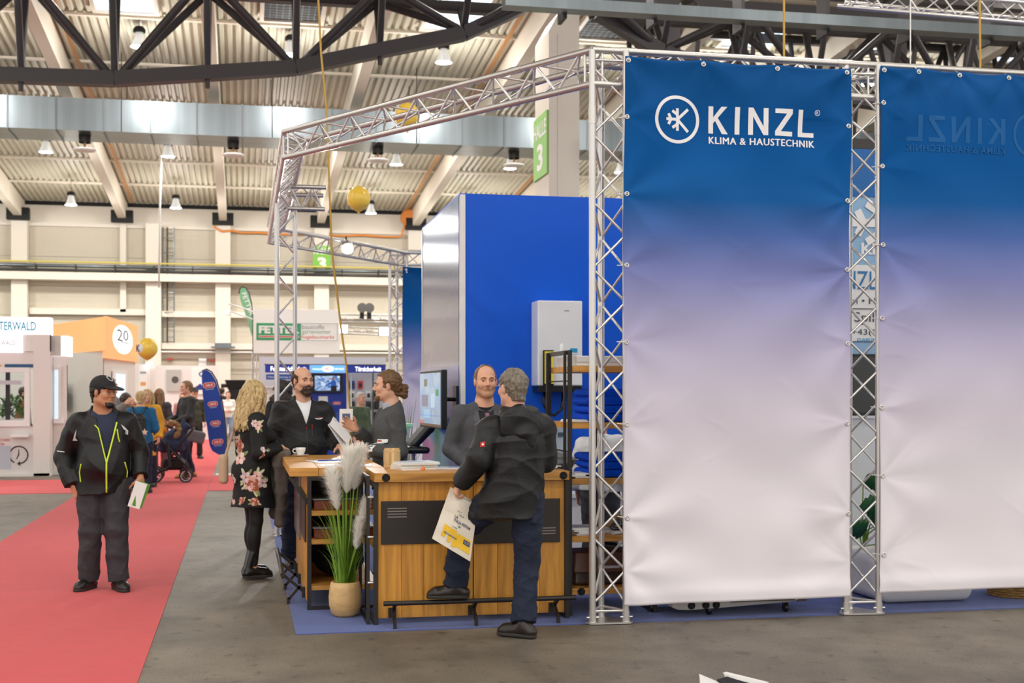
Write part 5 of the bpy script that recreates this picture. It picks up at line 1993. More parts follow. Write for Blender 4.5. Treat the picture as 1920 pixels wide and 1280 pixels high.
        S.keep((s.p(0, -0.02, -0.036), s.v(0, 0.25, 1)))
        if not full:
            S.keep((s.p(0, -0.06, 0), s.v(0, 1, 0)))
        S.wrinkle(0.003, 4, 150)
        return link_mesh('beard', S.mesh('beard', m), root)


DEF = dict(neck=(0, 0.02, 1.475), head=(0, -0.012, 1.655), shL=(0.178, 0.02, 1.42), shR=(-0.178, 0.02, 1.42),
           elL=(0.235, 0.045, 1.14), elR=(-0.235, 0.045, 1.14), wrL=(0.245, -0.05, 0.90), wrR=(-0.245, -0.05, 0.90),
           hipL=(0.092, 0, 0.93), hipR=(-0.092, 0, 0.93), knL=(0.105, -0.015, 0.5), knR=(-0.105, -0.015, 0.5),
           anL=(0.11, 0.025, 0.085), anR=(-0.11, 0.025, 0.085), footL=(0.12, -1, 0), footR=(-0.12, -1, 0),
           chest=(0, 0.01, 1.30), waist=(0, 0.0, 1.08), pelvis=(0, 0, 0.95))


class Person:
    def __init__(s, label, loc, rz, H=1.78, bulk=1.0, h=0.006, skin_m=None, yaw=0, pitch=0, roll=0, fem=False, head_k=1.04, group=None, name='person', lean=None, **J):
        s.k = H / 1.78
        s.b = bulk
        s.h = h
        s.fem = fem
        s.J = {}
        for q in DEF:
            v = vec3(J.get(q, DEF[q]))
            s.J[q] = v if q.startswith('foot') else v * s.k
        s.head = Head(s.J['head'], yaw, pitch, roll, head_k * s.k, fem)
        s.skin_m = skin_m or SKIN
        allp = np.array([s.J[q] for q in s.J if not q.startswith('foot')])
        s.lo = allp.min(0) - 0.3
        s.hi = allp.max(0) + 0.3
        s.lo[2] = min(-0.01, allp[:, 2].min() - 0.1)
        s.loc, s.rz = loc, rz
        s.label, s.group, s.name = label, group, name
        s.hands = {}

    def S(s, lo=None, hi=None, h=None):
        lo = s.lo if lo is None else lo
        hi = s.hi if hi is None else hi
        return Sculpt(lo, hi, h or s.h)

    def body(s, hl=None, hr=None, legs=True, face=True, brow='#5b4030'):
        """hl, hr: keyword dicts for the two hands (None = hidden fist)"""
        J, b = s.J, s.b * s.k
        S = s.S()
        s.head.build(S, J['neck'])
        S.rc(J['neck'], J['chest'], 0.06 * b, 0.11 * b, 0.05, (0, 1, 0), 1.4)
        S.rc(J['chest'], J['waist'], 0.125 * b, 0.11 * b, 0.05, (0, 1, 0), 1.4)
        S.rc(J['waist'], J['pelvis'], 0.11 * b, 0.12 * b, 0.05, (0, 1, 0), 1.35)
        S.rc(J['shL'], J['shR'], 0.045 * b, 0.045 * b, 0.04)
        for q in 'LR':
            S.rc(J['sh' + q], J['el' + q], 0.044 * b, 0.036 * b, 0.03)
            S.rc(J['el' + q], J['wr' + q], 0.036 * b, 0.026 * s.k, 0.02)
            if legs:
                S.rc(J['hip' + q], J['kn' + q], 0.07 * b, 0.05 * b, 0.03)
                S.rc(J['kn' + q], J['an' + q], 0.05 * b, 0.036 * b, 0.02)
            hp = dict(d=J['wr' + q] - J['el' + q], n=(-1 if q == 'L' else 1, 0, 0), t=(0, -1, 0), curl=0.45)
            hp.update((hl if q == 'L' else hr) or {})
            hand(S, J['wr' + q], hp['d'], hp['n'], hp['t'], hp['curl'], hp.get('size', 1.0) * s.k, spread=hp.get('spread', 0))
        me = S.mesh('person', s.skin_m)
        s.root = link_mesh(s.name, me)
        s.root.location = s.loc
        s.root.rotation_euler = (0, 0, s.rz)
        tag(s.root, s.label, 'person', s.group)
        if face:
            s.head.face(s.root, brow)
        s.SB = S
        return s.root

    def part(s, name, S, m, parent=None):
        return link_mesh(name, S.mesh(name, m), parent or s.root)

    def torso(s, S, o, hem, bust=0.0, belly=0.0, flare=0.0):
        J, b = s.J, s.b * s.k
        sh = 0.155 if not s.fem else 0.138
        wa = 0.15 if not s.fem else 0.125
        S.rc(J['chest'] + (0, 0, -0.02), J['waist'], sh * b + o, wa * b + o, 0.05, (0, 1, 0), 1.38)
        hemc = J['pelvis'] + (J['pelvis'] - J['waist']) / np.linalg.norm(J['pelvis'] - J['waist']) * (J['pelvis'][2] - hem)
        S.rc(J['waist'], J['pelvis'], wa * b + o, (0.158 if not s.fem else 0.155) * b + o, 0.05, (0, 1, 0), 1.3)
        S.rc(J['pelvis'], hemc, (0.158 if not s.fem else 0.155) * b + o, 0.158 * b + o + flare, 0.04, (0, 1, 0), 1.3)
        for q in 'LR':
            S.rc(J['neck'] + (0, 0.005, -0.045), J['sh' + q] * (0.92, 1, 1) + (0, 0, -0.014), 0.058 * b + o * 0.6, 0.046 * b + o * 0.8, 0.04)
        S.rc(J['neck'] + (0, 0.01, -0.06), J['chest'], 0.07 * b + o, 0.115 * b + o, 0.05, (0, 1, 0), 1.25)
        if bust:
            for x in (-1, 1):
                S.ell(J['chest'] + (x * 0.07, -0.09, -0.03), (0.075, 0.07 + bust, 0.07), 0.05)
        if belly:
            S.ell((J['waist'] + J['pelvis']) / 2 + (0, -0.06, 0.03), (0.15 * b, 0.1 + belly, 0.15), 0.06)
        return hemc

    def sleeves(s, S, o, cuff=0.02, r=(0.052, 0.049, 0.047, 0.036), which='LR'):
        J, b = s.J, s.b * s.k
        for q in which:
            S.rc(J['sh' + q], J['el' + q], r[0] * b + o, r[1] * b + o, 0.035)
            d = J['wr' + q] - J['el' + q]
            d = d / np.linalg.norm(d)
            end = J['wr' + q] - d * cuff
            S.rc(J['el' + q], end + d * 0.03, r[2] * b + o, r[3] * b + o, 0.02, clip=((end, -d),))

    def collar(s, S, r, hgt, th=0.008, tilt=0.25, k=0.012, open_front=0.0):
        """standing collar: a hollow ring round the neck"""
        J = s.J
        c0 = J['neck'] + (0, 0.0, -0.035)
        c1 = c0 + vec3((0, -tilt * hgt, hgt))
        T = Sculpt(c0 - 0.2, c0 + 0.25, s.h)
        T.rc(c0, c1 + (c1 - c0) * 2, r, r * 0.97, 0)
        T.rc(c0 - (c1 - c0), c1 + (c1 - c0) * 3, r - 2 * th, r * 0.97 - 2 * th, 0, op='cut')
        T.keep((c1, vec3((0, -tilt, 1))))
        T.keep((c0 - (0, 0, 0.03), (0, 0, -1)))
        if open_front:
            T.keep((c0 + (-open_front, 0, 0), (1, 0, 0)), (c0 + (open_front, 0, 0), (-1, 0, 0)), (c0, (0, -1, 0)))
        w = S._win(c0 - 0.2, c0 + 0.25)
        x, y, z = w[1], w[2], w[3]
        ix = np.clip(((x - T.lo[0]) / T.h).round().astype(int), 0, T.n[0] - 1)
        iy = np.clip(((y - T.lo[1]) / T.h).round().astype(int), 0, T.n[1] - 1)
        iz = np.clip(((z - T.lo[2]) / T.h).round().astype(int), 0, T.n[2] - 1)
        S._mix(w[0], T.f[ix, iy, iz], k, 'add')

    def trousers(s, m, top=None, o=0.012, r=(0.092, 0.064, 0.062, 0.056), wr=0.008, seed=2, name='trousers', stop=0.055):
        J, b = s.J, s.b * s.k
        lo, hi = s.lo.copy(), s.hi.copy()
        hi[2] = J['waist'][2] + 0.15
        S = s.S(lo, hi)
        S.rc(J['pelvis'] + (0, 0, 0.06), J['pelvis'], 0.145 * b, 0.15 * b, 0.03, (0, 1, 0), 1.3)
        for q in 'LR':
            S.rc(J['hip' + q], J['kn' + q], r[0] * b + o, r[1] * b + o, 0.03)
            d = J['an' + q] - J['kn' + q]
            d = d / np.linalg.norm(d)
            end = J['an' + q] + d * (J['an' + q][2] * 0 + 0.04 - stop + 0.015)
            S.rc(J['kn' + q], end + d * 0.03, r[2] * b + o, r[3] * b + o, 0.02, clip=((end, -d),))
        if wr:
            S.wrinkle(wr, seed, 38)
        s.ST = S
        return s.part(name, S, m)

    def shoes(s, m, sole, L=0.28, high=0.0, k=1.0):
        J = s.J
        for q in 'LR':
            a = J['an' + q]
            f = s.J['foot' + q] / np.linalg.norm(s.J['foot' + q])
            f2 = vec3((f[0], f[1], 0))
            f2 /= np.linalg.norm(f2)
            sd = vec3((-f2[1], f2[0], 0))
            g = a[2] - 0.085 * s.k
            base = vec3((a[0], a[1], g))
            pt = float(f[2])
            up = vec3((0, 0, 1.0))
            heel = base - f2 * 0.055
            toe = base + f2 * (L - 0.095) + up * pt * L
            ball = base + f2 * (L - 0.16) + up * pt * L * 0.4
            S = Sculpt(np.minimum(heel, toe) - 0.12, np.maximum(heel, toe) + (0.12, 0.12, 0.22 + high), min(s.h, 0.005))
            S.rc(heel + up * 0.042, a + up * (0.01 + high), 0.036 * k, 0.045 * k, 0.02)
            S.rc(heel + up * 0.04, ball + up * 0.036, 0.036 * k, 0.044 * k, 0.03, sd * 0 + up, 1.15)
            S.rc(a - up * 0.02, ball + up * 0.045, 0.042 * k, 0.036 * k, 0.03)
            S.rc(ball + up * 0.034, toe + up * 0.03 - f2 * 0.03, 0.044 * k, 0.034 * k, 0.03, up, 1.3)
            S.keep((base + up * 0.02, -up + f2 * 0))
            sh = s.part('shoe', S, m)
            T = Sculpt(S.lo, S.lo + (S.n - 1) * S.h, S.h)
            T.rc(heel + up * 0.012, ball + up * 0.012, 0.04 * k, 0.049 * k, 0.02, up, 1.0)
            T.rc(ball + up * 0.012, toe + up * 0.012 - f2 * 0.03, 0.049 * k, 0.037 * k, 0.02)
            T.keep((base + up * 0.026, up))
            T.keep((base + up * 0.001, -up))
            s.part('sole', T, sole, sh)

# ------------------------------------------------------------------ the people at the stand
M_jblk = mat('black_softshell', '#08080a', 0.6, bump=(70, 0.25), sheen=0.1)
M_jblk2 = mat('black_shell_jacket', '#08080a', 0.55, bump=(60, 0.2))
M_denim = mat('navy_denim', '#151f38', 0.85, noise=(14, 0.35), bump=(150, 0.3))
M_denim2 = mat('charcoal_denim', '#3d3d42', 0.85, noise=(10, 0.35), bump=(150, 0.3))
M_neon = mat('neon_zip', '#cfe63a', 0.5)
M_refl = mat('reflective_tape', '#d5d5d2', 0.4)
M_shoe = mat('black_shoe', '#1a1714', 0.4)
M_sole = mat('rubber_sole', '#2a2723', 0.7)
M_suit = mat('charcoal_suit', '#48494e', 0.8, bump=(160, 0.15))
M_blazer = mat('grey_blazer', '#4c4d4e', 0.8, noise=(40, 0.2), bump=(140, 0.3))
H_dark = hair_mat('dark_brown_hair', '#4a3320', '#2a1a10')
H_brown = hair_mat('brown_hair', '#7b5a35', '#4d3319')
H_grey = hair_mat('grey_brown_hair', '#8d8273', '#4e463c')
H_blond = hair_mat('blond_hair', '#e6cb92', '#8a6a3a')
H_sandy = hair_mat('sandy_hair', '#94704a', '#5f4428')
H_black = hair_mat('black_hair', '#1d1815', '#100d0b')
H_white = hair_mat('white_hair', '#cfc9c2', '#a09a92')


def zip_line(P, S, pts, m, r=0.006, d=(0, 1, 0), name='zip', lift=0.001):
    q = on_surface(S, pts, d, lift)
    mb = MB()
    mb.path(q, r, 6)
    return local_mesh(name, mb, m, P)


def dense(pts, n=6):
    out = []
    for a, b in zip(pts, pts[1:]):
        for i in range(n):
            t = i / n
            out.append(tuple(a[k] + (b[k] - a[k]) * t for k in range(3)))
    return out + [pts[-1]]


# --- man in the cap on the red carpet
p = Person('man in black cap and black jacket with neon yellow zips on the red carpet', (-1.13, 11.25, 0.006), R(4), 1.77, 1.16, 0.006, SKIN2, yaw=48, pitch=3,
           shL=(0.19, 0.02, 1.40), shR=(-0.19, 0.02, 1.40), elL=(0.29, 0.07, 1.13), elR=(-0.315, 0.09, 1.10), wrL=(0.30, -0.05, 0.925), wrR=(-0.225, -0.03, 0.865),
           head=(0.01, -0.03, 1.64), hipL=(0.095, 0, 0.92), hipR=(-0.095, 0, 0.92), knL=(0.105, -0.05, 0.5), knR=(-0.10, 0.0, 0.5), anL=(0.125, -0.02, 0.085), anR=(-0.115, 0.10, 0.085),
           footL=(0.35, -1, 0), footR=(-0.55, -1, 0))
root = p.body(hl=dict(d=(0.0, -0.25, -1), n=(-0.3, 0.6, 0), t=(-0.6, -1, 0), curl=0.75), hr=dict(d=(0.45, -0.2, -1), n=(0.3, 1, 0), t=(1, -0.5, 0), curl=0.2), brow='#2a201a')
p.beard(root, H_black, False) if hasattr(p, 'beard') else p.head.beard(root, H_black, False)
p.head.hair(root, H_black, 'short')
S = p.S()
p.torso(S, 0.03, 0.80, belly=0.05)
p.sleeves(S, 0.028, 0.015, (0.05, 0.05, 0.048, 0.037))
p.collar(S, 0.098, 0.075, 0.009, 0.1, open_front=0.05)
S.rc(p.J['neck'] + (0, -0.02, -0.05), p.J['neck'] + (0, -0.01, 0.12), 0.075, 0.09, 0.015, op='cut')
S.keep(((0, 0, 0.80), (0, 0, -1)))
S.wrinkle(0.018, 11, 22)
SW = Sculpt(S.lo, S.lo + (S.n - 1) * S.h, S.h)
SW.f[:] = S.f
S.keep(((0, -0.02, 0), (0, -1, 0)), ((0.034, 0, 1.07), (-4.4, 0, 1)), ((0.034, 0, 1.07), (4.2, 0, 1)))
jk = p.part('jacket', S, M_jblk2)
sh = mat('navy_shirt', '#252c45', 0.8)
S, SC_ = SW, S
TS_ = p.S()
p.torso(TS_, 0.012, 0.95, belly=0.0)
TS_.rc(p.J['neck'] + (0, -0.01, -0.01), p.J['neck'] + (0, -0.01, 0.2), 0.07, 0.075, 0.01, op='cut')
TS_.keep(((0, 0, 1.04), (0, 0, -1)))
p.part('shirt', TS_, sh)
lf = dense([(0.033, 0, 0.815), (0.034, 0, 1.06), (0.057, 0, 1.15), (0.086, 0, 1.27), (0.101, 0, 1.335), (0.112, 0, 1.385)])
rt = dense([(0.034, 0, 1.06), (0.012, 0, 1.15), (-0.016, 0, 1.27), (-0.031, 0, 1.335), (-0.06, 0, 1.365)])
zip_line(jk, S, lf, M_neon, 0.0075, lift=0.006)
zip_line(jk, S, rt, M_neon, 0.0055, lift=0.006)
zip_line(jk, S, dense([(0.115, 0, 1.33), (0.125, 0, 1.26), (0.135, 0, 1.225)]), M_neon, 0.006, name='pocket_zip', lift=0.002)
zip_line(jk, S, dense([(-0.165, 0, 1.05), (-0.178, 0, 0.98), (-0.17, 0, 0.90)]), M_neon, 0.006, name='pocket_zip', lift=0.002)
zip_line(jk, S, dense([(0.175, 0, 1.06), (0.195, 0, 0.98), (0.19, 0, 0.93)]), M_neon, 0.006, name='pocket_zip', lift=0.002)
for pts in ([(-0.205, 1.33), (-0.225, 1.27), (-0.235, 1.235), (-0.195, 1.235), (-0.213, 1.255)], [(0.145, 1.37), (0.165, 1.33), (0.2, 1.30), (0.175, 1.29), (0.2, 1.282), (0.203, 1.315), (0.175, 1.345)]):
    decal('reflective_stripe', M_refl, jk, S, (0, 0, 0), (1, 0, 0), (0, 0, 1), (0, 1, 0), pts)
decal('reflective_stripe', M_refl, jk, S, (-0.3, 0, 1.14), (1, 0, 0), (0, 0, 1), (0, 1, 0), [(-0.06, 0.007), (0.0, 0.0), (0.0, 0.008), (-0.06, 0.015)])
p.trousers(M_denim2, o=0.02, seed=5, wr=0.010)
p.shoes(M_shoe, M_sole, 0.29)
hd = p.head
S = hd.sculpt(0.005, (-0.16, -0.24, -0.1), (0.16, 0.2, 0.2))
S.ell(hd.p(0, 0.016, 0.05), hd.r(0.09, 0.108, 0.088), 0, hd.M)
S.keep((hd.p(0, 0, 0.035), hd.v(0, 0.12, -1)))
S.ell(hd.p(0, -0.1, 0.042), hd.r(0.078, 0.09, 0.012), 0.008, hd.M @ rotx(0.18))
cap = p.part('cap', S, mat('black_cap', '#1d1d1f', 0.8, bump=(120, 0.3)))
M_cap2 = mat('grey_badge', '#a9a9a7', 0.6)
o, axx, ayy, dd = hd.p(0.0, -0.02, 0.098), hd.v(1, 0, 0), hd.v(0, 0.45, 1), -hd.v(0, -1, 0.45)
pts, fs = ring(0, 0, 0.018, 0.028, 20)
q = on_surface(S, [o + axx * a + ayy * b for a, b in pts], dd, 0.002)
mb = MB()
mb.v, mb.f = q, fs
local_mesh('badge', mb, M_cap2, cap)
lfl = thing('leaflet', 'folded white leaflet held by the man in the cap', 'leaflet', (0, 0, 0))
lfl.location = (-0.865, 11.15, 0.8)
Ml = Matrix.Translation(Vector((-0.845, 11.155, 0.80))) @ Matrix.Rotation(R(18), 4, 'Z') @ Matrix.Rotation(R(18), 4, 'Y')
MB().box(-0.05, 0.05, -0.002, 0.0, -0.115, 0.1, M=Ml).build('front_page', M_paper, lfl)
Ml2 = Matrix.Translation(Vector((-0.82, 11.17, 0.80))) @ Matrix.Rotation(R(30), 4, 'Z') @ Matrix.Rotation(R(22), 4, 'Y')
MB().box(-0.04, 0.05, 0.001, 0.003, -0.11, 0.1, M=Ml2).build('back_page', mat('green_page', '#5f9e3a', 0.5), lfl)

# --- woman in the floral dress
p = Person('woman with long blond hair in a black floral dress at the side counter', (0.085, 11.75, 0), R(113), 1.76, 1.06, 0.006, SKIN, yaw=12, pitch=6, fem=True,
           shL=(0.16, 0.02, 1.40), shR=(-0.16, 0.02, 1.40), elL=(0.21, 0.0, 1.12), elR=(-0.215, 0.03, 1.13), wrL=(0.06, -0.24, 1.12), wrR=(-0.10, -0.23, 1.165), chest=(0, -0.01, 1.29),
           head=(0, -0.03, 1.635), anL=(0.085, -0.03, 0.1), anR=(-0.085, 0.03, 0.1), knL=(0.085, -0.04, 0.52), knR=(-0.085, 0.0, 0.52), hipL=(0.085, 0, 0.93), hipR=(-0.085, 0, 0.93), footL=(0.1, -1, 0), footR=(-0.15, -1, 0))
root = p.body(hl=dict(d=(-0.45, -0.9, 0.1), n=(-0.4, 0.3, -1), t=(0.2, -0.5, 1), curl=0.6), hr=dict(d=(0.5, -0.9, -0.25), n=(0.3, 0.2, -1), t=(0.5, 0.6, 0.3), curl=0.55), brow='#8a6a45')
S = p.S()
p.torso(S, 0.024, 0.63, bust=0.03, flare=0.045)
S.ell(p.J['pelvis'] + (0, 0.06, 0.0), (0.16, 0.12, 0.13), 0.06)
p.sleeves(S, 0.016, 0.03, (0.056, 0.05, 0.046, 0.036))
S.keep(((0, 0, 0.63), (0, 0, -1)))
S.rc(p.J['neck'] + (0, -0.02, 0), p.J['neck'] + (0, 0, 0.2), 0.08, 0.1, 0.01, op='cut')
S.wrinkle(0.012, 21, 16)
dr = p.part('dress', S, mat('black_jersey', '#09090a', 0.75))
M_pet = [mat('petal_pink', '#d9a698', 0.8), mat('petal_rust', '#a5563a', 0.8), mat('petal_pale', '#e6cfc6', 0.8), mat('petal_lilac', '#c9b3bf', 0.8)]
M_leaf = mat('print_leaf', '#7f8a56', 0.8)
M_leaf2 = mat('print_leaf_pale', '#c9c9a0', 0.8)
VD = vec3((math.cos(R(113)) * -0.2 + 0, 0, 0))


def flower(Sx, par, cx, cz, r, kind, rz_w, seed):
    """layered petals printed on the cloth, seen along the hall direction d"""
    rg = random.Random(seed)
    Mi = rotz(-rz_w)
    d = Mi @ vec3((0.20, 0.98, 0))
    axx = Mi @ vec3((0.98, -0.20, 0))
    o = axx * cx

    def put(poly, m, lift):
        decal('flower_petal' if m not in (M_leaf, M_leaf2) else 'printed_leaf', m, par, Sx, o + vec3((0, 0, cz)), axx, (0, 0, 1), d, poly, lift)

    def petal(a, l, w, off=0.0):
        out = []
        for i in range(10):
            t = 2 * PI * i / 10
            x, y = off + l / 2 + l / 2 * math.cos(t), w / 2 * math.sin(t) * (1.15 - 0.25 * math.cos(t))
            out.append((x * math.cos(a) - y * math.sin(a), x * math.sin(a) + y * math.cos(a)))
        return out
    for i in range(3):
        put(petal(rg.uniform(0, 6.28), r * 1.1, r * 0.42, r * 0.55), M_leaf if i % 2 else M_leaf2, 0.0012)
    if kind == 'rose':
        for ring_, n, l, w, of in ((0, 6, 0.75, 0.8, 0.28), (1, 5, 0.55, 0.6, 0.12), (2, 4, 0.35, 0.4, 0.0)):
            for i in range(n):
                put(petal(6.28 * i / n + ring_ * 0.5 + rg.uniform(-.2, .2), r * l, r * w, r * of), M_pet[1] if (i + ring_) % 2 else M_pet[0], 0.002 + 0.0008 * ring_ + 0.0001 * i)
    else:
        for i in range(6):
            put(petal(6.28 * i / 6 + rg.uniform(-.2, .2), r * 0.85, r * 0.62, r * 0.12), M_pet[2] if i % 2 else M_pet[0 if kind == 'pink' else 3], 0.002 + 0.0001 * i)
        put(petal(0, r * 0.3, r * 0.3, -r * 0.15), M_pet[1], 0.003)


for i, (x, z, r, kd) in enumerate(((-0.06, 1.40, 0.06, 'pink'), (0.09, 1.35, 0.04, 'pink'), (0.06, 1.37, 0.035, 'lilac'), (-0.115, 1.17, 0.062, 'rose'), (-0.09, 1.065, 0.062, 'pink'), (-0.15, 1.22, 0.04, 'pink'),
                                   (0.045, 0.85, 0.075, 'rose'), (-0.02, 0.90, 0.055, 'lilac'), (0.075, 0.91, 0.05, 'pink'), (0.12, 0.85, 0.05, 'lilac'), (0.0, 0.83, 0.045, 'pink'), (0.06, 0.64 + 0.05, 0.038, 'rose'), (0.13, 1.10, 0.026, 'rose'),
                                   (-0.15, 0.87, 0.035, 'lilac'), (-0.06, 0.70, 0.03, 'rose'), (0.135, 1.14, 0.03, 'lilac'), (-0.15, 0.68, 0.025, 'pink'))):
    flower(S, dr, x, z, r, kd, R(113), i)
S = p.S(hi=np.array([p.hi[0], p.hi[1], 0.95]))
for q in 'LR':
    S.rc(p.J['hip' + q], p.J['kn' + q], 0.088, 0.058, 0.03)
    S.rc(p.J['kn' + q], p.J['an' + q] + (0, 0, 0.03), 0.056, 0.04, 0.02)
    S.ell((p.J['kn' + q] * 0.65 + p.J['an' + q] * 0.35) + (0, 0.02, 0), (0.052, 0.055, 0.11), 0.03)
p.part('leggings', S, mat('black_tights', '#0c0c0d', 0.7))
p.shoes(mat('black_leather_boot', '#121212', 0.25), M_sole, 0.265, high=0.12, k=1.0)
p.head.long_hair(root, H_blond, 0.005, 0.31, 8, 0.018, 110)
cg = Sculpt((-0.3, -0.5, 0.4), (0.25, 0.1, 1.3), 0.008)
cg.rc((-0.1, -0.2, 1.11), (0.08, -0.19, 1.09), 0.055, 0.055, 0.03)
for i in range(7):
    x = -0.12 + 0.035 * i
    for yy in (-0.19, -0.27):
        cg.rc((x, yy - 0.02 * (i % 2), 1.09), (x - 0.01, yy + 0.02 - 0.03 * (i % 3) + (0.06 if yy < -0.2 else -0.03), 0.48 + 0.05 * (i % 3) + 0.03 * i), 0.045, 0.04, 0.02, (1, 0, 0), 1.3)
cg.keep(((0, -0.2, 0.46), (0.2, 0.1, -1)))
cg.wrinkle(0.02, 3, 26)
ct = link_mesh('coat', cg.mesh('coat', mat('taupe_coat', '#6f675f', 0.85, noise=(14, 0.25))))
ct.location = (0.085, 11.75, 0)
ct.rotation_euler = (0, 0, R(113))
tag(ct, 'grey-brown coat draped over the arm of the woman in the floral dress', 'coat')
hb = Sculpt((-0.2, -0.1, 0.8), (0.35, 0.4, 1.4), 0.008)
hb.boxr((0.17, 0.2, 0.96), (0.05, 0.035, 0.13), 0.03, 0.01)
hb.rc((0.15, 0.19, 1.08), (0.13, 0.1, 1.36), 0.012, 0.012, 0.01)
hbag = link_mesh('shoulder_bag', hb.mesh('shoulder_bag', mat('beige_leather', '#c7a888', 0.5)))
hbag.location = (0.085, 11.75, 0)
hbag.rotation_euler = (0, 0, R(113))
tag(hbag, 'beige shoulder bag hanging behind the woman in the floral dress', 'bag')

# --- bearded man behind the side counter
p = Person('bald bearded man in a black softshell jacket behind the side counter', (0.555, 12.42, 0.005), R(10), 1.87, 1.13, 0.006, SKIN, yaw=18, pitch=2,
           shL=(0.195, 0.0, 1.40), shR=(-0.195, 0.02, 1.40), elL=(0.285, -0.02, 1.12), elR=(-0.265, 0.05, 1.12), wrL=(0.27, -0.26, 1.075), wrR=(-0.21, -0.16, 0.97))
root = p.body(hl=dict(d=(0.1, -1, -0.12), n=(-0.1, 0, -1), t=(-1, 0, 0), curl=0.4), hr=dict(d=(0.3, -1, -0.4), n=(0, 0.3, -1), t=(1, 0, 0), curl=0.6), brow='#3d2a1c')
p.head.beard(root, H_dark, True)
p.head.hair(root, H_dark, 'bald')
S = p.S()
p.torso(S, 0.026, 0.86, belly=0.03)
p.sleeves(S, 0.024, 0.012, (0.052, 0.05, 0.048, 0.037))
p.collar(S, 0.092, 0.085, 0.009, 0.0, open_front=0.045)
S.rc(p.J['neck'] + (0, -0.02, -0.04), p.J['neck'] + (0, -0.02, 0.12), 0.062, 0.08, 0.012, op='cut')
S.keep(((0, 0, 0.86), (0, 0, -1)))
S.wrinkle(0.012, 31, 18)
k = p.k
SW = Sculpt(S.lo, S.lo + (S.n - 1) * S.h, S.h)
SW.f[:] = S.f
S.keep(((0, -0.02, 0), (0, -1, 0)), ((0, 0, 1.27 * k), (-3.0, 0, 1)), ((0, 0, 1.27 * k), (3.0, 0, 1)))
jk = p.part('jacket', S, M_jblk)
S = SW
TS_ = p.S()
p.torso(TS_, 0.012, 1.0)
TS_.rc(p.J['neck'] + (0, -0.015, -0.02), p.J['neck'] + (0, -0.015, 0.2), 0.062, 0.07, 0.01, op='cut')
TS_.keep(((0, 0, 1.22 * k), (0, 0, -1)))
p.part('shirt', TS_, mat('white_shirt', '#eceef0', 0.7))
zip_line(jk, S, dense([(0.0, 0, 0.88 * k), (0.0, 0, 1.25 * k)]), mat('zip_grey', '#4d4d50', 0.4, 0.4), 0.003, lift=0.0)
zip_line(jk, S, dense([(0.055, 0, 1.16 * k), (0.055, 0, 1.26 * k)]), mat('zip_grey', '#4d4d50'), 0.003, name='pocket_zip', lift=0.0)
M_redz = mat('red_zip_tag', '#c22f2a', 0.4)
for x, z in ((0.0, 1.25), (0.055, 1.27), (0.055, 1.255)):
    zip_line(jk, S, [(x, 0, z * k), (x, 0, (z - 0.022) * k)], M_redz, 0.0035, name='zip_pull', lift=0.003)
decal('emblem', M_white, jk, S, (0.125, 0, 1.318 * k), (1, 0, 0), (0, 0, 1), (0, 1, 0), [(-0.045, 0.006), (-0.02, -0.003), (0.02, -0.004), (0.045, 0.006), (0.044, 0.014), (0.02, 0.006), (-0.02, 0.006), (-0.04, 0.01)])
decal('emblem', M_redz, jk, S, (0.13, 0, 1.333 * k), (1, 0, 0), (0, 0, 1), (0, 1, 0), [(-0.02, -0.003), (0.02, -0.003), (0.02, 0.003), (-0.02, 0.003)])
decal('sleeve_patch', M_redz, jk, S, (0.245, 0, 1.26 * k), (1, 0, 0), (0, 0, 1), (-0.25, 1, 0), [(-0.012, -0.018), (0.012, -0.018), (0.012, 0.018), (-0.012, 0.018)])
decal('sleeve_patch', M_white, jk, S, (0.245, 0, 1.26 * k), (1, 0, 0), (0, 0, 1), (-0.25, 1, 0), disc(0, 0, 0.008, n=10), 0.005)
p.trousers(M_denim, seed=6)
p.shoes(M_shoe, M_sole, 0.29)

# --- man with the ponytail between the counters
p = Person('man with a brown ponytail and grey blazer, gesturing with brochures in his hand', (1.235, 11.2, 0.005), R(-84), 1.82, 1.05, 0.0055, SKIN, yaw=-10, pitch=2,
           shL=(0.18, 0.02, 1.40), shR=(-0.18, 0.0, 1.40), elL=(0.235, 0.03, 1.11), elR=(-0.23, -0.11, 1.16), wrL=(0.14, -0.20, 1.12), wrR=(-0.13, -0.26, 1.29), head=(0, -0.025, 1.65))
root = p.body(hl=dict(d=(-0.35, -1, 0.05), n=(-0.3, 0.1, 1), t=(0.6, -0.3, 0.6), curl=0.7), hr=dict(d=(0.15, -0.8, 0.5), n=(1, 0.0, -0.25), t=(0, 0.3, 1), curl=0.28, spread=1.2), brow='#6b4a2c')
p.head.hair(root, H_brown, 'pony', 0.0045)
p.head.beard(root, H_brown, False)
S = p.S()
p.torso(S, 0.022, 0.80)
p.sleeves(S, 0.018, 0.01, (0.052, 0.048, 0.047, 0.036))
p.collar(S, 0.086, 0.06, 0.008, 0.3, open_front=0.06)
S.keep(((0, 0, 0.80), (0, 0, -1)))
S.wrinkle(0.012, 41, 20)
jk = p.part('blazer', S, M_blazer)
k = p.k
T = p.S(p.J['neck'] - 0.15, p.J['neck'] + 0.2)
T.rc(p.J['neck'] + (0, 0, -0.03), p.J['neck'] + (0, -0.022, 0.052), 0.077, 0.069, 0)
T.keep((p.J['neck'] + (0, -0.02, 0.05), (0, -0.35, 1)))
p.part('shirt_collar', T, mat('striped_shirt', '#c9d0da', 0.7, noise=(120, 0.5, (1, 1, 0.1)), col2='#8d98aa'))
bdg = decal('name_badge', M_white, jk, S, (0.1, 0, 1.16 * k), (1, 0, 0), (0, 0, 1), (-0.35, 1, 0), [(-0.055, -0.05), (0.055, -0.05), (0.055, 0.05), (-0.055, 0.05)], 0.008)
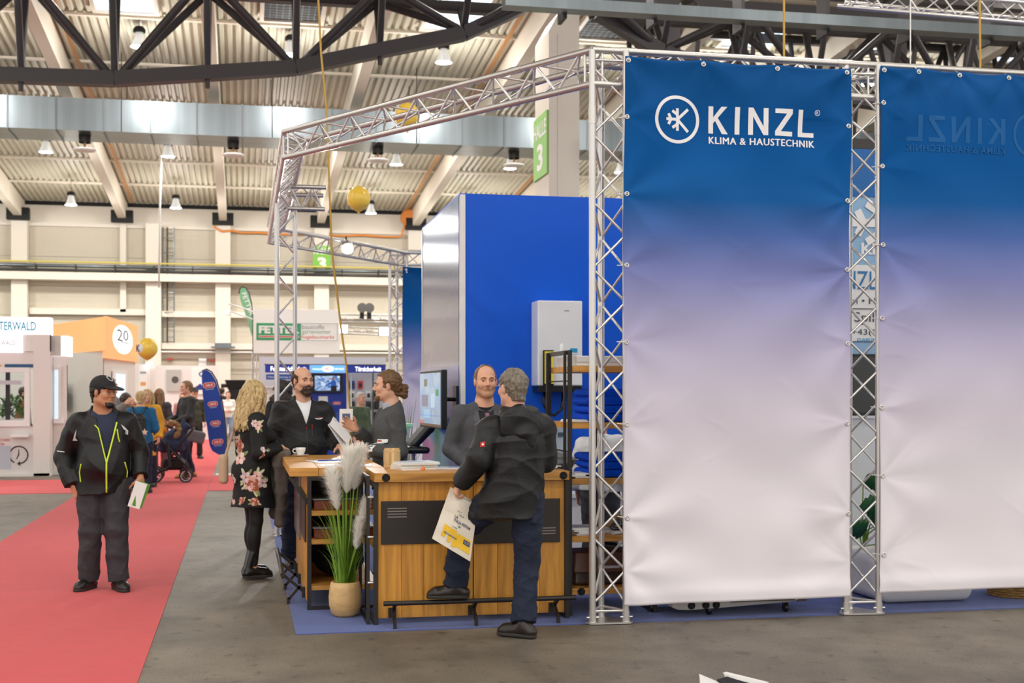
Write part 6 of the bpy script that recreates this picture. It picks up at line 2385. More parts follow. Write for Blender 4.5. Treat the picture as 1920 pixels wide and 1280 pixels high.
decal('badge_print', mat('badge_dark', '#4a4a50', 0.5), jk, S, (0.1, 0, 1.16 * k), (1, 0, 0), (0, 0, 1), (-0.35, 1, 0), [(-0.046, -0.03), (0.046, -0.03), (0.046, 0.022), (-0.046, 0.022)], 0.0095)
decal('badge_print', M_redz, jk, S, (0.1, 0, 1.16 * k), (1, 0, 0), (0, 0, 1), (-0.35, 1, 0), [(-0.046, 0.03), (0.0, 0.03), (0.0, 0.042), (-0.046, 0.042)], 0.0095)
p.trousers(mat('black_trousers', '#141416', 0.7), seed=8)
p.shoes(M_shoe, M_sole, 0.29)
# brochures in his hands
bo = thing('brochure', 'open white brochures held by the man with the ponytail', 'brochure', (1.0, 11.1, 1.2))
Mb = Matrix.Translation((0.815, 11.04, 1.305)) @ Matrix.Rotation(R(8), 4, 'Z') @ Matrix.Rotation(R(48), 4, 'Y') @ Matrix.Rotation(R(28), 4, 'X')
MB().box(-0.13, 0.10, -0.10, 0.10, 0, 0.002, M=Mb).build('sheet', M_paper, bo)
Mb2 = Matrix.Translation((0.80, 11.03, 1.285)) @ Matrix.Rotation(R(3), 4, 'Z') @ Matrix.Rotation(R(57), 4, 'Y') @ Matrix.Rotation(R(30), 4, 'X')
MB().box(-0.13, 0.09, -0.1, 0.1, 0, 0.002, M=Mb2).build('sheet', mat('brochure_back', '#dcdde0', 0.5), bo)
for (a, b, c, d_, cl) in ((-0.1, -0.03, -0.08, -0.005, '#6f7a86'), (-0.02, 0.05, -0.07, 0.03, '#aab4bf'), (-0.09, 0.04, 0.03, 0.08, '#c9cdd2'), (-0.12, -0.1, -0.08, 0.05, '#3a4048')):
    MB().box(a, b, c, d_, -0.0012, 0.0, M=Mb2).build('print', mat('print' + cl, cl, 0.4), bo)
bo2 = thing('flyer', 'white flyer with a small picture held up by the man with the ponytail', 'flyer', (0.86, 11.3, 1.35))
Mb = Matrix.Translation((0.875, 11.33, 1.395)) @ Matrix.Rotation(R(6), 4, 'Z') @ Matrix.Rotation(R(3), 4, 'X')
MB().box(-0.058, 0.058, 0, 0.0025, -0.1, 0.1, M=Mb).build('sheet', M_paper, bo2)
MB().box(-0.034, 0.034, -0.001, 0.0, 0.01, 0.06, M=Mb).build('print', mat('print_navy', '#5a6a8c', 0.4), bo2)

# --- man in the suit behind the front counter


def stubble_skin(hc, k):
    """skin whose jaw, chin and upper lip carry a short fair beard (colour by place on the face)"""
    m = bpy.data.materials.new('skin_with_short_beard')
    m.use_nodes = True
    nt = m.node_tree
    b = nt.nodes['Principled BSDF']
    b.inputs['Roughness'].default_value = 0.55
    tc = nt.nodes.new('ShaderNodeTexCoord')
    n = nt.nodes.new('ShaderNodeTexNoise')
    n.inputs['Scale'].default_value = 45
    sx = nt.nodes.new('ShaderNodeSeparateXYZ')
    nt.links.new(tc.outputs['Object'], sx.inputs[0])
    nt.links.new(tc.outputs['Object'], n.inputs['Vector'])

    def rng(sock, a, c):
        r = nt.nodes.new('ShaderNodeMapRange')
        r.interpolation_type = 'SMOOTHSTEP'
        r.inputs['From Min'].default_value = a
        r.inputs['From Max'].default_value = c
        nt.links.new(sock, r.inputs['Value'])
        return r.outputs[0]

    def op(kind, a, c):
        q = nt.nodes.new('ShaderNodeMath')
        q.operation = kind
        for i_, v in enumerate((a, c)):
            if isinstance(v, (int, float)):
                q.inputs[i_].default_value = v
            else:
                nt.links.new(v, q.inputs[i_])
        return q.outputs[0]
    zz = op('ADD', sx.outputs['Z'], op('MULTIPLY', op('SUBTRACT', n.outputs['Fac'], 0.5), 0.022))
    ab = op('ABSOLUTE', sx.outputs['X'], 0.0)
    side = op('MULTIPLY', ab, 0.35)                     # the beard line climbs towards the ears
    jaw = op('MULTIPLY', rng(op('SUBTRACT', zz, side), hc - 0.044 * k, hc - 0.074 * k), rng(zz, hc - 0.128 * k, hc - 0.112 * k))
    lip = op('MULTIPLY', rng(ab, 0.036 * k, 0.026 * k), op('MULTIPLY', rng(zz, hc - 0.03 * k, hc - 0.038 * k), rng(zz, hc - 0.12 * k, hc - 0.1 * k)))
    mask = op('MULTIPLY', op('MAXIMUM', jaw, lip), rng(sx.outputs['Y'], 0.03, 0.005))
    mx = nt.nodes.new('ShaderNodeMix')
    mx.data_type = 'RGBA'
    mx.inputs[6].default_value = lin('#dda88b')
    mx.inputs[7].default_value = lin('#9c7450')
    nt.links.new(op('MULTIPLY', mask, 0.62), mx.inputs[0])
    nt.links.new(mx.outputs[2], b.inputs['Base Color'])
    return m


p = Person('bearded fair man in a charcoal suit and tie behind the front counter', (1.90, 10.3, 0.005), R(-2), 1.855, 1.02, 0.005, stubble_skin(1.648 * 1.855 / 1.78, 1.04 * 1.855 / 1.78), yaw=2, pitch=0,
           shL=(0.185, 0.02, 1.405), shR=(-0.185, 0.02, 1.405), elL=(0.25, 0.04, 1.13), elR=(-0.255, 0.05, 1.13), wrL=(0.09, -0.16, 0.98), wrR=(-0.08, -0.17, 0.97), head=(0.005, -0.015, 1.648))
root = p.body(hl=dict(d=(-0.7, -0.4, -0.4), n=(-0.3, 0.8, -0.2), t=(-0.3, -0.4, 0.8), curl=0.6), hr=dict(d=(0.7, -0.4, -0.4), n=(0.3, 0.8, -0.2), t=(0.3, -0.4, 0.8), curl=0.6), brow='#8a6038')
p.head.hair(root, H_sandy, 'thin', 0.0045)
S = p.S()
p.torso(S, 0.022, 0.78)
p.sleeves(S, 0.018, 0.012, (0.052, 0.048, 0.047, 0.036))
S.rc(p.J['neck'] + (0, -0.02, 0.0), p.J['neck'] + (0, 0.0, 0.15), 0.075, 0.09, 0.012, op='cut')
S.keep(((0, 0, 0.78), (0, 0, -1)))
S.wrinkle(0.009, 51, 18)
jk = p.part('suit_jacket', S, M_suit)
k = p.k
fr = (0, 1, 0)
decal('black_shirt', M_blackm, jk, S, (0, 0, 0), (1, 0, 0), (0, 0, 1), fr, [(0.01, 1.12 * k), (0.05, 1.27 * k), (0.075, 1.42 * k), (0.0, 1.45 * k), (-0.075, 1.42 * k), (-0.05, 1.27 * k)], 0.004)
M_tie = mat('striped_tie', '#9a6f86', 0.6, noise=(90, 0.6, (1, 1, 2)), col2='#4a3350')
decal('tie', M_tie, jk, S, (0, 0, 0), (1, 0, 0), (0, 0, 1), fr, [(0.012, 1.13 * k), (0.026, 1.2 * k), (0.016, 1.36 * k), (0.024, 1.41 * k), (-0.012, 1.41 * k), (-0.006, 1.36 * k), (-0.014, 1.2 * k)], 0.009)
M_lap = mat('suit_lapel', '#515258', 0.75, bump=(160, 0.15))
for sx in (-1, 1):
    decal('lapel', M_lap, jk, S, (0, 0, 0), (1, 0, 0), (0, 0, 1), fr, [(sx * 0.012, 1.11 * k), (sx * 0.085, 1.29 * k), (sx * 0.115, 1.32 * k), (sx * 0.09, 1.335 * k), (sx * 0.105, 1.36 * k), (sx * 0.085, 1.43 * k), (sx * 0.062, 1.42 * k), (sx * 0.045, 1.27 * k)], 0.008)
T = p.S(p.J['neck'] - 0.15, p.J['neck'] + 0.2, 0.005)
T.rc(p.J['neck'] + (0, 0, -0.09), p.J['neck'] + (0, -0.025, 0.02), 0.088, 0.072, 0)
T.keep((p.J['neck'] + (0, -0.03, -0.005), (0, -0.5, 1)))
p.part('shirt_collar', T, M_blackm)
p.trousers(M_suit, seed=9)
p.shoes(M_shoe, M_sole, 0.29)

# --- man in the hooded black jacket in front of the counter
RJ = R(190)
p = Person('grey haired man in a hooded black jacket, one foot on the counter rail', (1.80, 8.60, 0.0), RJ, 1.79, 1.06, 0.0055, SKIN, yaw=14, pitch=2,
           neck=(0.0, 0.0, 1.47), head=(0.02, -0.02, 1.655), chest=(0.0, 0.02, 1.29), waist=(0.01, 0.0, 1.08), pelvis=(0.02, -0.01, 0.94),
           shL=(0.18, 0.0, 1.385), shR=(-0.175, 0.03, 1.41), elL=(0.275, 0.05, 1.19), elR=(-0.225, -0.03, 1.16), wrL=(0.36, -0.10, 1.03), wrR=(-0.12, -0.27, 1.12),
           hipL=(0.11, -0.01, 0.92), knL=(0.27, -0.35, 0.70), anL=(0.265, -0.455, 0.285), footL=(0.93, -0.32, 0), hipR=(-0.085, 0.0, 0.92), knR=(-0.085, -0.01, 0.5), anR=(-0.02, 0.09, 0.09), footR=(0.6, -0.8, 0))
root = p.body(hl=dict(d=(0.25, -0.5, -1), n=(-0.8, 0.2, 0.2), t=(-0.2, -1, 0.2), curl=0.85), hr=dict(d=(0.3, -1, -0.1), n=(0.2, 0, -1), t=(1, 0, 0), curl=0.4), brow='#6f665c')
p.head.hair(root, H_grey, 'short', 0.0045, 9)
mb = MB()
hd = p.head
mb.path([hd.p(0.082, 0.02, 0.012), hd.p(0.08, -0.05, 0.016), hd.p(0.07, -0.09, 0.014)], 0.0022, 6)
local_mesh('glasses_temple', mb, M_alu, root)
S = p.S()
p.torso(S, 0.035, 0.785, belly=0.02)
p.sleeves(S, 0.03, 0.005, (0.054, 0.052, 0.05, 0.038))
S.rc((0.08, -0.06, 0.92), (0.2, -0.16, 0.80), 0.15, 0.10, 0.06)
S.keep(((0.0, 0, 0.785), (0.0, 0.12, -1)))
S.wrinkle(0.016, 61, 18)
# hood lying on the shoulders
nk = p.J['neck']
HS = p.S(nk - (0.22, 0.1, 0.3), nk + (0.22, 0.32, 0.18))
HS.rc(nk + (-0.085, 0.0, 0.03), nk + (0.0, 0.09, 0.015), 0.042, 0.056, 0.03)
HS.rc(nk + (0.085, 0.0, 0.03), nk + (0.0, 0.09, 0.015), 0.042, 0.056, 0.03)
HS.ell(nk + (0.0, 0.105, -0.075), (0.15, 0.05, 0.115), 0.07, rotx(-0.25))
HS.rc(nk + (-0.02, 0.13, -0.1), nk + (-0.05, 0.15, -0.19), 0.06, 0.03, 0.04, (0, 1, 0), 1.5)
HS.rc(nk + (-0.1, 0.04, 0.0), nk + (0.0, 0.13, -0.12), 0.05, 0.03, 0.03)
HS.rc(nk + (0.1, 0.04, 0.0), nk + (0.0, 0.13, -0.12), 0.05, 0.03, 0.03)
HS.wrinkle(0.016, 71, 24)
jk = p.part('jacket', S, M_jblk2)
p.part('hood', HS, M_jblk2, jk)
Mi = rotz(-RJ)
vd = Mi @ vec3((0.20, 0.98, 0))
vx = Mi @ vec3((0.98, -0.20, 0))
so = vec3((0.235, 0.0, 1.295))
decal('sleeve_patch', M_redz, jk, S, so, vx, (0, 0, 1), vd, [(-0.017, -0.017), (0.013, -0.014), (0.016, 0.018), (-0.014, 0.015)], 0.004)
decal('sleeve_patch', M_white, jk, S, so, vx, (0, 0, 1), vd, disc(0, 0, 0.007, n=8), 0.006)
p.trousers(M_denim, o=0.014, r=(0.098, 0.068, 0.062, 0.062), seed=12, wr=0.009, stop=0.07)
p.shoes(mat('brown_black_shoe', '#231a15', 0.35), M_sole, 0.295)

# --- canvas tote bag
tb = thing('tote_bag', 'cream canvas tote bag with yellow print held by the man in the hooded jacket', 'bag', (1.47, 8.72, 0.8))
M_can = mat('cream_canvas', '#e6dccb', 0.85, bump=(200, 0.25))


def PVc(x, y, v):
    """point of the vertical plane v seen at picture position x, y is not used here: metres from the bag's top corner instead"""


BO = Vector((1.372, 8.70, 1.0))
bx_ = Vector((0.98, -0.02, 0.0))
TL, TR, BR, BL = (0.0, 0.0), (0.188, -0.125), (0.135, -0.505), (-0.128, -0.345)
nu, nv = 14, 20
fr_, bk_ = [], []
for side in (0, 1):
    for j in range(nv + 1):
        for i in range(nu + 1):
            a, b = i / nu, j / nv
            x = (TL[0] * (1 - a) + TR[0] * a) * (1 - b) + (BL[0] * (1 - a) + BR[0] * a) * b
            z = (TL[1] * (1 - a) + TR[1] * a) * (1 - b) + (BL[1] * (1 - a) + BR[1] * a) * b
            e = math.sin(PI * a) * (0.35 + 0.65 * math.sin(PI * min(1, b * 0.9 + 0.05)))
            th = 0.022 * e + 0.003
            w = 0.006 * math.sin(9 * a + 3 * b) * math.exp(-b * 1.6) + 0.003 * math.sin(5 * b * 3 + a * 4)
            (fr_ if side == 0 else bk_).append(BO + bx_ * x + Z * z + Y * ((-th + w) if side == 0 else (th + w)))
k_ = nu + 1
fs = []
for j in range(nv):
    for i in range(nu):
        a = j * k_ + i
        fs.append((a, a + k_, a + k_ + 1, a + 1))
        b = a + len(fr_)
        fs.append((b, b + 1, b + k_ + 1, b + k_))
N_ = len(fr_)
for j in range(nv):
    for e in (0, nu):
        a = j * k_ + e
        fs.append((a, N_ + a, N_ + a + k_, a + k_) if e == 0 else (a, a + k_, N_ + a + k_, N_ + a))
for i in range(nu):
    a = nv * k_ + i
    fs.append((a, N_ + a, N_ + a + 1, a + 1))
MB().add([tuple(q) for q in fr_ + bk_], fs).build('sack', M_can, tb, smooth='auto')


def bagpt(a, b, lift=0.004):
    i, j = a * nu, b * nv
    i0, j0 = min(int(i), nu - 1), min(int(j), nv - 1)
    f, g = i - i0, j - j0
    q = (fr_[j0 * k_ + i0] * (1 - f) * (1 - g) + fr_[j0 * k_ + i0 + 1] * f * (1 - g) + fr_[(j0 + 1) * k_ + i0] * (1 - f) * g + fr_[(j0 + 1) * k_ + i0 + 1] * f * g)
    return q - Y * lift


def bagprint(name, polys, m, lift=0.003):
    for pl in polys:
        out, n = [], len(pl)
        dn = []
        for (x0, y0), (x1, y1) in zip(pl, pl[1:] + pl[:1]):
            for t in (0, 0.34, 0.67):
                dn.append((x0 + (x1 - x0) * t, y0 + (y1 - y0) * t))
        cx_, cy_ = sum(p_[0] for p_ in pl) / n, sum(p_[1] for p_ in pl) / n
        vs = [tuple(bagpt(cx_, cy_, lift))] + [tuple(bagpt(a, b, lift)) for a, b in dn]
        MB().add(vs, [(0, 1 + i, 1 + (i + 1) % len(dn)) for i in range(len(dn))]).build(name, m, tb)


M_ylw = mat('yellow_print', '#f2c233', 0.7)
M_nav = mat('navy_print', '#1d2a55', 0.7)


def rct(x0, y0, x1, y1):
    return [(x0, y0), (x0, (y0 + y1) / 2), (x0, y1), ((x0 + x1) / 2, y1), (x1, y1), (x1, (y0 + y1) / 2), (x1, y0), ((x0 + x1) / 2, y0)]


bagprint('yellow_print', [rct(0.16, 0.64, 0.52, 0.74), rct(0.16, 0.7, 0.26, 0.86), rct(0.33, 0.7, 0.42, 0.9), rct(0.46, 0.7, 0.56, 0.94), rct(0.56, 0.66, 0.94, 0.9)], M_ylw)
bagprint('navy_patch', [rct(0.74, 0.7, 0.92, 0.78)], M_nav, 0.005)
mb_ = M_nav


def bagtext(s, a0, a1, b0, b1, m, bold=0.02, lift=0.005):
    o_ = text('lettering', s, m, tb, (0, 0, 0), X, Z, 1, 1, bold, 0)
    inv = chain(tb).inverted()
    for v in o_.data.vertices:
        c_ = chain(tb) @ v.co
        v.co = inv @ bagpt(a0 + (a1 - a0) * c_.x, b1 + (b0 - b1) * c_.z, lift)


bagtext('LA', 0.36, 0.46, 0.39, 0.44, M_nav)
bagtext('ITALIA', 0.36, 0.58, 0.455, 0.505, M_nav)
bagtext('NOSTRUM', 0.6, 0.86, 0.445, 0.5, M_nav)
bagtext('SI', 0.52, 0.58, 0.53, 0.565, M_nav)
bagtext('avrebbe', 0.36, 0.5, 0.585, 0.61, M_nav, 0.0)
bagtext('sapori', 0.4, 0.52, 0.29, 0.315, M_nav, 0.0)
bagtext('naturali', 0.46, 0.62, 0.335, 0.365, M_nav, 0.0)
bagtext('Wirtschaft', 0.76, 0.9, 0.715, 0.735, M_white, 0.0, 0.006)
bagtext('Magazin', 0.76, 0.9, 0.745, 0.765, M_white, 0.0, 0.006)
bagtext('#besserleben', 0.2, 0.56, 0.755, 0.79, M_nav, 0.01, 0.006)
hp = p.J['wrL'] + vec3((0.25, -0.5, -1)) / 1.15 * 0.085
hw = Vector(p.loc) + Matrix.Rotation(RJ, 3, 'Z') @ Vector(hp)
for ya, (a0, a1) in ((-0.006, (0.28, 0.74)), (0.006, (0.30, 0.70))):
    A_, B2 = bagpt(a0, 0.01, 0), bagpt(a1, 0.01, 0)
    top = hw + Vector((0.0, ya, 0.0))
    MB().path([A_, A_.lerp(top, 0.6) + Vector((-0.005, 0, 0)), top, top.lerp(B2, 0.45), B2], 0.009, 8).build('strap', M_can, tb, smooth=True)

# ------------------------------------------------------------------ white window booth at the left
def lightbox_mat(name, c, e):
    return mat(name, c, 0.4, emit=e)


M_lb = lightbox_mat('lit_white_panel', '#f4f8fb', 0.75)
M_lbo = lightbox_mat('lit_orange_panel', '#f0a565', 0.42)
M_teal = mat('teal_letters', '#17a2c4', 0.5)
M_bw = mat('booth_white', '#e9e5e0', 0.5)
M_bg = mat('booth_grey', '#cfccc4', 0.55)
wb = thing('window_booth', 'white exhibition booth with lit TERWALD header, window and clock sign at the left edge', 'booth', (-4.6, 27.3, 0))
box('header', M_lb, wb, -7.5, -3.70, 27.0, 27.35, 2.78, 3.12, 0.004, label='lit header box')
text('lettering', 'TERWALD', M_teal, wb, (-4.66, 27.0, 2.86), X, Z, 0.69, 0.17, 0.012, 0.006)
text('lettering', 'OSTERWALD FENSTER', M_teal, wb, (-5.9, 27.0, 2.86), X, Z, 1.2, 0.17, 0.012, 0.006) if False else None
box('lower_header', M_lb, wb, -7.5, -4.22, 26.95, 27.3, 2.42, 2.76, 0.004)
text('lettering', 'RWALD', mat('grey_letters', '#9aa0a2', 0.5), wb, (-4.67, 26.95, 2.57), X, Z, 0.33, 0.085, 0.004, 0.006)
box('pillar', M_bw, wb, -4.02, -3.715, 27.0, 27.5, 0.0, 2.78, 0.004)
box('cross_box', M_bw, wb, -4.22, -3.715, 27.02, 27.4, 2.45, 2.78, 0.003)
box('side_header', M_lb, wb, -3.71, -3.39, 27.2, 27.9, 2.37, 2.77, 0.004)
box('side_header_face', M_bg, wb, -3.712, -3.53, 27.17, 27.2, 2.37, 2.77)
box('upper_wall', M_bw, wb, -7.5, -4.02, 27.06, 27.16, 2.12, 2.44)
box('blue_stripe', mat('navy_stripe', '#24517d', 0.5), wb, -4.56, -4.03, 27.045, 27.06, 2.14, 2.2)
box('orange_stripe', mat('orange_stripe', '#e9a465', 0.5), wb, -4.75, -4.62, 27.045, 27.06, 2.15, 2.19)
box('lower_wall', mat('frosted_panel', '#dedbd8', 0.3), wb, -7.5, -4.02, 27.06, 27.16, 0.06, 0.98)
box('plinth', M_bw, wb, -7.5, -3.7, 27.0, 27.5, 0.0, 0.06)
M_wf = mat('window_frame_white', '#f3f2f0', 0.3)
for (a, b, c, d) in ((-7.4, -4.09, 2.04, 2.13), (-7.4, -4.09, 0.98, 1.10), (-4.19, -4.09, 1.10, 2.04), (-5.2, -5.1, 1.10, 2.04)):
    box('window_frame', M_wf, wb, a, b, 27.0, 27.12, c, d, 0.004)
M_glass = mat('window_glass', '#eef6f8', 0.02, trans=1.0, spec=0.4)
M_glass.node_tree.nodes['Principled BSDF'].inputs['IOR'].default_value = 1.05
box('window_pane', M_glass, wb, -5.1, -4.19, 27.055, 27.063, 1.10, 2.04)
box('sash_sticker', mat('sticker_grey', '#c9c9d2', 0.5), wb, -4.9, -4.25, 27.045, 27.053, 1.80, 1.88)
box('window_post', mat('dark_window_post', '#43363c', 0.5), wb, -4.62, -4.54, 27.5, 27.56, 1.1, 2.1)
box('back_wall', mat('booth_inner', '#f1efe9', 0.5), wb, -7.5, -3.9, 30.4, 30.5, 0, 2.8)
box('sill_shelf', M_wf, wb, -4.43, -4.1, 26.9, 27.06, 0.77, 0.82, 0.004)
# clock emblem printed on the lower panel
cxk, czk = -4.30, 0.42
pts, fs = ring(cxk, czk, 0.155, 0.182, 40, R(-80), R(-80 + 322))
mb = MB()
mb.v = [(x, 27.054, z) for x, z in pts]
mb.f = fs
mb.build('clock_ring', M_black, wb)
patch('clock_arrow', M_black, wb, [(-0.02, 0.05), (-0.02, -0.05), (-0.085, 0.0)], (cxk + 0.05, 27.06, czk - 0.17), X, Z, 0.006)
patch('clock_hand', M_black, wb, [(-0.012, 0.0), (0.012, 0.0), (0.006, 0.11), (-0.006, 0.11)], (cxk, 27.06, czk), X, Z, 0.006)
patch('clock_hand', M_black, wb, [(0.012, 0.006), (-0.012, 0.012), (-0.05, -0.08), (-0.035, -0.085)], (cxk, 27.06, czk), X, Z, 0.006)
for i in range(12):
    t = R(30 * i)
    patch('clock_mark', M_black, wb, disc(0.12 * math.sin(t), 0.12 * math.cos(t), 0.006, n=8), (cxk, 27.06, czk), X, Z, 0.006)
M_redl = mat('red_letters', '#d4504a', 0.5)
text('lettering', 'LICHES', M_redl, wb, (-4.70, 27.06, 0.69), X, Z, 0.23, 0.05, 0.01, 0.006)
text('lettering', 'FENSTER', M_redl, wb, (-4.83, 27.06, 0.61), X, Z, 0.27, 0.045, 0.01, 0.006)
box('poster_print', mat('blue_haze_print', '#bfc3d0', 0.5), wb, -5.2, -4.45, 27.05, 27.06, 0.15, 0.6)
# side window right of the pillar
box('side_wall', M_bw, wb, -3.71, -3.45, 27.45, 27.5, 0.0, 2.37)
box('side_window_glow', lightbox_mat('cool_window', '#cfe6f2', 0.6), wb, -3.68, -3.60, 27.40, 27.45, 1.12, 2.12)
for (a, b, c, d) in ((-3.70, -3.56, 2.1, 2.16), (-3.70, -3.5, 1.03, 1.12), (-3.6, -3.56, 1.12, 2.1)):
    box('side_window_frame', M_wf, wb, a, b, 27.37, 27.45, c, d)
box('dark_gap', mat('dark_gap', '#5d564c', 0.6), wb, -3.46, -3.44, 27.47, 27.5, 1.28, 2.2)
pl = thing('window_plant', 'leafy green plant behind the window of the white booth', 'plant', (-4.68, 27.9, 0.8))
box('planter', M_bw, pl, -4.95, -4.3, 27.75, 28.05, 0.75, 1.12)
for i in range(190):
    c_ = Vector((random.uniform(-4.93, -4.32), random.uniform(27.75, 28.05), random.uniform(1.12, 1.52)))
    a = random.uniform(0, 6.28)
    l = random.uniform(0.12, 0.2)
    d_ = Vector((math.cos(a) * 0.7, math.sin(a) * 0.4, random.uniform(0.1, 0.9))).normalized()
    s_ = d_.cross(Z).normalized() * l * 0.2
    n_ = d_.cross(s_).normalized() * 0.012
    MB().add([c_, c_ + d_ * l * 0.5 + s_, c_ + d_ * l, c_ + d_ * l * 0.5 - s_, c_ + d_ * l * 0.5 + n_], [(0, 1, 4), (1, 2, 4), (2, 3, 4), (3, 0, 4)]).build('leaf', mat('plant_leaf' + str(i % 3), ('#4f7a3a', '#6b8f4a', '#3d6232')[i % 3], 0.45), pl)

ob = thing('orange_lightbox', 'lit orange corner lightbox with white oval reading 20 JAHRE', 'lightbox', (-2.7, 27.3, 2.3))
A0, B0, C0 = Vector((-4.23, 30.9, 0)), Vector((-2.69, 27.3, 0)), Vector((-2.35, 31.1, 0))
MB().hexa([A0 + Z * 2.49, B0 + Z * 2.49, B0 + Vector((0.0, 1.0, 2.49)), A0 + Vector((0.3, 0.3, 2.49)), A0 + Z * 3.17, B0 + Z * 3.17, B0 + Vector((0.0, 1.0, 3.17)), A0 + Vector((0.3, 0.3, 3.17))]).build('left_face', M_lbo, ob)
MB().hexa([B0 + Z * 2.34, C0 + Z * 2.34, C0 + Vector((-0.3, 0, 2.34)), B0 + Vector((-0.1, 0.4, 2.34)), B0 + Z * 3.18, C0 + Z * 3.18, C0 + Vector((-0.3, 0, 3.18)), B0 + Vector((-0.1, 0.4, 3.18))]).build('right_face', M_lbo, ob)
ax = (C0 - B0).normalized()
oc = B0 + (C0 - B0) * 0.5
Lr = (C0 - B0).length
patch('oval', M_lb, ob, disc(0, 0, Lr * 0.31, 0.31), oc + Z * 2.78, ax, Z, 0.006)
M_ink = mat('dark_green_ink', '#3c5155', 0.5)
text('lettering', '2', M_ink, ob, oc + Z * 2.74 - ax * 0.72, ax, Z, 0.62, 0.24, 0.0, 0.012)
text('lettering', '0', M_ink, ob, oc + Z * 2.77 - ax * 0.0, ax, Z, 0.6, 0.22, 0.0, 0.012)
text('lettering', 'JAHRE', M_ink, ob, oc + Z * 2.68 - ax * 0.3, ax, Z, 1.0, 0.075, 0.0, 0.012)
text('lettering', 'Ihr Partner seit', mat('grey_letters', '#9aa0a2'), ob, oc + Z * 2.98 - ax * 0.5, ax, Z, 1.0, 0.025, 0.0, 0.012)
for i in range(3):
    text('lettering', 'Fenster und Tueren'[i * 3:], mat('grey_letters', '#9aa0a2'), ob, oc + Z * (2.61 - 0.045 * i) - ax * 0.5, ax, Z, 1.0, 0.02, 0.0, 0.012)
gb = thing('grey_booth_wall', 'plain grey booth wall under the orange lightbox', 'booth wall', (-3.2, 29, 0))
MB().hexa([A0 + Vector((-0.3, 0.3, 0)), B0 + Vector((-0.08, 0.35, 0)), B0 + Vector((-0.1, 1.0, 0)), A0 + Vector((-0.3, 1.2, 0)),
           A0 + Vector((-0.3, 0.3, 2.49)), B0 + Vector((-0.08, 0.35, 2.49)), B0 + Vector((-0.1, 1.0, 2.49)), A0 + Vector((-0.3, 1.2, 2.49))]).build('panel', M_bg, gb)
MB().hexa([B0 + Vector((-0.07, 0.36, 0)), C0 + Vector((-0.06, 0, 0)), C0 + Vector((-0.3, 0, 0)), B0 + Vector((-0.1, 0.9, 0)),
           B0 + Vector((-0.07, 0.36, 2.34)), C0 + Vector((-0.06, 0, 2.34)), C0 + Vector((-0.3, 0, 2.34)), B0 + Vector((-0.1, 0.9, 2.34))]).build('side_panel', mat('booth_pale', '#e4e0d8', 0.5), gb)
o_ = B0.lerp(C0, 0.28) + Vector((-0.05, 0, 0))
MB().hexa([o_ + Vector((0, 0, 1.3)), B0.lerp(C0, 0.72) + Vector((-0.05, 0, 1.3)), B0.lerp(C0, 0.72) + Vector((-0.08, 0.02, 1.3)), o_ + Vector((-0.03, 0.02, 1.3)),
           o_ + Vector((0, 0, 2.1)), B0.lerp(C0, 0.72) + Vector((-0.05, 0, 2.1)), B0.lerp(C0, 0.72) + Vector((-0.08, 0.02, 2.1)), o_ + Vector((-0.03, 0.02, 2.1))]).build('window_frame', M_wf, gb)
o2 = B0.lerp(C0, 0.36) + Vector((-0.04, 0, 0))
o3 = B0.lerp(C0, 0.64) + Vector((-0.04, 0, 0))
MB().add([o2 + Z * 1.36, o3 + Z * 1.36, o3 + Z * 2.04, o2 + Z * 2.04], [(0, 1, 2, 3)]).build('window_pane', lightbox_mat('cool_window', '#cfe6f2', 0.6), gb)
pn = thing('notice_board', 'small notice holder with flyers on the grey booth wall', 'notice board', (-3.6, 29.0, 1.3))
dW = (B0 - A0).normalized()
base = A0.lerp(B0, 0.36) + Vector((-0.28, 0.22, 0))
for nm, m_, a0, a1, z0, z1, off in (('board', mat('steel_blue_board', '#9fb0b8', 0.5), 0, 0.75, 1.25, 1.85, 0.0), ('sheet', M_paper, 0.05, 0.7, 1.27, 1.72, 0.02), ('print', mat('print_pink', '#c9a0a8', 0.5), 0.12, 0.5, 1.32, 1.5, 0.03)):
    nrm_ = Vector((dW.y, -dW.x, 0)) * (0.02 + off)
    q = [base + dW * a0 + nrm_, base + dW * a1 + nrm_]
    MB().add([q[0] + Z * z0, q[1] + Z * z0, q[1] + Z * z1, q[0] + Z * z1], [(0, 1, 2, 3)]).build(nm, m_, pn, solid=0.01)
fb = thing('white_booth', 'plain white booth panels farther down the aisle behind the yellow balloon', 'booth', (-3.0, 42.5, 0))
box('panel', M_bw, fb, -3.3, -2.82, 42.0, 42.1, 0, 2.53)
box('panel', mat('booth_pale', '#e4e0d8'), fb, -2.81, -2.65, 42.1, 42.2, 0, 2.48)
box('side_panel', M_bw, fb, -2.69, -2.65, 42.2, 46.5, 0, 2.48)
box('poster', M_paper, fb, -3.15, -2.9, 41.98, 42.0, 1.6, 2.45)
patch('poster_print', mat('orange_stripe', '#e9a465'), fb, rrect(0, 0, 0.16, 0.12, 0.01), (-3.02, 41.98, 1.92), X, Z, 0.004)
patch('poster_print', mat('grey_letters', '#9aa0a2'), fb, rrect(0, 0, 0.19, 0.07, 0.01), (-3.02, 41.98, 2.27), X, Z, 0.004)
rod('spot', M_glow, fb, (-2.9, 41.9, 2.53), (-2.75, 41.85, 2.55), 0.04, 8)

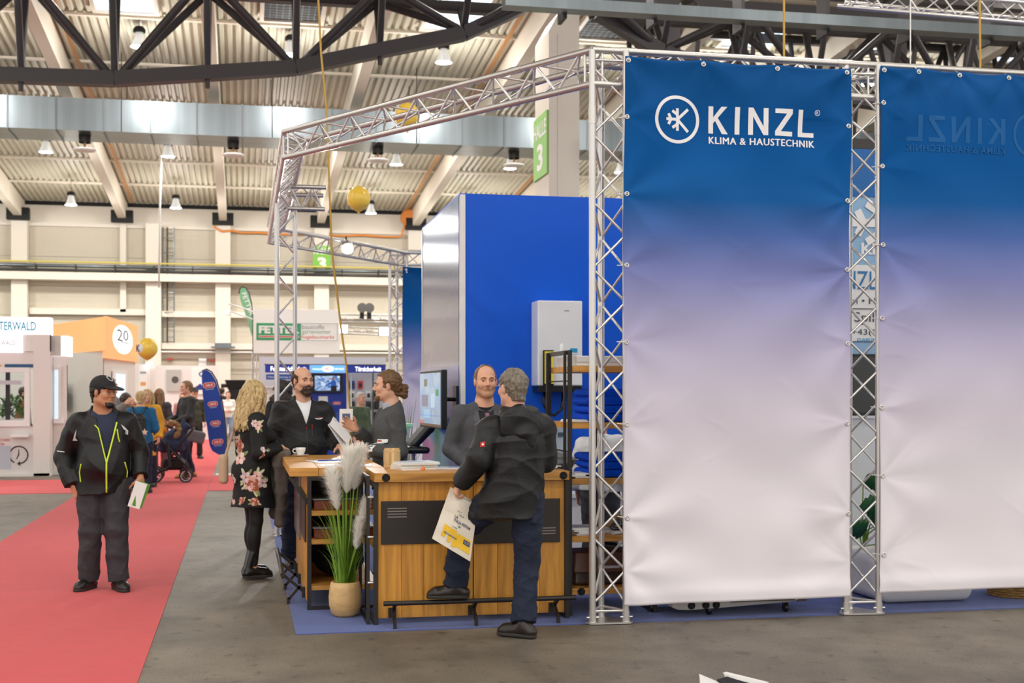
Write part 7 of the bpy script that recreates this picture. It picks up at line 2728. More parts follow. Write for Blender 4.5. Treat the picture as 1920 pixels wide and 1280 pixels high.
# far booths at the end of the aisle
fbo = thing('far_booth', 'pale booth wall with pictures at the end of the red aisle', 'booth', (-1.7, 47, 0))
box('wall', M_bw, fbo, -3.0, -0.85, 47.0, 47.1, 0, 2.6)
box('picture', mat('picture_grey', '#bdbab4', 0.5), fbo, -2.6, -2.1, 46.95, 47.0, 1.7, 2.45)
patch('picture_spot', mat('picture_dark', '#54504c', 0.5), fbo, disc(0, 0, 0.12), (-2.3, 46.95, 2.1), X, Z, 0.006)
box('picture', M_paper, fbo, -1.75, -1.2, 46.95, 47.0, 1.6, 2.5)
text('lettering', 'G', mat('navy_letters', '#243a86', 0.5), fbo, (-1.5, 46.95, 2.2), X, Z, 0.2, 0.2, 0.02, 0.006)
patch('picture_spot', mat('navy_letters', '#243a86'), fbo, [(0, 0), (0.5, 0), (0.3, 0.22)], (-1.75, 46.95, 1.75), X, Z, 0.006)
st = stv = thing('black_stove', 'black cast stove on a stand far down the aisle right of the blue flag', 'stove', (-0.25, 45, 0))
box('body', M_blackm, st, -0.48, -0.05, 44.8, 45.2, 1.0, 1.75, 0.02)
MB().hexa([(-0.5, 44.8, 1.75), (-0.02, 44.8, 1.75), (-0.02, 45.2, 1.75), (-0.5, 45.2, 1.75), (-0.62, 44.7, 2.1), (0.12, 44.7, 2.1), (0.12, 45.3, 2.1), (-0.62, 45.3, 2.1)]).build('hopper', M_blackm, st)
rod('spout', M_dark, st, (-0.75, 45, 1.9), (-0.45, 45, 1.9), 0.07, 10)
for x_ in (-0.45, -0.1):
    for y_ in (44.85, 45.15):
        rod('leg', M_dark, st, (x_, y_, 0), (x_, y_, 1.02), 0.025, 6)

stv.location.y += 2.6

# feather flags
M_flag = mat('blue_flag', '#1747a8', 0.6)
fl = thing('feather_flag', 'blue feather flag with four red oval logos beside the aisle', 'flag', (-0.32, 26.65, 0))
FV = 26.65
out = [(-0.797, 1.979), (-0.776, 1.598), (-0.715, 1.121), (-0.642, 0.591), (-0.591, 0.485), (-0.487, 0.42), (-0.352, 0.376), (-0.321, 0.429), (-0.337, 0.801), (-0.373, 1.226), (-0.435, 1.577), (-0.518, 1.874), (-0.611, 2.033), (-0.704, 2.096), (-0.776, 2.064)]
MB().prism(out, (0, FV, 0), X, Z, 0.006).build('cloth', M_flag, fl)
mast = [(-0.787, 2.075), (-0.704, 2.112), (-0.601, 2.054), (-0.503, 1.885), (-0.42, 1.588), (-0.358, 1.226), (-0.321, 0.801), (-0.306, 0.429), (-0.311, 0.015)]
MB().path([(x, FV, z) for x, z in mast], 0.014, 8).build('mast', M_black, fl, smooth=True)
box('base_plate', M_alu, fl, -0.52, -0.05, FV - 0.25, FV + 0.25, 0.004, 0.02)
M_oval = mat('red_oval', '#d8403c', 0.5)
for i, (x, z, s) in enumerate(((-0.653, 1.789, 1.0), (-0.58, 1.418, 0.85), (-0.528, 1.036, 0.85), (-0.487, 0.664, 0.95))):
    a = Vector((math.cos(0.12), 0, math.sin(0.12)))
    b = Vector((-math.sin(0.12), 0, math.cos(0.12)))
    o = Vector((x, FV, z))
    patch('logo_oval', M_white, fl, rrect(0, 0, 0.235 * s, 0.115 * s, 0.055 * s), o, a, b, 0.010)
    patch('logo_oval', M_oval, fl, rrect(0, 0, 0.215 * s, 0.098 * s, 0.047 * s), o, a, b, 0.013)
    text('lettering', 'ABUS', M_white, fl, o - a * 0.075 * s - b * 0.025 * s, a, b, 0.15 * s, 0.05 * s, 0.03, 0.016)
    patch('logo_line', M_white, fl, rrect(0, 0, 0.16 * s, 0.008, 0.003), o - b * 0.085 * s, a, b, 0.012)
M_gflag = mat('green_flag', '#7cb589', 0.6)
gf = thing('feather_flag', 'pale green feather flag above the green and white sign', 'flag', (0.25, 34.67, 2.0))
out = [(-0.08, 4.2), (-0.06, 4.33), (0.0, 4.38), (0.08, 4.35), (0.16, 4.22), (0.22, 3.98), (0.25, 3.6), (0.25, 3.2), (0.235, 3.1), (0.17, 3.35), (0.05, 3.75), (-0.05, 4.02)]
MB().prism(out, (0, 34.67, 0), X, Z, 0.006).build('cloth', M_gflag, gf)
MB().path([(x, 34.67, z) for x, z in ((-0.09, 4.22), (-0.065, 4.35), (0.0, 4.4), (0.085, 4.37), (0.17, 4.23), (0.23, 3.98), (0.262, 3.6), (0.262, 3.0), (0.25, 0.02))], 0.013, 8).build('mast', M_dark, gf, smooth=True)
a = Vector((0.35, 0, -0.94))
text('lettering', 'FETTER', M_white, gf, (-0.03, 34.67, 4.22), a, Vector((0.94, 0, 0.35)), 0.62, 0.12, 0.02, 0.01)

# green and white sign on trusses
fs_ = thing('shop_sign', 'big white sign box with green FETTER logo above the far booths', 'sign', (1.3, 34, 2.65))
box('board', mat('sign_white', '#f6f3ee', 0.5), fs_, 0.27, 2.46, 34.0, 34.35, 2.65, 3.79, 0.004)
M_fgr = mat('fetter_green', '#3aa06a', 0.5)
patch('logo_field', M_fgr, fs_, rrect(0, 0, 1.12, 0.44, 0.004), (0.905, 34.0, 3.205), X, Z, 0.006)
text('lettering', 'FETTER', M_white, fs_, (0.405, 34.0, 3.16), X, Z, 1.03, 0.2, 0.05, 0.012)
patch('logo_line', M_white, fs_, rrect(0, 0, 1.02, 0.055, 0.004), (0.91, 34.0, 3.08), X, Z, 0.010)
patch('logo_line', mat('fetter_red', '#d8473f', 0.5), fs_, rrect(0, 0, 1.0, 0.032, 0.004), (0.91, 34.0, 3.08), X, Z, 0.013)
pts = [(1.47, 2.99), (2.4, 2.99), (2.4, 3.43), (1.47, 3.43)]
for (p0, p1) in zip(pts, pts[1:] + pts[:1]):
    rod('frame_line', mat('grey_letters', '#9aa0a2'), fs_, (p0[0], 33.995, p0[1]), (p1[0], 33.995, p1[1]), 0.006, 4)
text('lettering', 'baustoffe', mat('grey_letters', '#9aa0a2'), fs_, (1.5, 34.0, 3.28), X, Z, 0.56, 0.11, 0.0, 0.006)
text('lettering', 'gartencenter', mat('sage_letters', '#8fae9b', 0.5), fs_, (1.5, 34.0, 3.13), X, Z, 0.73, 0.12, 0.0, 0.006)
text('lettering', 'hagebaumarkt', mat('fetter_red', '#d8473f'), fs_, (1.5, 34.0, 3.01), X, Z, 0.82, 0.115, 0.0, 0.006)
for x0 in (0.24, 0.42):
    truss('sign_truss', ('left', 'right')[x0 > 0.3] + ' white truss leg under the green and white sign', [((x0, 34.1, 0.0), (x0, 34.1, 2.66)), ((x0 + 0.11, 34.1, 0.0), (x0 + 0.11, 34.1, 2.66)), ((x0 + 0.05, 34.25, 0.0), (x0 + 0.05, 34.25, 2.66))], [(0, 1), (1, 2)], 0.16, r=0.014, rb=0.007, first=0.04)
al = thing('arm_light', 'white spotlight on a long arm left of the green and white sign', 'lamp', (-0.4, 33.9, 3.6))
rod('arm', M_white, al, (0.25, 34.0, 3.72), (-0.36, 33.85, 3.9), 0.018, 8)
rod('arm', M_white, al, (0.25, 34.0, 3.52), (-0.33, 33.85, 3.72), 0.018, 8)
MB().lathe([(0, 0.12), (0.05, 0.1), (0.09, 0.0), (0.0, -0.01)], n=16, M=Matrix.Translation((-0.38, 33.85, 3.62)) @ Matrix.Rotation(R(25), 4, 'Y')).build('reflector', M_white, al, smooth='auto')
for z in (3.66, 3.9):
    truss('far_truss', 'white lighting truss far behind, ' + ('lower' if z < 3.8 else 'upper') + ' of the two right of the sign', [((2.7, 40, z - 0.1 if z > 3.8 else 3.45), (6.5, 40, z - 0.1 if z > 3.8 else 3.35)), ((2.7, 40, z + 0.12 if z > 3.8 else 3.66), (6.5, 40, z + 0.12 if z > 3.8 else 3.56)), ((2.7, 40.2, z if z > 3.8 else 3.55), (6.5, 40.2, z if z > 3.8 else 3.45))], [(0, 1), (1, 2)], 0.2, r=0.022, rb=0.01)
fh = thing('fan_heater', 'grey fan unit with black clamps on the far upper truss', 'fan', (3.65, 39.9, 4.05))
for dx in (-0.1, 0.12):
    MB().lathe([(0, 0.0), (0.14, 0.0), (0.15, 0.1), (0, 0.11)], n=18, M=Matrix.Translation((3.65 + dx, 39.8, 4.22)) @ Matrix.Rotation(R(90), 4, 'X')).build('drum', mat('fan_grey', '#6b6a66', 0.5), fh)
    box('clamp', M_black, fh, 3.6 + dx, 3.72 + dx, 39.85, 40.0, 3.9, 4.1)
for i, (x_, z_) in enumerate(((2.95, 3.56), (4.2, 3.5))):
    f = thing('work_light', ('bright work light at the right edge of the white sign', 'bright work light behind the far truss column')[i], 'lamp', (x_, 39.5, z_))
    box('lens', M_glow, f, x_ - 0.14, x_ + 0.14, 39.5, 39.52, z_ - 0.12, z_ + 0.12)
    box('housing', M_dark, f, x_ - 0.16, x_ + 0.16, 39.52, 39.62, z_ - 0.14, z_ + 0.14)

# blue security booth
M_abl = mat('deep_blue_header', '#1535a0', 0.45)
ab = thing('security_booth', 'blue and white lock booth with lit headers Fenstersicherheit and Tuersicherheit', 'booth', (1.8, 30.3, 0))
box('back_wall', mat('booth_lilac_white', '#dcdbe2', 0.5), ab, 0.4, 3.4, 31.6, 31.7, 0, 2.5)
box('header', M_abl, ab, 0.50, 1.49, 30.0, 30.2, 2.10, 2.27, 0.004)
box('header', lightbox_mat('lit_blue_header', '#5fa0e0', 0.8), ab, 1.52, 2.28, 29.95, 30.2, 2.10, 2.27, 0.004)
box('header', M_abl, ab, 2.32, 3.22, 30.0, 30.2, 2.10, 2.27, 0.004)
box('header_rim', M_dark, ab, 0.48, 3.24, 30.0, 30.2, 2.272, 2.29)
M_ltx = lightbox_mat('lit_letters', '#ffffff', 0.8)
text('lettering', 'Fenstersicherheit', M_ltx, ab, (0.62, 30.0, 2.13), X, Z, 0.80, 0.11, 0.03, 0.006)
text('lettering', 'T\u00fcrsicherheit', M_ltx, ab, (2.52, 30.0, 2.13), X, Z, 0.60, 0.11, 0.03, 0.006)
patch('lit_oval', M_ltx, ab, disc(1.9, 2.185, 0.14, 0.07), (0, 29.95, 0), X, Z, 0.006)
text('lettering', 'ABUS', M_oval, ab, (1.82, 29.95, 2.16), X, Z, 0.16, 0.05, 0.02, 0.009)
text('lettering', 'www.abus.at', M_ltx, ab, (1.55, 29.95, 2.16), X, Z, 0.2, 0.045, 0.02, 0.006)
text('lettering', '050 100 60', M_ltx, ab, (2.06, 29.95, 2.16), X, Z, 0.2, 0.045, 0.02, 0.006)
box('sub_header', mat('mid_blue_header', '#2d55a5', 0.45), ab, 0.52, 1.40, 30.05, 30.1, 1.94, 2.06)
text('lettering', 'Nachr\u00fcstung einfach', M_white, ab, (0.56, 30.05, 1.97), X, Z, 0.7, 0.05, 0.0, 0.006)
box('screen_wall', M_abl, ab, 1.5, 2.36, 30.5, 30.56, 0.2, 2.1)
box('product_wall', mat('peg_board', '#b9bac2', 0.5), ab, 2.42, 3.25, 30.6, 30.66, 0.2, 2.1)
for u_ in (2.37, 2.44):
    box('post', M_white, ab, u_, u_ + 0.03, 30.3, 30.33, 0, 2.1)
rod('pole', M_dark, ab, (2.97, 30.4, 0), (2.97, 30.4, 2.1), 0.014, 6)
patch('logo_oval', M_white, ab, rrect(0, 0, 0.19, 0.075, 0.036), (2.14, 30.5, 1.40), X, Z, 0.006)
patch('logo_oval', M_oval, ab, rrect(0, 0, 0.18, 0.066, 0.032), (2.14, 30.5, 1.40), X, Z, 0.009)
text('lettering', 'ABUS', M_white, ab, (2.08, 30.5, 1.38), X, Z, 0.12, 0.035, 0.02, 0.012)
box('picture', M_paper, ab, 1.72, 1.93, 30.48, 30.5, 1.42, 1.56)
box('leaflet_rack', mat('mid_blue_header', '#2d55a5'), ab, 2.12, 2.22, 30.46, 30.5, 0.9, 1.2)
random.seed(5)
for i in range(16):
    c = i % 4
    r_ = i // 4
    if random.random() < 0.15:
        continue
    u_ = 2.50 + 0.19 * c
    z_ = 1.92 - 0.24 * r_
    pk = thing('lock_pack', 'boxed lock product hanging on the peg wall of the blue lock booth', 'product', (u_, 30.58, z_), 0, 'packs on the peg wall')
    cc = random.choice(('#20242c', '#d8d9dd', '#1b3f9c', '#3a3d45', '#c7474a'))
    box('card', mat('pack' + cc, cc, 0.45), pk, u_ - 0.06, u_ + 0.06, 30.56, 30.6, z_ - 0.19, z_)
    box('lock', mat('pack_dark', '#24262b', 0.4), pk, u_ - 0.03, u_ + 0.03, 30.53, 30.56, z_ - 0.15, z_ - 0.05)
ts = thing('booth_screen', 'flat screen showing a man in a blue shirt in the lock booth', 'screen', (1.9, 30.4, 1.65))
box('bezel', M_black, ts, 1.555, 2.275, 30.4, 30.45, 1.64, 2.09, 0.006)
box('picture', screen_mat('booth_picture', '#3f74b8', '#e8f2fa', 0.9, 7), ts, 1.63, 2.2, 30.39, 30.4, 1.69, 2.03)
patch('figure', mat('screen_blue_shirt', '#1a4f9a', 0.4, emit=0.5), ts, [(1.92, 1.85), (2.0, 1.9), (2.0, 1.93), (2.08, 1.93), (2.12, 1.88), (2.13, 1.69), (1.99, 1.69), (2.0, 1.83), (1.92, 1.82)], (0, 30.39, 0), X, Z, 0.003)
patch('figure', mat('screen_skin', '#8a5f4a', 0.4, emit=0.3), ts, disc(2.05, 1.965, 0.032, 0.045), (0, 30.39, 0), X, Z, 0.004)
box('chair_back', M_black, ts, 2.0, 2.13, 30.384, 30.388, 1.69, 1.8)
wt = thing('white_counter', 'white counter panel of the booth behind the truss column', 'counter', (0.9, 29, 0))
box('panel', M_bw, wt, 0.45, 1.45, 29.2, 29.5, 0, 1.75)
box('top', M_white, wt, 0.42, 1.48, 29.15, 29.55, 1.75, 1.79)

# spotlight on the rear truss
spt = thing('spotlight', 'lit spotlight clamped on the rear diagonal truss beam', 'spotlight', (1.55, 20.6, 3.85))
MB().lathe([(0, 0.0), (0.085, 0.0), (0.09, 0.02)], n=20, M=Matrix.Translation((1.6, 20.45, 3.88)) @ Matrix.Rotation(R(-60), 4, 'X')).build('lens', M_glow, spt)
MB().lathe([(0.09, -0.005), (0.095, 0.12), (0.05, 0.18), (0, 0.18)], n=20, M=Matrix.Translation((1.6, 20.45, 3.88)) @ Matrix.Rotation(R(-60), 4, 'X')).build('housing', M_alu, spt, smooth='auto')
rod('clamp', M_dark, spt, (1.6, 20.55, 3.9), (1.6, 20.75, 4.1), 0.015, 8)
sl = bpy.data.lights.new('stand_spot', 'SPOT')
sl.energy = 260
sl.spot_size = R(95)
sl.spot_blend = 0.5
sl.shadow_soft_size = 0.08
slo = bpy.data.objects.new('stand_spot', sl)
COL.objects.link(slo)
slo.location = (1.6, 20.36, 3.83)
slo.rotation_euler = Vector((0.12, -0.85, -0.5)).to_track_quat('-Z', 'Y').to_euler()

# ------------------------------------------------------------------ things behind and below the banners
bs = thing('company_wall', 'printed KINZL wall with heating text seen between the two banners', 'sign', (6.2, 11.5, 0))
box('upper_print', mat('sky_blue_print', '#8fb6d8', 0.5), bs, 5.1, 7.6, 11.5, 11.56, 2.85, 3.7)
box('top_band', mat('strong_blue_print', '#0d62a8', 0.5), bs, 5.1, 7.6, 11.49, 11.5, 3.5, 3.95)
box('white_print', M_white, bs, 5.1, 7.6, 11.5, 11.56, 2.12, 2.85)
box('lower_print', mat('sky_blue_print', '#8fb6d8'), bs, 5.1, 7.6, 11.5, 11.56, 2.0, 2.12)
box('wall', M_white, bs, 5.1, 7.6, 11.56, 11.6, 0.0, 3.95)
M_kbl = mat('kinzl_blue_letters', '#2a78b5', 0.5)
mb = MB()
for pi_, poly in enumerate(snow(5.93, 3.25, 0.62, 0.075)):
    mb.add([(x, 11.494 - 0.0006 * pi_, z) for x, z in poly], [tuple(range(len(poly)))])
mb.build('logo', M_white, bs)
text('lettering', 'KLIMA', M_white, bs, (5.76, 11.5, 2.95), X, Z, 0.5, 0.11, 0.03, 0.006)
text('lettering', 'KINZL', M_kbl, bs, (5.42, 11.5, 2.62), X, Z, 0.5, 0.17, 0.0, 0.006)
text('lettering', 'Strom \u2022 Heizung', mat('ink', '#3f4a55', 0.5), bs, (5.45, 11.5, 2.46), X, Z, 0.75, 0.08, 0.0, 0.006)
text('lettering', 'Spillern', mat('ink', '#3f4a55'), bs, (5.69, 11.5, 2.28), X, Z, 0.45, 0.12, 0.0, 0.006)
text('lettering', '+43(0)2266', mat('ink', '#3f4a55'), bs, (5.66, 11.5, 2.17), X, Z, 0.52, 0.07, 0.0, 0.006)
text('lettering', 'DAIKIN', mat('cyan_sticker', '#2a9fd0'), bs, (5.72, 11.5, 2.125), X, Z, 0.2, 0.03, 0.01, 0.007)
box('rule_line', mat('ink', '#3f4a55'), bs, 5.3, 7.4, 11.494, 11.5, 2.43, 2.437)
box('rule_line', mat('ink', '#3f4a55'), bs, 5.3, 7.4, 11.494, 11.5, 2.118, 2.124)
sc2 = thing('stand_screen', 'black flat screen seen through the gap between the banners', 'screen', (5.9, 11.4, 1.5))
box('bezel', M_black, sc2, 5.35, 6.6, 11.40, 11.46, 1.42, 2.0, 0.006)
box('picture', mat('screen_off', '#0e1418', 0.15), sc2, 5.38, 6.57, 11.395, 11.40, 1.45, 1.97)
box('wall_mount', M_dark, sc2, 5.9, 6.05, 11.46, 11.5, 1.55, 1.85)
wc = thing('tall_white_panel', 'white cabinet panel below the black screen between the banners', 'cabinet', (5.9, 11.1, 0))
box('body', mat('cabinet_white', '#eef1ee', 0.4), wc, 5.35, 6.6, 11.05, 11.39, 0.0, 1.40, 0.004)
box('top', M_white, wc, 5.33, 6.62, 11.03, 11.39, 1.40, 1.42)
mo = thing('monstera', 'green monstera plant between the truss column and the second banner', 'plant', (5.38, 10.7, 0))
MB().lathe([(0, 0.0), (0.11, 0.0), (0.14, 0.26), (0.125, 0.26), (0.11, 0.22), (0, 0.22)], (5.38, 10.7, 0.006), 24).build('pot', M_white, mo, smooth='auto')
for i, (dx, dz, a, l) in enumerate(((-0.04, 0.86, 0.3, 0.24), (0.05, 0.74, 0.4, 0.3), (-0.02, 0.6, 5.9, 0.32), (0.1, 0.5, 0.1, 0.3), (0.02, 0.40, 5.6, 0.3), (0.13, 0.62, 5.2, 0.3), (-0.1, 0.45, 2.2, 0.26), (0.08, 0.33, 5.8, 0.28), (0.0, 0.7, 3.3, 0.26), (0.06, 0.55, 4.6, 0.28))):
    st_ = Vector((5.38 + dx, 10.62 - 0.03 * i, dz))
    MB().path([(5.38, 10.7, 0.22), (5.38 + dx * 0.4, 10.68, 0.22 + (dz - 0.22) * 0.6), st_], 0.006, 6).build('stem', M_gr1, mo, smooth=True)
    d_ = Vector((math.cos(a), -0.25, math.sin(a) * 0.35 - 0.15)).normalized()
    s_ = d_.cross(Vector((0, 1, 0.4))).normalized()
    n_ = d_.cross(s_)
    vs, fs = [st_], []
    prof = [(0.1, 0.28), (0.3, 0.42), (0.36, 0.3), (0.52, 0.42), (0.58, 0.28), (0.72, 0.33), (0.78, 0.2), (1.0, 0.0)]
    L_, R_ = [], []
    for t, w in prof:
        vs.append(st_ + d_ * l * t + s_ * l * w + n_ * 0.02 * w)
        L_.append(len(vs) - 1)
    for t, w in prof[:-1]:
        vs.append(st_ + d_ * l * t - s_ * l * w + n_ * 0.02 * w)
        R_.append(len(vs) - 1)
    mid = []
    for t, w in prof:
        vs.append(st_ + d_ * l * t)
        mid.append(len(vs) - 1)
    R_.append(L_[-1])
    fs.append((0, L_[0], mid[0]))
    fs.append((0, mid[0], R_[0]))
    for k in range(len(prof) - 2):
        fs += [(L_[k], L_[k + 1], mid[k + 1], mid[k]), (mid[k], mid[k + 1], R_[k + 1], R_[k])]
    fs += [(L_[-2], L_[-1], mid[-2]), (mid[-2], R_[-1], R_[-2])]
    MB().add(vs, fs).build('leaf', mat('monstera_leaf' + str(i % 2), ('#2f6a34', '#4f8a3e')[i % 2], 0.35), mo, smooth=True, solid=0.002)
tubm = thing('white_tub', 'white moulded tub standing under the second banner', 'tub', (5.2, 9.45, 0))
TS = Sculpt((4.7, 9.1, -0.02), (5.75, 10.1, 0.4), 0.012)
TS.boxr((5.2, 9.6, 0.2), (0.4, 0.36, 0.19), 0.09, 0)
TS.boxr((5.2, 9.6, 0.32), (0.35, 0.31, 0.2), 0.08, 0.02, op='cut')
me_ = TS.mesh('shell', mat('tub_white', '#ece9e4', 0.25))
o_ = link_mesh('shell', me_, tubm)
o_.matrix_basis = chain(tubm).inverted()
bk = thing('wicker_basket', 'woven wicker basket under the second banner at the right edge', 'basket', (6.1, 9.5, 0))
for j in range(11):
    z = 0.015 + j * 0.02
    r_ = 0.2 + 0.03 * (j / 10)
    MB().path([(6.1 + (r_ + 0.006 * math.sin(14 * t + (j % 2) * PI)) * math.cos(t), 9.5 + (r_ + 0.006 * math.sin(14 * t + (j % 2) * PI)) * math.sin(t), z) for t in np.linspace(0, 2 * PI, 85)[:-1]], 0.011, 6, closed=True).build('weave', mat('wicker', '#b58a4a', 0.6, noise=(20, 0.4)), bk, smooth=True)
for i in range(14):
    t = 2 * PI * i / 14
    rod('stake', mat('wicker', '#b58a4a'), bk, (6.1 + 0.2 * math.cos(t), 9.5 + 0.2 * math.sin(t), 0.006), (6.1 + 0.232 * math.cos(t), 9.5 + 0.232 * math.sin(t), 0.24), 0.008, 6)
MB().lathe([(0, 0.0), (0.2, 0.0), (0.2, 0.01), (0, 0.01)], (6.1, 9.5, 0.006), 30).build('bottom', mat('wicker', '#b58a4a'), bk)
dl_ = thing('flat_dolly', 'low grey machine base on castors under the first banner', 'dolly', (3.55, 9.3, 0))
DX = [(3.05, 0.075), (3.06, 0.11), (3.2, 0.13), (4.0, 0.15), (4.05, 0.13), (4.03, 0.095), (3.95, 0.085), (3.45, 0.06), (3.2, 0.05), (3.1, 0.055)]
MB().prism(DX, (0, 9.55, 0), X, Z, 0.5).build('chassis', mat('machine_grey', '#b3ada5', 0.4), dl_, bevel=0.01)
box('rail', mat('machine_dark', '#4a4744', 0.5), dl_, 3.5, 4.0, 9.04, 9.05, 0.10, 0.115)
for u_ in (3.2, 3.31, 3.39):
    bolt(dl_, u_, 9.05, 0.085)
for u_, v_ in ((3.35, 9.1), (3.95, 9.1), (3.35, 9.48), (3.95, 9.48)):
    M = Matrix.Translation((u_ - 0.015, v_, 0.041)) @ Matrix.Rotation(R(90), 4, 'Y')
    MB().lathe([(0, 0.0), (0.03, 0.0), (0.035, 0.006), (0.035, 0.024), (0.03, 0.03), (0, 0.03)], n=18, M=M).build('castor', M_black, dl_, smooth='auto')
    box('fork', M_dark, dl_, u_ - 0.02, u_ + 0.02, v_ - 0.012, v_ + 0.012, 0.05, 0.08)
box('end_cap', mat('machine_brown', '#5a4a3a', 0.5), dl_, 4.05, 4.12, 9.1, 9.5, 0.08, 0.15)
wp = thing('white_tray', 'corner of an open white box with black inset at the bottom frame edge', 'box', (2.65, 6.92, 0))
MB().hexa([(2.52, 6.98, 0.0), (2.63, 6.86, 0.0), (2.55, 6.55, 0.0), (2.42, 6.7, 0.0), (2.52, 7.0, 0.05), (2.60, 6.92, 0.02), (2.55, 6.55, 0.02), (2.42, 6.7, 0.05)]).build('side_wall', M_white, wp)
MB().hexa([(2.68, 6.96, 0.0), (2.70, 6.98, 0.0), (2.80, 6.7, 0.0), (2.78, 6.68, 0.0), (2.66, 7.0, 0.05), (2.69, 7.02, 0.05), (2.82, 6.72, 0.05), (2.79, 6.70, 0.05)]).build('side_wall', M_white, wp)
MB().hexa([(2.6, 6.93, 0.0), (2.68, 6.97, 0.0), (2.78, 6.7, 0.0), (2.6, 6.6, 0.0), (2.6, 6.93, 0.03), (2.68, 6.97, 0.035), (2.78, 6.7, 0.03), (2.6, 6.6, 0.03)]).build('inset', M_blackm, wp)

# black chair and green bar table beside the far banner
ch = thing('bar_chair', 'black quilted bar chair beside the glossy side of the blue box', 'chair', (1.75, 13.6, 0))
CS = Sculpt((1.3, 13.2, 0.7), (2.15, 14.05, 1.45), 0.01)
CS.rc((1.62, 13.6, 1.04), (1.85, 13.6, 1.04), 0.035, 0.035, 0.02)
CS.boxr((1.74, 13.6, 1.04), (0.16, 0.2, 0.035), 0.03, 0.02)
for yy_ in (-0.14, -0.05, 0.05, 0.14):
    CS.rc((1.74, 13.6 + yy_, 1.1), (1.9, 13.6 + yy_, 1.27), 0.05, 0.055, 0.01)
    CS.rc((1.9, 13.6 + yy_, 1.27), (1.96, 13.6 + yy_, 1.36), 0.055, 0.04, 0.01)
o_ = link_mesh('seat', CS.mesh('seat', mat('black_leather', '#1a1c20', 0.3)), ch)
o_.matrix_basis = chain(ch).inverted()
rod('stem', M_alu, ch, (1.74, 13.6, 0.03), (1.74, 13.6, 1.02), 0.03, 12)
MB().lathe([(0, 0.03), (0.04, 0.028), (0.2, 0.01), (0.2, 0.0), (0, 0)], (1.74, 13.6, 0.006), 28).build('foot', M_alu, ch, smooth='auto')
gt = thing('green_table', 'pale green lit standing table behind the man with the ponytail', 'table', (1.72, 15.2, 0))
M_ltg = mat('pale_green', '#a9e0a4', 0.4, emit=0.15)
MB().lathe([(0, 0.0), (0.2, 0.0), (0.14, 0.1), (0.08, 0.6), (0.09, 1.0), (0.18, 1.2), (0.24, 1.24), (0.24, 1.27), (0, 1.27)], (1.72, 15.2, 0.006), 28).build('body', M_ltg, gt, smooth='auto')
gr = thing('tall_grass', 'thin ornamental grass in a pot beside the far banner', 'plant', (1.95, 16, 0))
MB().lathe([(0, 0.0), (0.12, 0.0), (0.15, 0.5), (0.13, 0.5), (0.12, 0.45), (0, 0.45)], (1.95, 16.0, 0.006), 20).build('pot', M_white, gr, smooth='auto')
for i in range(60):
    a = random.uniform(0, 6.28)
    l = random.uniform(0.6, 1.15)
    b_ = random.uniform(0.08, 0.3)
    MB().path([(1.95 + 0.05 * math.cos(a), 16 + 0.05 * math.sin(a), 0.45), (1.95 + (0.05 + b_ * 0.4) * math.cos(a), 16 + (0.05 + b_ * 0.4) * math.sin(a), 0.45 + l * 0.6), (1.95 + (0.05 + b_) * math.cos(a), 16 + (0.05 + b_) * math.sin(a), 0.45 + l)], 0.005, 4, taper=(1, 0.8, 0.2)).build('blade', M_gr2 if i % 2 else mat('grass_grey', '#7f8a6a', 0.6), gr)

# ------------------------------------------------------------------ people farther away
def bg_person(label, loc, rz, H, top, legs, hairm, style='short', skin_m=None, fem=False, bulk=1.0, yaw=0, hem=0.8, h=0.011, shoe=None, arms=None, walk=0.0, coat_o=0.024, **kw):
    J = dict(anL=(0.11, 0.025 - walk, 0.085), anR=(-0.11, 0.025 + walk, 0.085), knL=(0.105, -0.02 - walk * 0.6, 0.5), knR=(-0.105, -0.02 + walk * 0.4, 0.5))
    J.update(arms or {})
    J.update(kw)
    p = Person(label, loc, rz, H, bulk, h, skin_m or SKIN, yaw=yaw, fem=fem, **J)
    p.body(hl=dict(curl=0.6), hr=dict(curl=0.6), brow='#5b4030')
    if style == 'long':
        p.head.long_hair(p.root, hairm, h * 0.75, 0.24, 5, 0.01, 40)
    elif style == 'cap':
        p.head.hair(p.root, hairm, 'short', h * 0.7)
        hd = p.head
        S = hd.sculpt(h * 0.7, (-0.16, -0.24, -0.1), (0.16, 0.2, 0.2))
        S.ell(hd.p(0, 0.016, 0.05), hd.r(0.09, 0.108, 0.088), 0, hd.M)
        S.keep((hd.p(0, 0, 0.035), hd.v(0, 0.12, -1)))
        S.ell(hd.p(0, -0.1, 0.042), hd.r(0.075, 0.085, 0.014), 0.008, hd.M)
        p.part('cap', S, mat('dark_cap', '#2b2d2c', 0.8))
    elif style != 'none':
        p.head.hair(p.root, hairm, style, h * 0.7)
    S = p.S()
    p.torso(S, coat_o, hem, bust=0.02 if fem else 0.0)
    p.sleeves(S, coat_o * 0.85, 0.015)
    p.collar(S, 0.09, 0.05, 0.012, 0.1)
    S.keep(((0, 0, hem), (0, 0, -1)))
    S.wrinkle(0.014, int(abs(loc[0] * 7 + loc[1])), 18)
    p.tp = p.part('jacket', S, top)
    p.TS = S
    p.trousers(legs, seed=3)
    p.shoes(shoe or M_shoe, M_sole, 0.27)
    return p


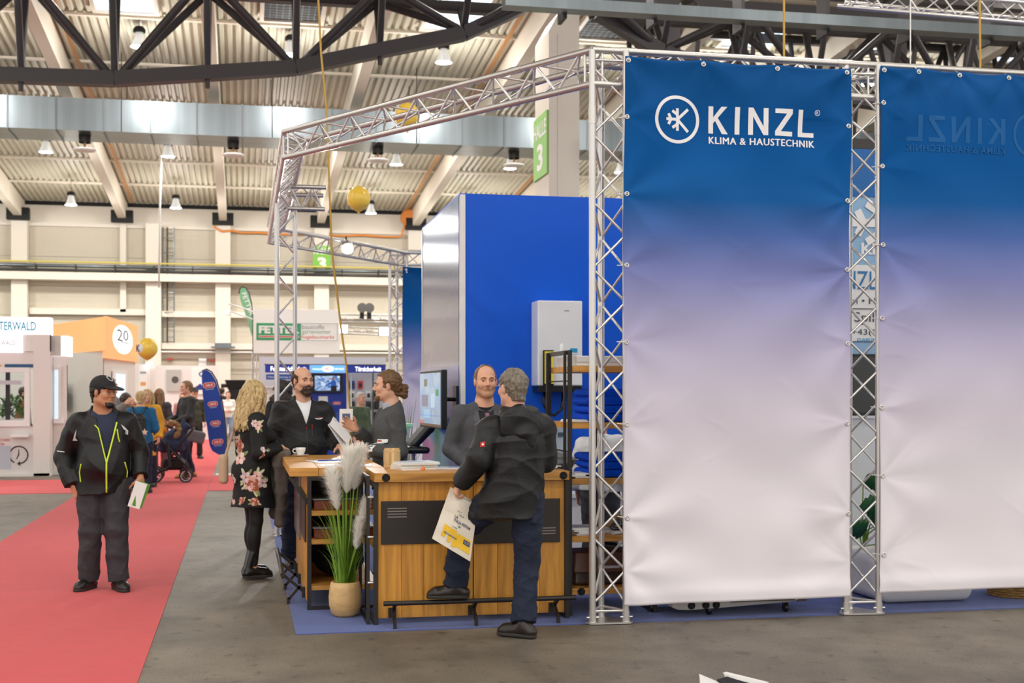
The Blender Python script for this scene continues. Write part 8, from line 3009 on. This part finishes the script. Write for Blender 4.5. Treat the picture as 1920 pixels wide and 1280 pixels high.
p = bg_person('woman in a teal blue sweater wearing a small black backpack on the red carpet', (-1.62, 22.05, 0.006), R(172), 1.66, mat('teal_sweater', '#17638f', 0.8, bump=(80, 0.3)), M_denim, H_blond, 'bun', fem=True, bulk=1.12, hem=0.80, h=0.009,
              arms=dict(elL=(0.235, -0.02, 1.12), wrL=(0.16, -0.25, 1.12), elR=(-0.235, -0.02, 1.12), wrR=(-0.16, -0.25, 1.12)))
BP = Sculpt((-0.25, -0.02, 0.9), (0.25, 0.42, 1.5), 0.008)
BP.boxr((0, 0.22, 1.13), (0.125, 0.06, 0.13), 0.05, 0.01)
BP.boxr((0, 0.28, 1.07), (0.09, 0.03, 0.07), 0.025, 0.01)
BP.ell((0, 0.22, 1.24), (0.1, 0.06, 0.06), 0.03)
for x_ in (-1, 1):
    BP.rc((x_ * 0.05, 0.2, 1.25), (x_ * 0.11, 0.12, 1.40), 0.014, 0.014, 0.01)
    BP.rc((x_ * 0.11, 0.12, 1.40), (x_ * 0.12, -0.0, 1.38), 0.014, 0.014, 0.01)
b_ = link_mesh('backpack', BP.mesh('backpack', mat('black_nylon', '#141519', 0.5)))
b_.location = p.loc
b_.rotation_euler = (0, 0, p.rz)
tag(b_, 'small black backpack worn by the woman in the teal sweater', 'backpack')
mb = MB()
mb.add([(-0.13 + 0.06 * math.cos(2 * PI * k / 10 + 1.57) * (1 if k % 2 == 0 else 0.45), 0.345, 1.0 + 0.06 * math.sin(2 * PI * k / 10 + 1.57) * (1 if k % 2 == 0 else 0.45)) for k in range(10)], [tuple(range(10))])
mb.add([(-0.13 + 0.06 * math.cos(2 * PI * k / 10 + 1.57) * (1 if k % 2 == 0 else 0.45), 0.325, 1.0 + 0.06 * math.sin(2 * PI * k / 10 + 1.57) * (1 if k % 2 == 0 else 0.45)) for k in range(10)], [tuple(range(9, -1, -1))])
local_mesh('star_charm', mb, mat('cream_charm', '#e0c9a8', 0.7), b_, False)
bg_person('blond woman in a yellow coat facing us behind the woman with the backpack', (-1.62, 23.5, 0.006), R(-20), 1.70, mat('mustard_coat', '#d9a02a', 0.75), M_denim, H_blond, 'long', fem=True, hem=0.55)
bg_person('woman with long dark hair and a pale top, half hidden left of the teal sweater', (-2.02, 24.0, 0.006), R(150), 1.63, mat('pale_top', '#d9d4cc', 0.8), M_denim, H_dark, 'long', fem=True)
bg_person('fair man in a grey sweater holding up a phone beside the white window booth', (-2.22, 23.4, 0.006), R(70), 1.88, mat('grey_sweater', '#7c7a74', 0.85), M_denim, H_sandy, 'short', arms=dict(elR=(-0.24, -0.12, 1.18), wrR=(-0.14, -0.33, 1.38), elL=(0.24, -0.1, 1.16), wrL=(0.1, -0.33, 1.34)))
p = bg_person('woman in a dark grey coat and burgundy trousers walking away on the red carpet', (-1.70, 28.2, 0.006), R(175), 1.72, mat('dark_grey_coat', '#3a393b', 0.8), mat('burgundy_trousers', '#5b2a30', 0.8), H_sandy, 'long', fem=True, hem=0.75, walk=0.08)
p = bg_person('young man in a black and maroon jacket with tan boots, pushing a pram', (-1.06, 25.95, 0.006), R(-62), 1.86, mat('black_parka', '#1d1e20', 0.7), M_denim, H_sandy, 'short', yaw=-5, hem=0.82, h=0.009, walk=0.14, shoe=mat('tan_boot', '#b98444', 0.6),
              arms=dict(elL=(0.25, -0.08, 1.12), wrL=(0.12, -0.28, 1.02), elR=(-0.24, -0.05, 1.12), wrR=(-0.16, -0.30, 1.02)))
S = p.TS
mb = MB()
M_mar = mat('maroon_panel', '#4a2628', 0.7)
SV = p.S()
p.torso(SV, 0.029, 0.82)
SV.keep(((0, 0, 1.06), (0, 0, 1)))
SV.keep(((0, 0, 0.83), (0, 0, -1)))
p.part('jacket_lower', SV, M_mar, p.tp)
bag = thing('changing_bag', 'grey changing bag hanging from the pram handle', 'bag', (-0.78, 25.5, 0.7))
BG = Sculpt((-0.3, -0.2, -0.05), (0.3, 0.2, 0.4), 0.01)
BG.boxr((0, 0, 0.1), (0.17, 0.07, 0.11), 0.04, 0)
BG.boxr((0, 0, 0.16), (0.15, 0.075, 0.06), 0.03, 0.01)
o_ = link_mesh('body', BG.mesh('body', mat('grey_felt', '#6e6f70', 0.85)), bag)
o_.rotation_euler = (0, 0.25, 0)
MB().path([(-0.90, 25.5, 0.9), (-0.88, 25.5, 0.98), (-0.78, 25.5, 1.01), (-0.70, 25.5, 0.96), (-0.68, 25.5, 0.88)], 0.01, 6).build('handle', M_black, bag, smooth=True)

# pram
pr = thing('pram', 'navy pram with black frame and four spoked wheels on the red carpet', 'pram', (-1.2, 25.0, 0.006))
M_frm = mat('pram_frame', '#1b1b1d', 0.4)
M_nvy = mat('pram_navy', '#26304f', 0.8)


def wheel(u, v, z, r):
    M = Matrix.Translation((u, v, z)) @ Matrix.Rotation(R(90), 4, 'X')
    w = MB().lathe([(r - 0.03, -0.025), (r - 0.005, -0.028), (r, -0.015), (r, 0.015), (r - 0.005, 0.028), (r - 0.03, 0.025), (r - 0.03, -0.025)], n=32, M=M).build('wheel', M_black, pr, smooth='auto')
    MB().lathe([(r - 0.045, -0.012), (r - 0.03, -0.012), (r - 0.03, 0.012), (r - 0.045, 0.012), (r - 0.045, -0.012)], n=32, M=M).build('rim', M_alu, w, smooth='auto')
    for i in range(7):
        t = 2 * PI * i / 7
        rod('spoke', M_frm, w, (u, v, z), (u + (r - 0.04) * math.cos(t), v, z + (r - 0.04) * math.sin(t)), 0.008, 6)
    rod('hub', M_frm, w, (u, v - 0.03, z), (u, v + 0.03, z), 0.03, 12)
    return w


for v_ in (24.45, 25.0):
    wheel(-1.28, v_, 0.146, 0.14)
    wheel(-0.74, v_, 0.128, 0.122)
    rod('side_bar', M_frm, pr, (-1.25, v_, 0.86), (-0.72, v_, 0.3), 0.02, 10)
    rod('side_bar', M_frm, pr, (-0.72, v_, 0.3), (-0.74, v_, 0.15), 0.03, 10)
    rod('side_bar', M_frm, pr, (-1.06, v_, 0.72), (-1.02, v_, 0.3), 0.03, 10)
    rod('side_bar', M_frm, pr, (-1.28, v_, 0.16), (-1.02, v_, 0.3), 0.022, 10)
    rod('side_bar', M_frm, pr, (-1.02, v_, 0.44), (-0.86, v_, 0.44), 0.016, 8)
rod('axle', M_frm, pr, (-1.28, 24.45, 0.146), (-1.28, 25.0, 0.146), 0.015, 8)
rod('axle', M_frm, pr, (-0.74, 24.45, 0.128), (-0.74, 25.0, 0.128), 0.015, 8)
rod('push_bar', M_frm, pr, (-0.62, 24.5, 0.98), (-0.62, 24.95, 0.98), 0.022, 10)
for v_ in (24.5, 24.95):
    rod('push_arm', M_frm, pr, (-0.62, v_, 0.98), (-1.02, v_, 0.45), 0.018, 10)
PB = Sculpt((-1.45, 24.3, 0.2), (-0.5, 25.15, 1.35), 0.012)
PB.boxr((-0.97, 24.72, 0.33), (0.2, 0.2, 0.10), 0.07, 0.02)
o_ = link_mesh('basket', PB.mesh('basket', mat('pram_black', '#18181b', 0.7)), pr)
o_.matrix_basis = chain(pr).inverted()
PB = Sculpt((-1.5, 24.3, 0.4), (-0.4, 25.15, 1.4), 0.012)
PB.rc((-1.2, 24.72, 0.70), (-0.85, 24.72, 0.74), 0.13, 0.15, 0.05)
PB.boxr((-1.0, 24.72, 0.66), (0.22, 0.19, 0.10), 0.06, 0.04)
PB.rc((-0.98, 24.72, 0.82), (-0.74, 24.72, 1.02), 0.16, 0.07, 0.05)
PB.rc((-0.86, 24.72, 0.9), (-0.78, 24.72, 1.14), 0.11, 0.03, 0.05)
PB.wrinkle(0.012, 9, 22)
o_ = link_mesh('carry_seat', PB.mesh('carry_seat', M_nvy), pr)
o_.matrix_basis = chain(pr).inverted()
FU = Sculpt((-1.3, 24.3, 0.6), (-0.6, 25.0, 1.4), 0.01)
for t in np.linspace(-0.5, 2.6, 14):
    FU.ell((-0.93 + 0.02 * math.cos(3 * t), 24.62, 0.97), (0.01, 0.01, 0.01), 0)
    FU.ell((-0.98 + 0.12 * math.cos(t - 0.6), 24.55 + 0.02 * math.sin(t), 0.96 + 0.13 * math.sin(t - 0.6)), (0.042, 0.045, 0.042), 0.02)
FU.wrinkle(0.02, 5, 90)
o_ = link_mesh('fur_trim', FU.mesh('fur_trim', mat('fur_trim', '#a08358', 0.95, noise=(60, 0.5))), pr)
o_.matrix_basis = chain(pr).inverted()
ty = thing('soft_toy', 'orange soft toy sitting at the front of the pram', 'toy', (-1.2, 24.55, 0.9))
TYS = Sculpt((-1.45, 24.3, 0.7), (-0.95, 24.8, 1.2), 0.01)
TYS.ell((-1.2, 24.55, 0.89), (0.085, 0.07, 0.06), 0)
TYS.ell((-1.13, 24.53, 0.96), (0.06, 0.055, 0.055), 0.02)
TYS.ell((-1.09, 24.5, 1.0), (0.02, 0.02, 0.022), 0.01)
TYS.ell((-1.17, 24.5, 1.01), (0.02, 0.02, 0.022), 0.01)
TYS.rc((-1.27, 24.5, 0.88), (-1.33, 24.46, 0.83), 0.03, 0.025, 0.02)
o_ = link_mesh('body', TYS.mesh('body', mat('orange_plush', '#e0943a', 0.9, noise=(40, 0.3))), ty)
o_.matrix_basis = chain(ty).inverted()

for o_ in (pr, ty):
    o_.location.x -= 0.27
bag.location = (-0.89, 25.4, 0.71)

bg_person('man in a dark green camouflage jacket and grey cap behind the pram pusher', (-1.17, 33.5, 0.006), R(15), 1.76, mat('camo_jacket', '#4a4a34', 0.8, noise=(9, 0.5), col2='#26281e'), mat('black_trousers', '#141416'), H_dark, 'cap', walk=0.1)
bg_person('woman in a white sweater with a brown bag far down the aisle', (-0.48, 45.5, 0.006), R(5), 1.68, mat('white_sweater', '#e9e4dc', 0.8), mat('pale_jeans', '#8496ac', 0.8), H_dark, 'short', fem=True, arms=dict(wrL=(0.06, -0.25, 1.08), wrR=(-0.06, -0.25, 1.08)), h=0.013)
bg_person('dark haired man in black far down the aisle behind the white sweater', (-0.72, 48.5, 0.006), R(160), 1.82, mat('black_parka', '#1d1e20'), M_denim, H_dark, 'short', h=0.013)
bg_person('man in dark clothes far down the aisle, right of the woman in the white sweater', (-0.1, 50.5, 0.006), R(200), 1.85, mat('navy_jacket', '#2c3344', 0.8), M_denim, H_dark, 'short', h=0.013)
bg_person('person in a pink top far down the aisle beside the pram pusher', (-1.62, 37, 0.006), R(0), 1.62, mat('pink_top', '#b98a86', 0.8), M_denim, H_sandy, 'short', h=0.013, fem=True)
p = bg_person('person in a dark coat with a large fur hood behind the left truss column', (0.62, 20.6, 0.006), R(160), 1.80, mat('dark_parka', '#232325', 0.8), M_denim, H_dark, 'none', bulk=1.15, hem=0.6)
nk, hd = p.J['neck'], p.head
S = hd.sculpt(0.01, (-0.25, -0.2, -0.3), (0.25, 0.3, 0.25))
S.ell(hd.p(0, 0.03, 0.02), hd.r(0.125, 0.135, 0.14), 0)
S.ell(hd.p(0, 0.06, -0.14), hd.r(0.17, 0.14, 0.1), 0.05)
S.wrinkle(0.03, 6, 60)
p.part('fur_hood', S, mat('dark_fur', '#4a443f', 0.95, noise=(50, 0.5)))
bg_person('older man with white hair and a green vest in front of the lock booth', (2.12, 24.0, 0.006), R(40), 1.64, mat('green_vest', '#4f6146', 0.8), M_denim, H_white, 'short', bulk=1.1)
bg_person('man in a brown jacket behind the window of the white booth', (-4.5, 29.0, 0.0), R(80), 1.76, mat('brown_jacket', '#8a5f38', 0.8), M_denim, H_dark, 'short')
bg_person('person in a white shirt working behind the rack with blue blankets', (2.97, 10.7, 0.005), R(150), 1.50, mat('white_shirt', '#eceef0', 0.7), M_suit, H_dark, 'short', bulk=1.1, h=0.009)
cu_ = thing('grey_cushion', 'grey quilted jacket bundle hanging behind the rack shelf', 'jacket', (2.5, 10.3, 1.05))
S = Sculpt((2.2, 10.0, 0.75), (2.8, 10.6, 1.3), 0.009)
S.ell((2.46, 10.3, 1.07), (0.13, 0.1, 0.075), 0)
S.ell((2.40, 10.3, 0.95), (0.07, 0.09, 0.12), 0.04)
S.ell((2.56, 10.3, 1.08), (0.08, 0.1, 0.06), 0.02)
S.wrinkle(0.02, 12, 40)
o_ = link_mesh('body', S.mesh('body', mat('grey_quilt', '#77797a', 0.8)), cu_)
o_.matrix_basis = chain(cu_).inverted()
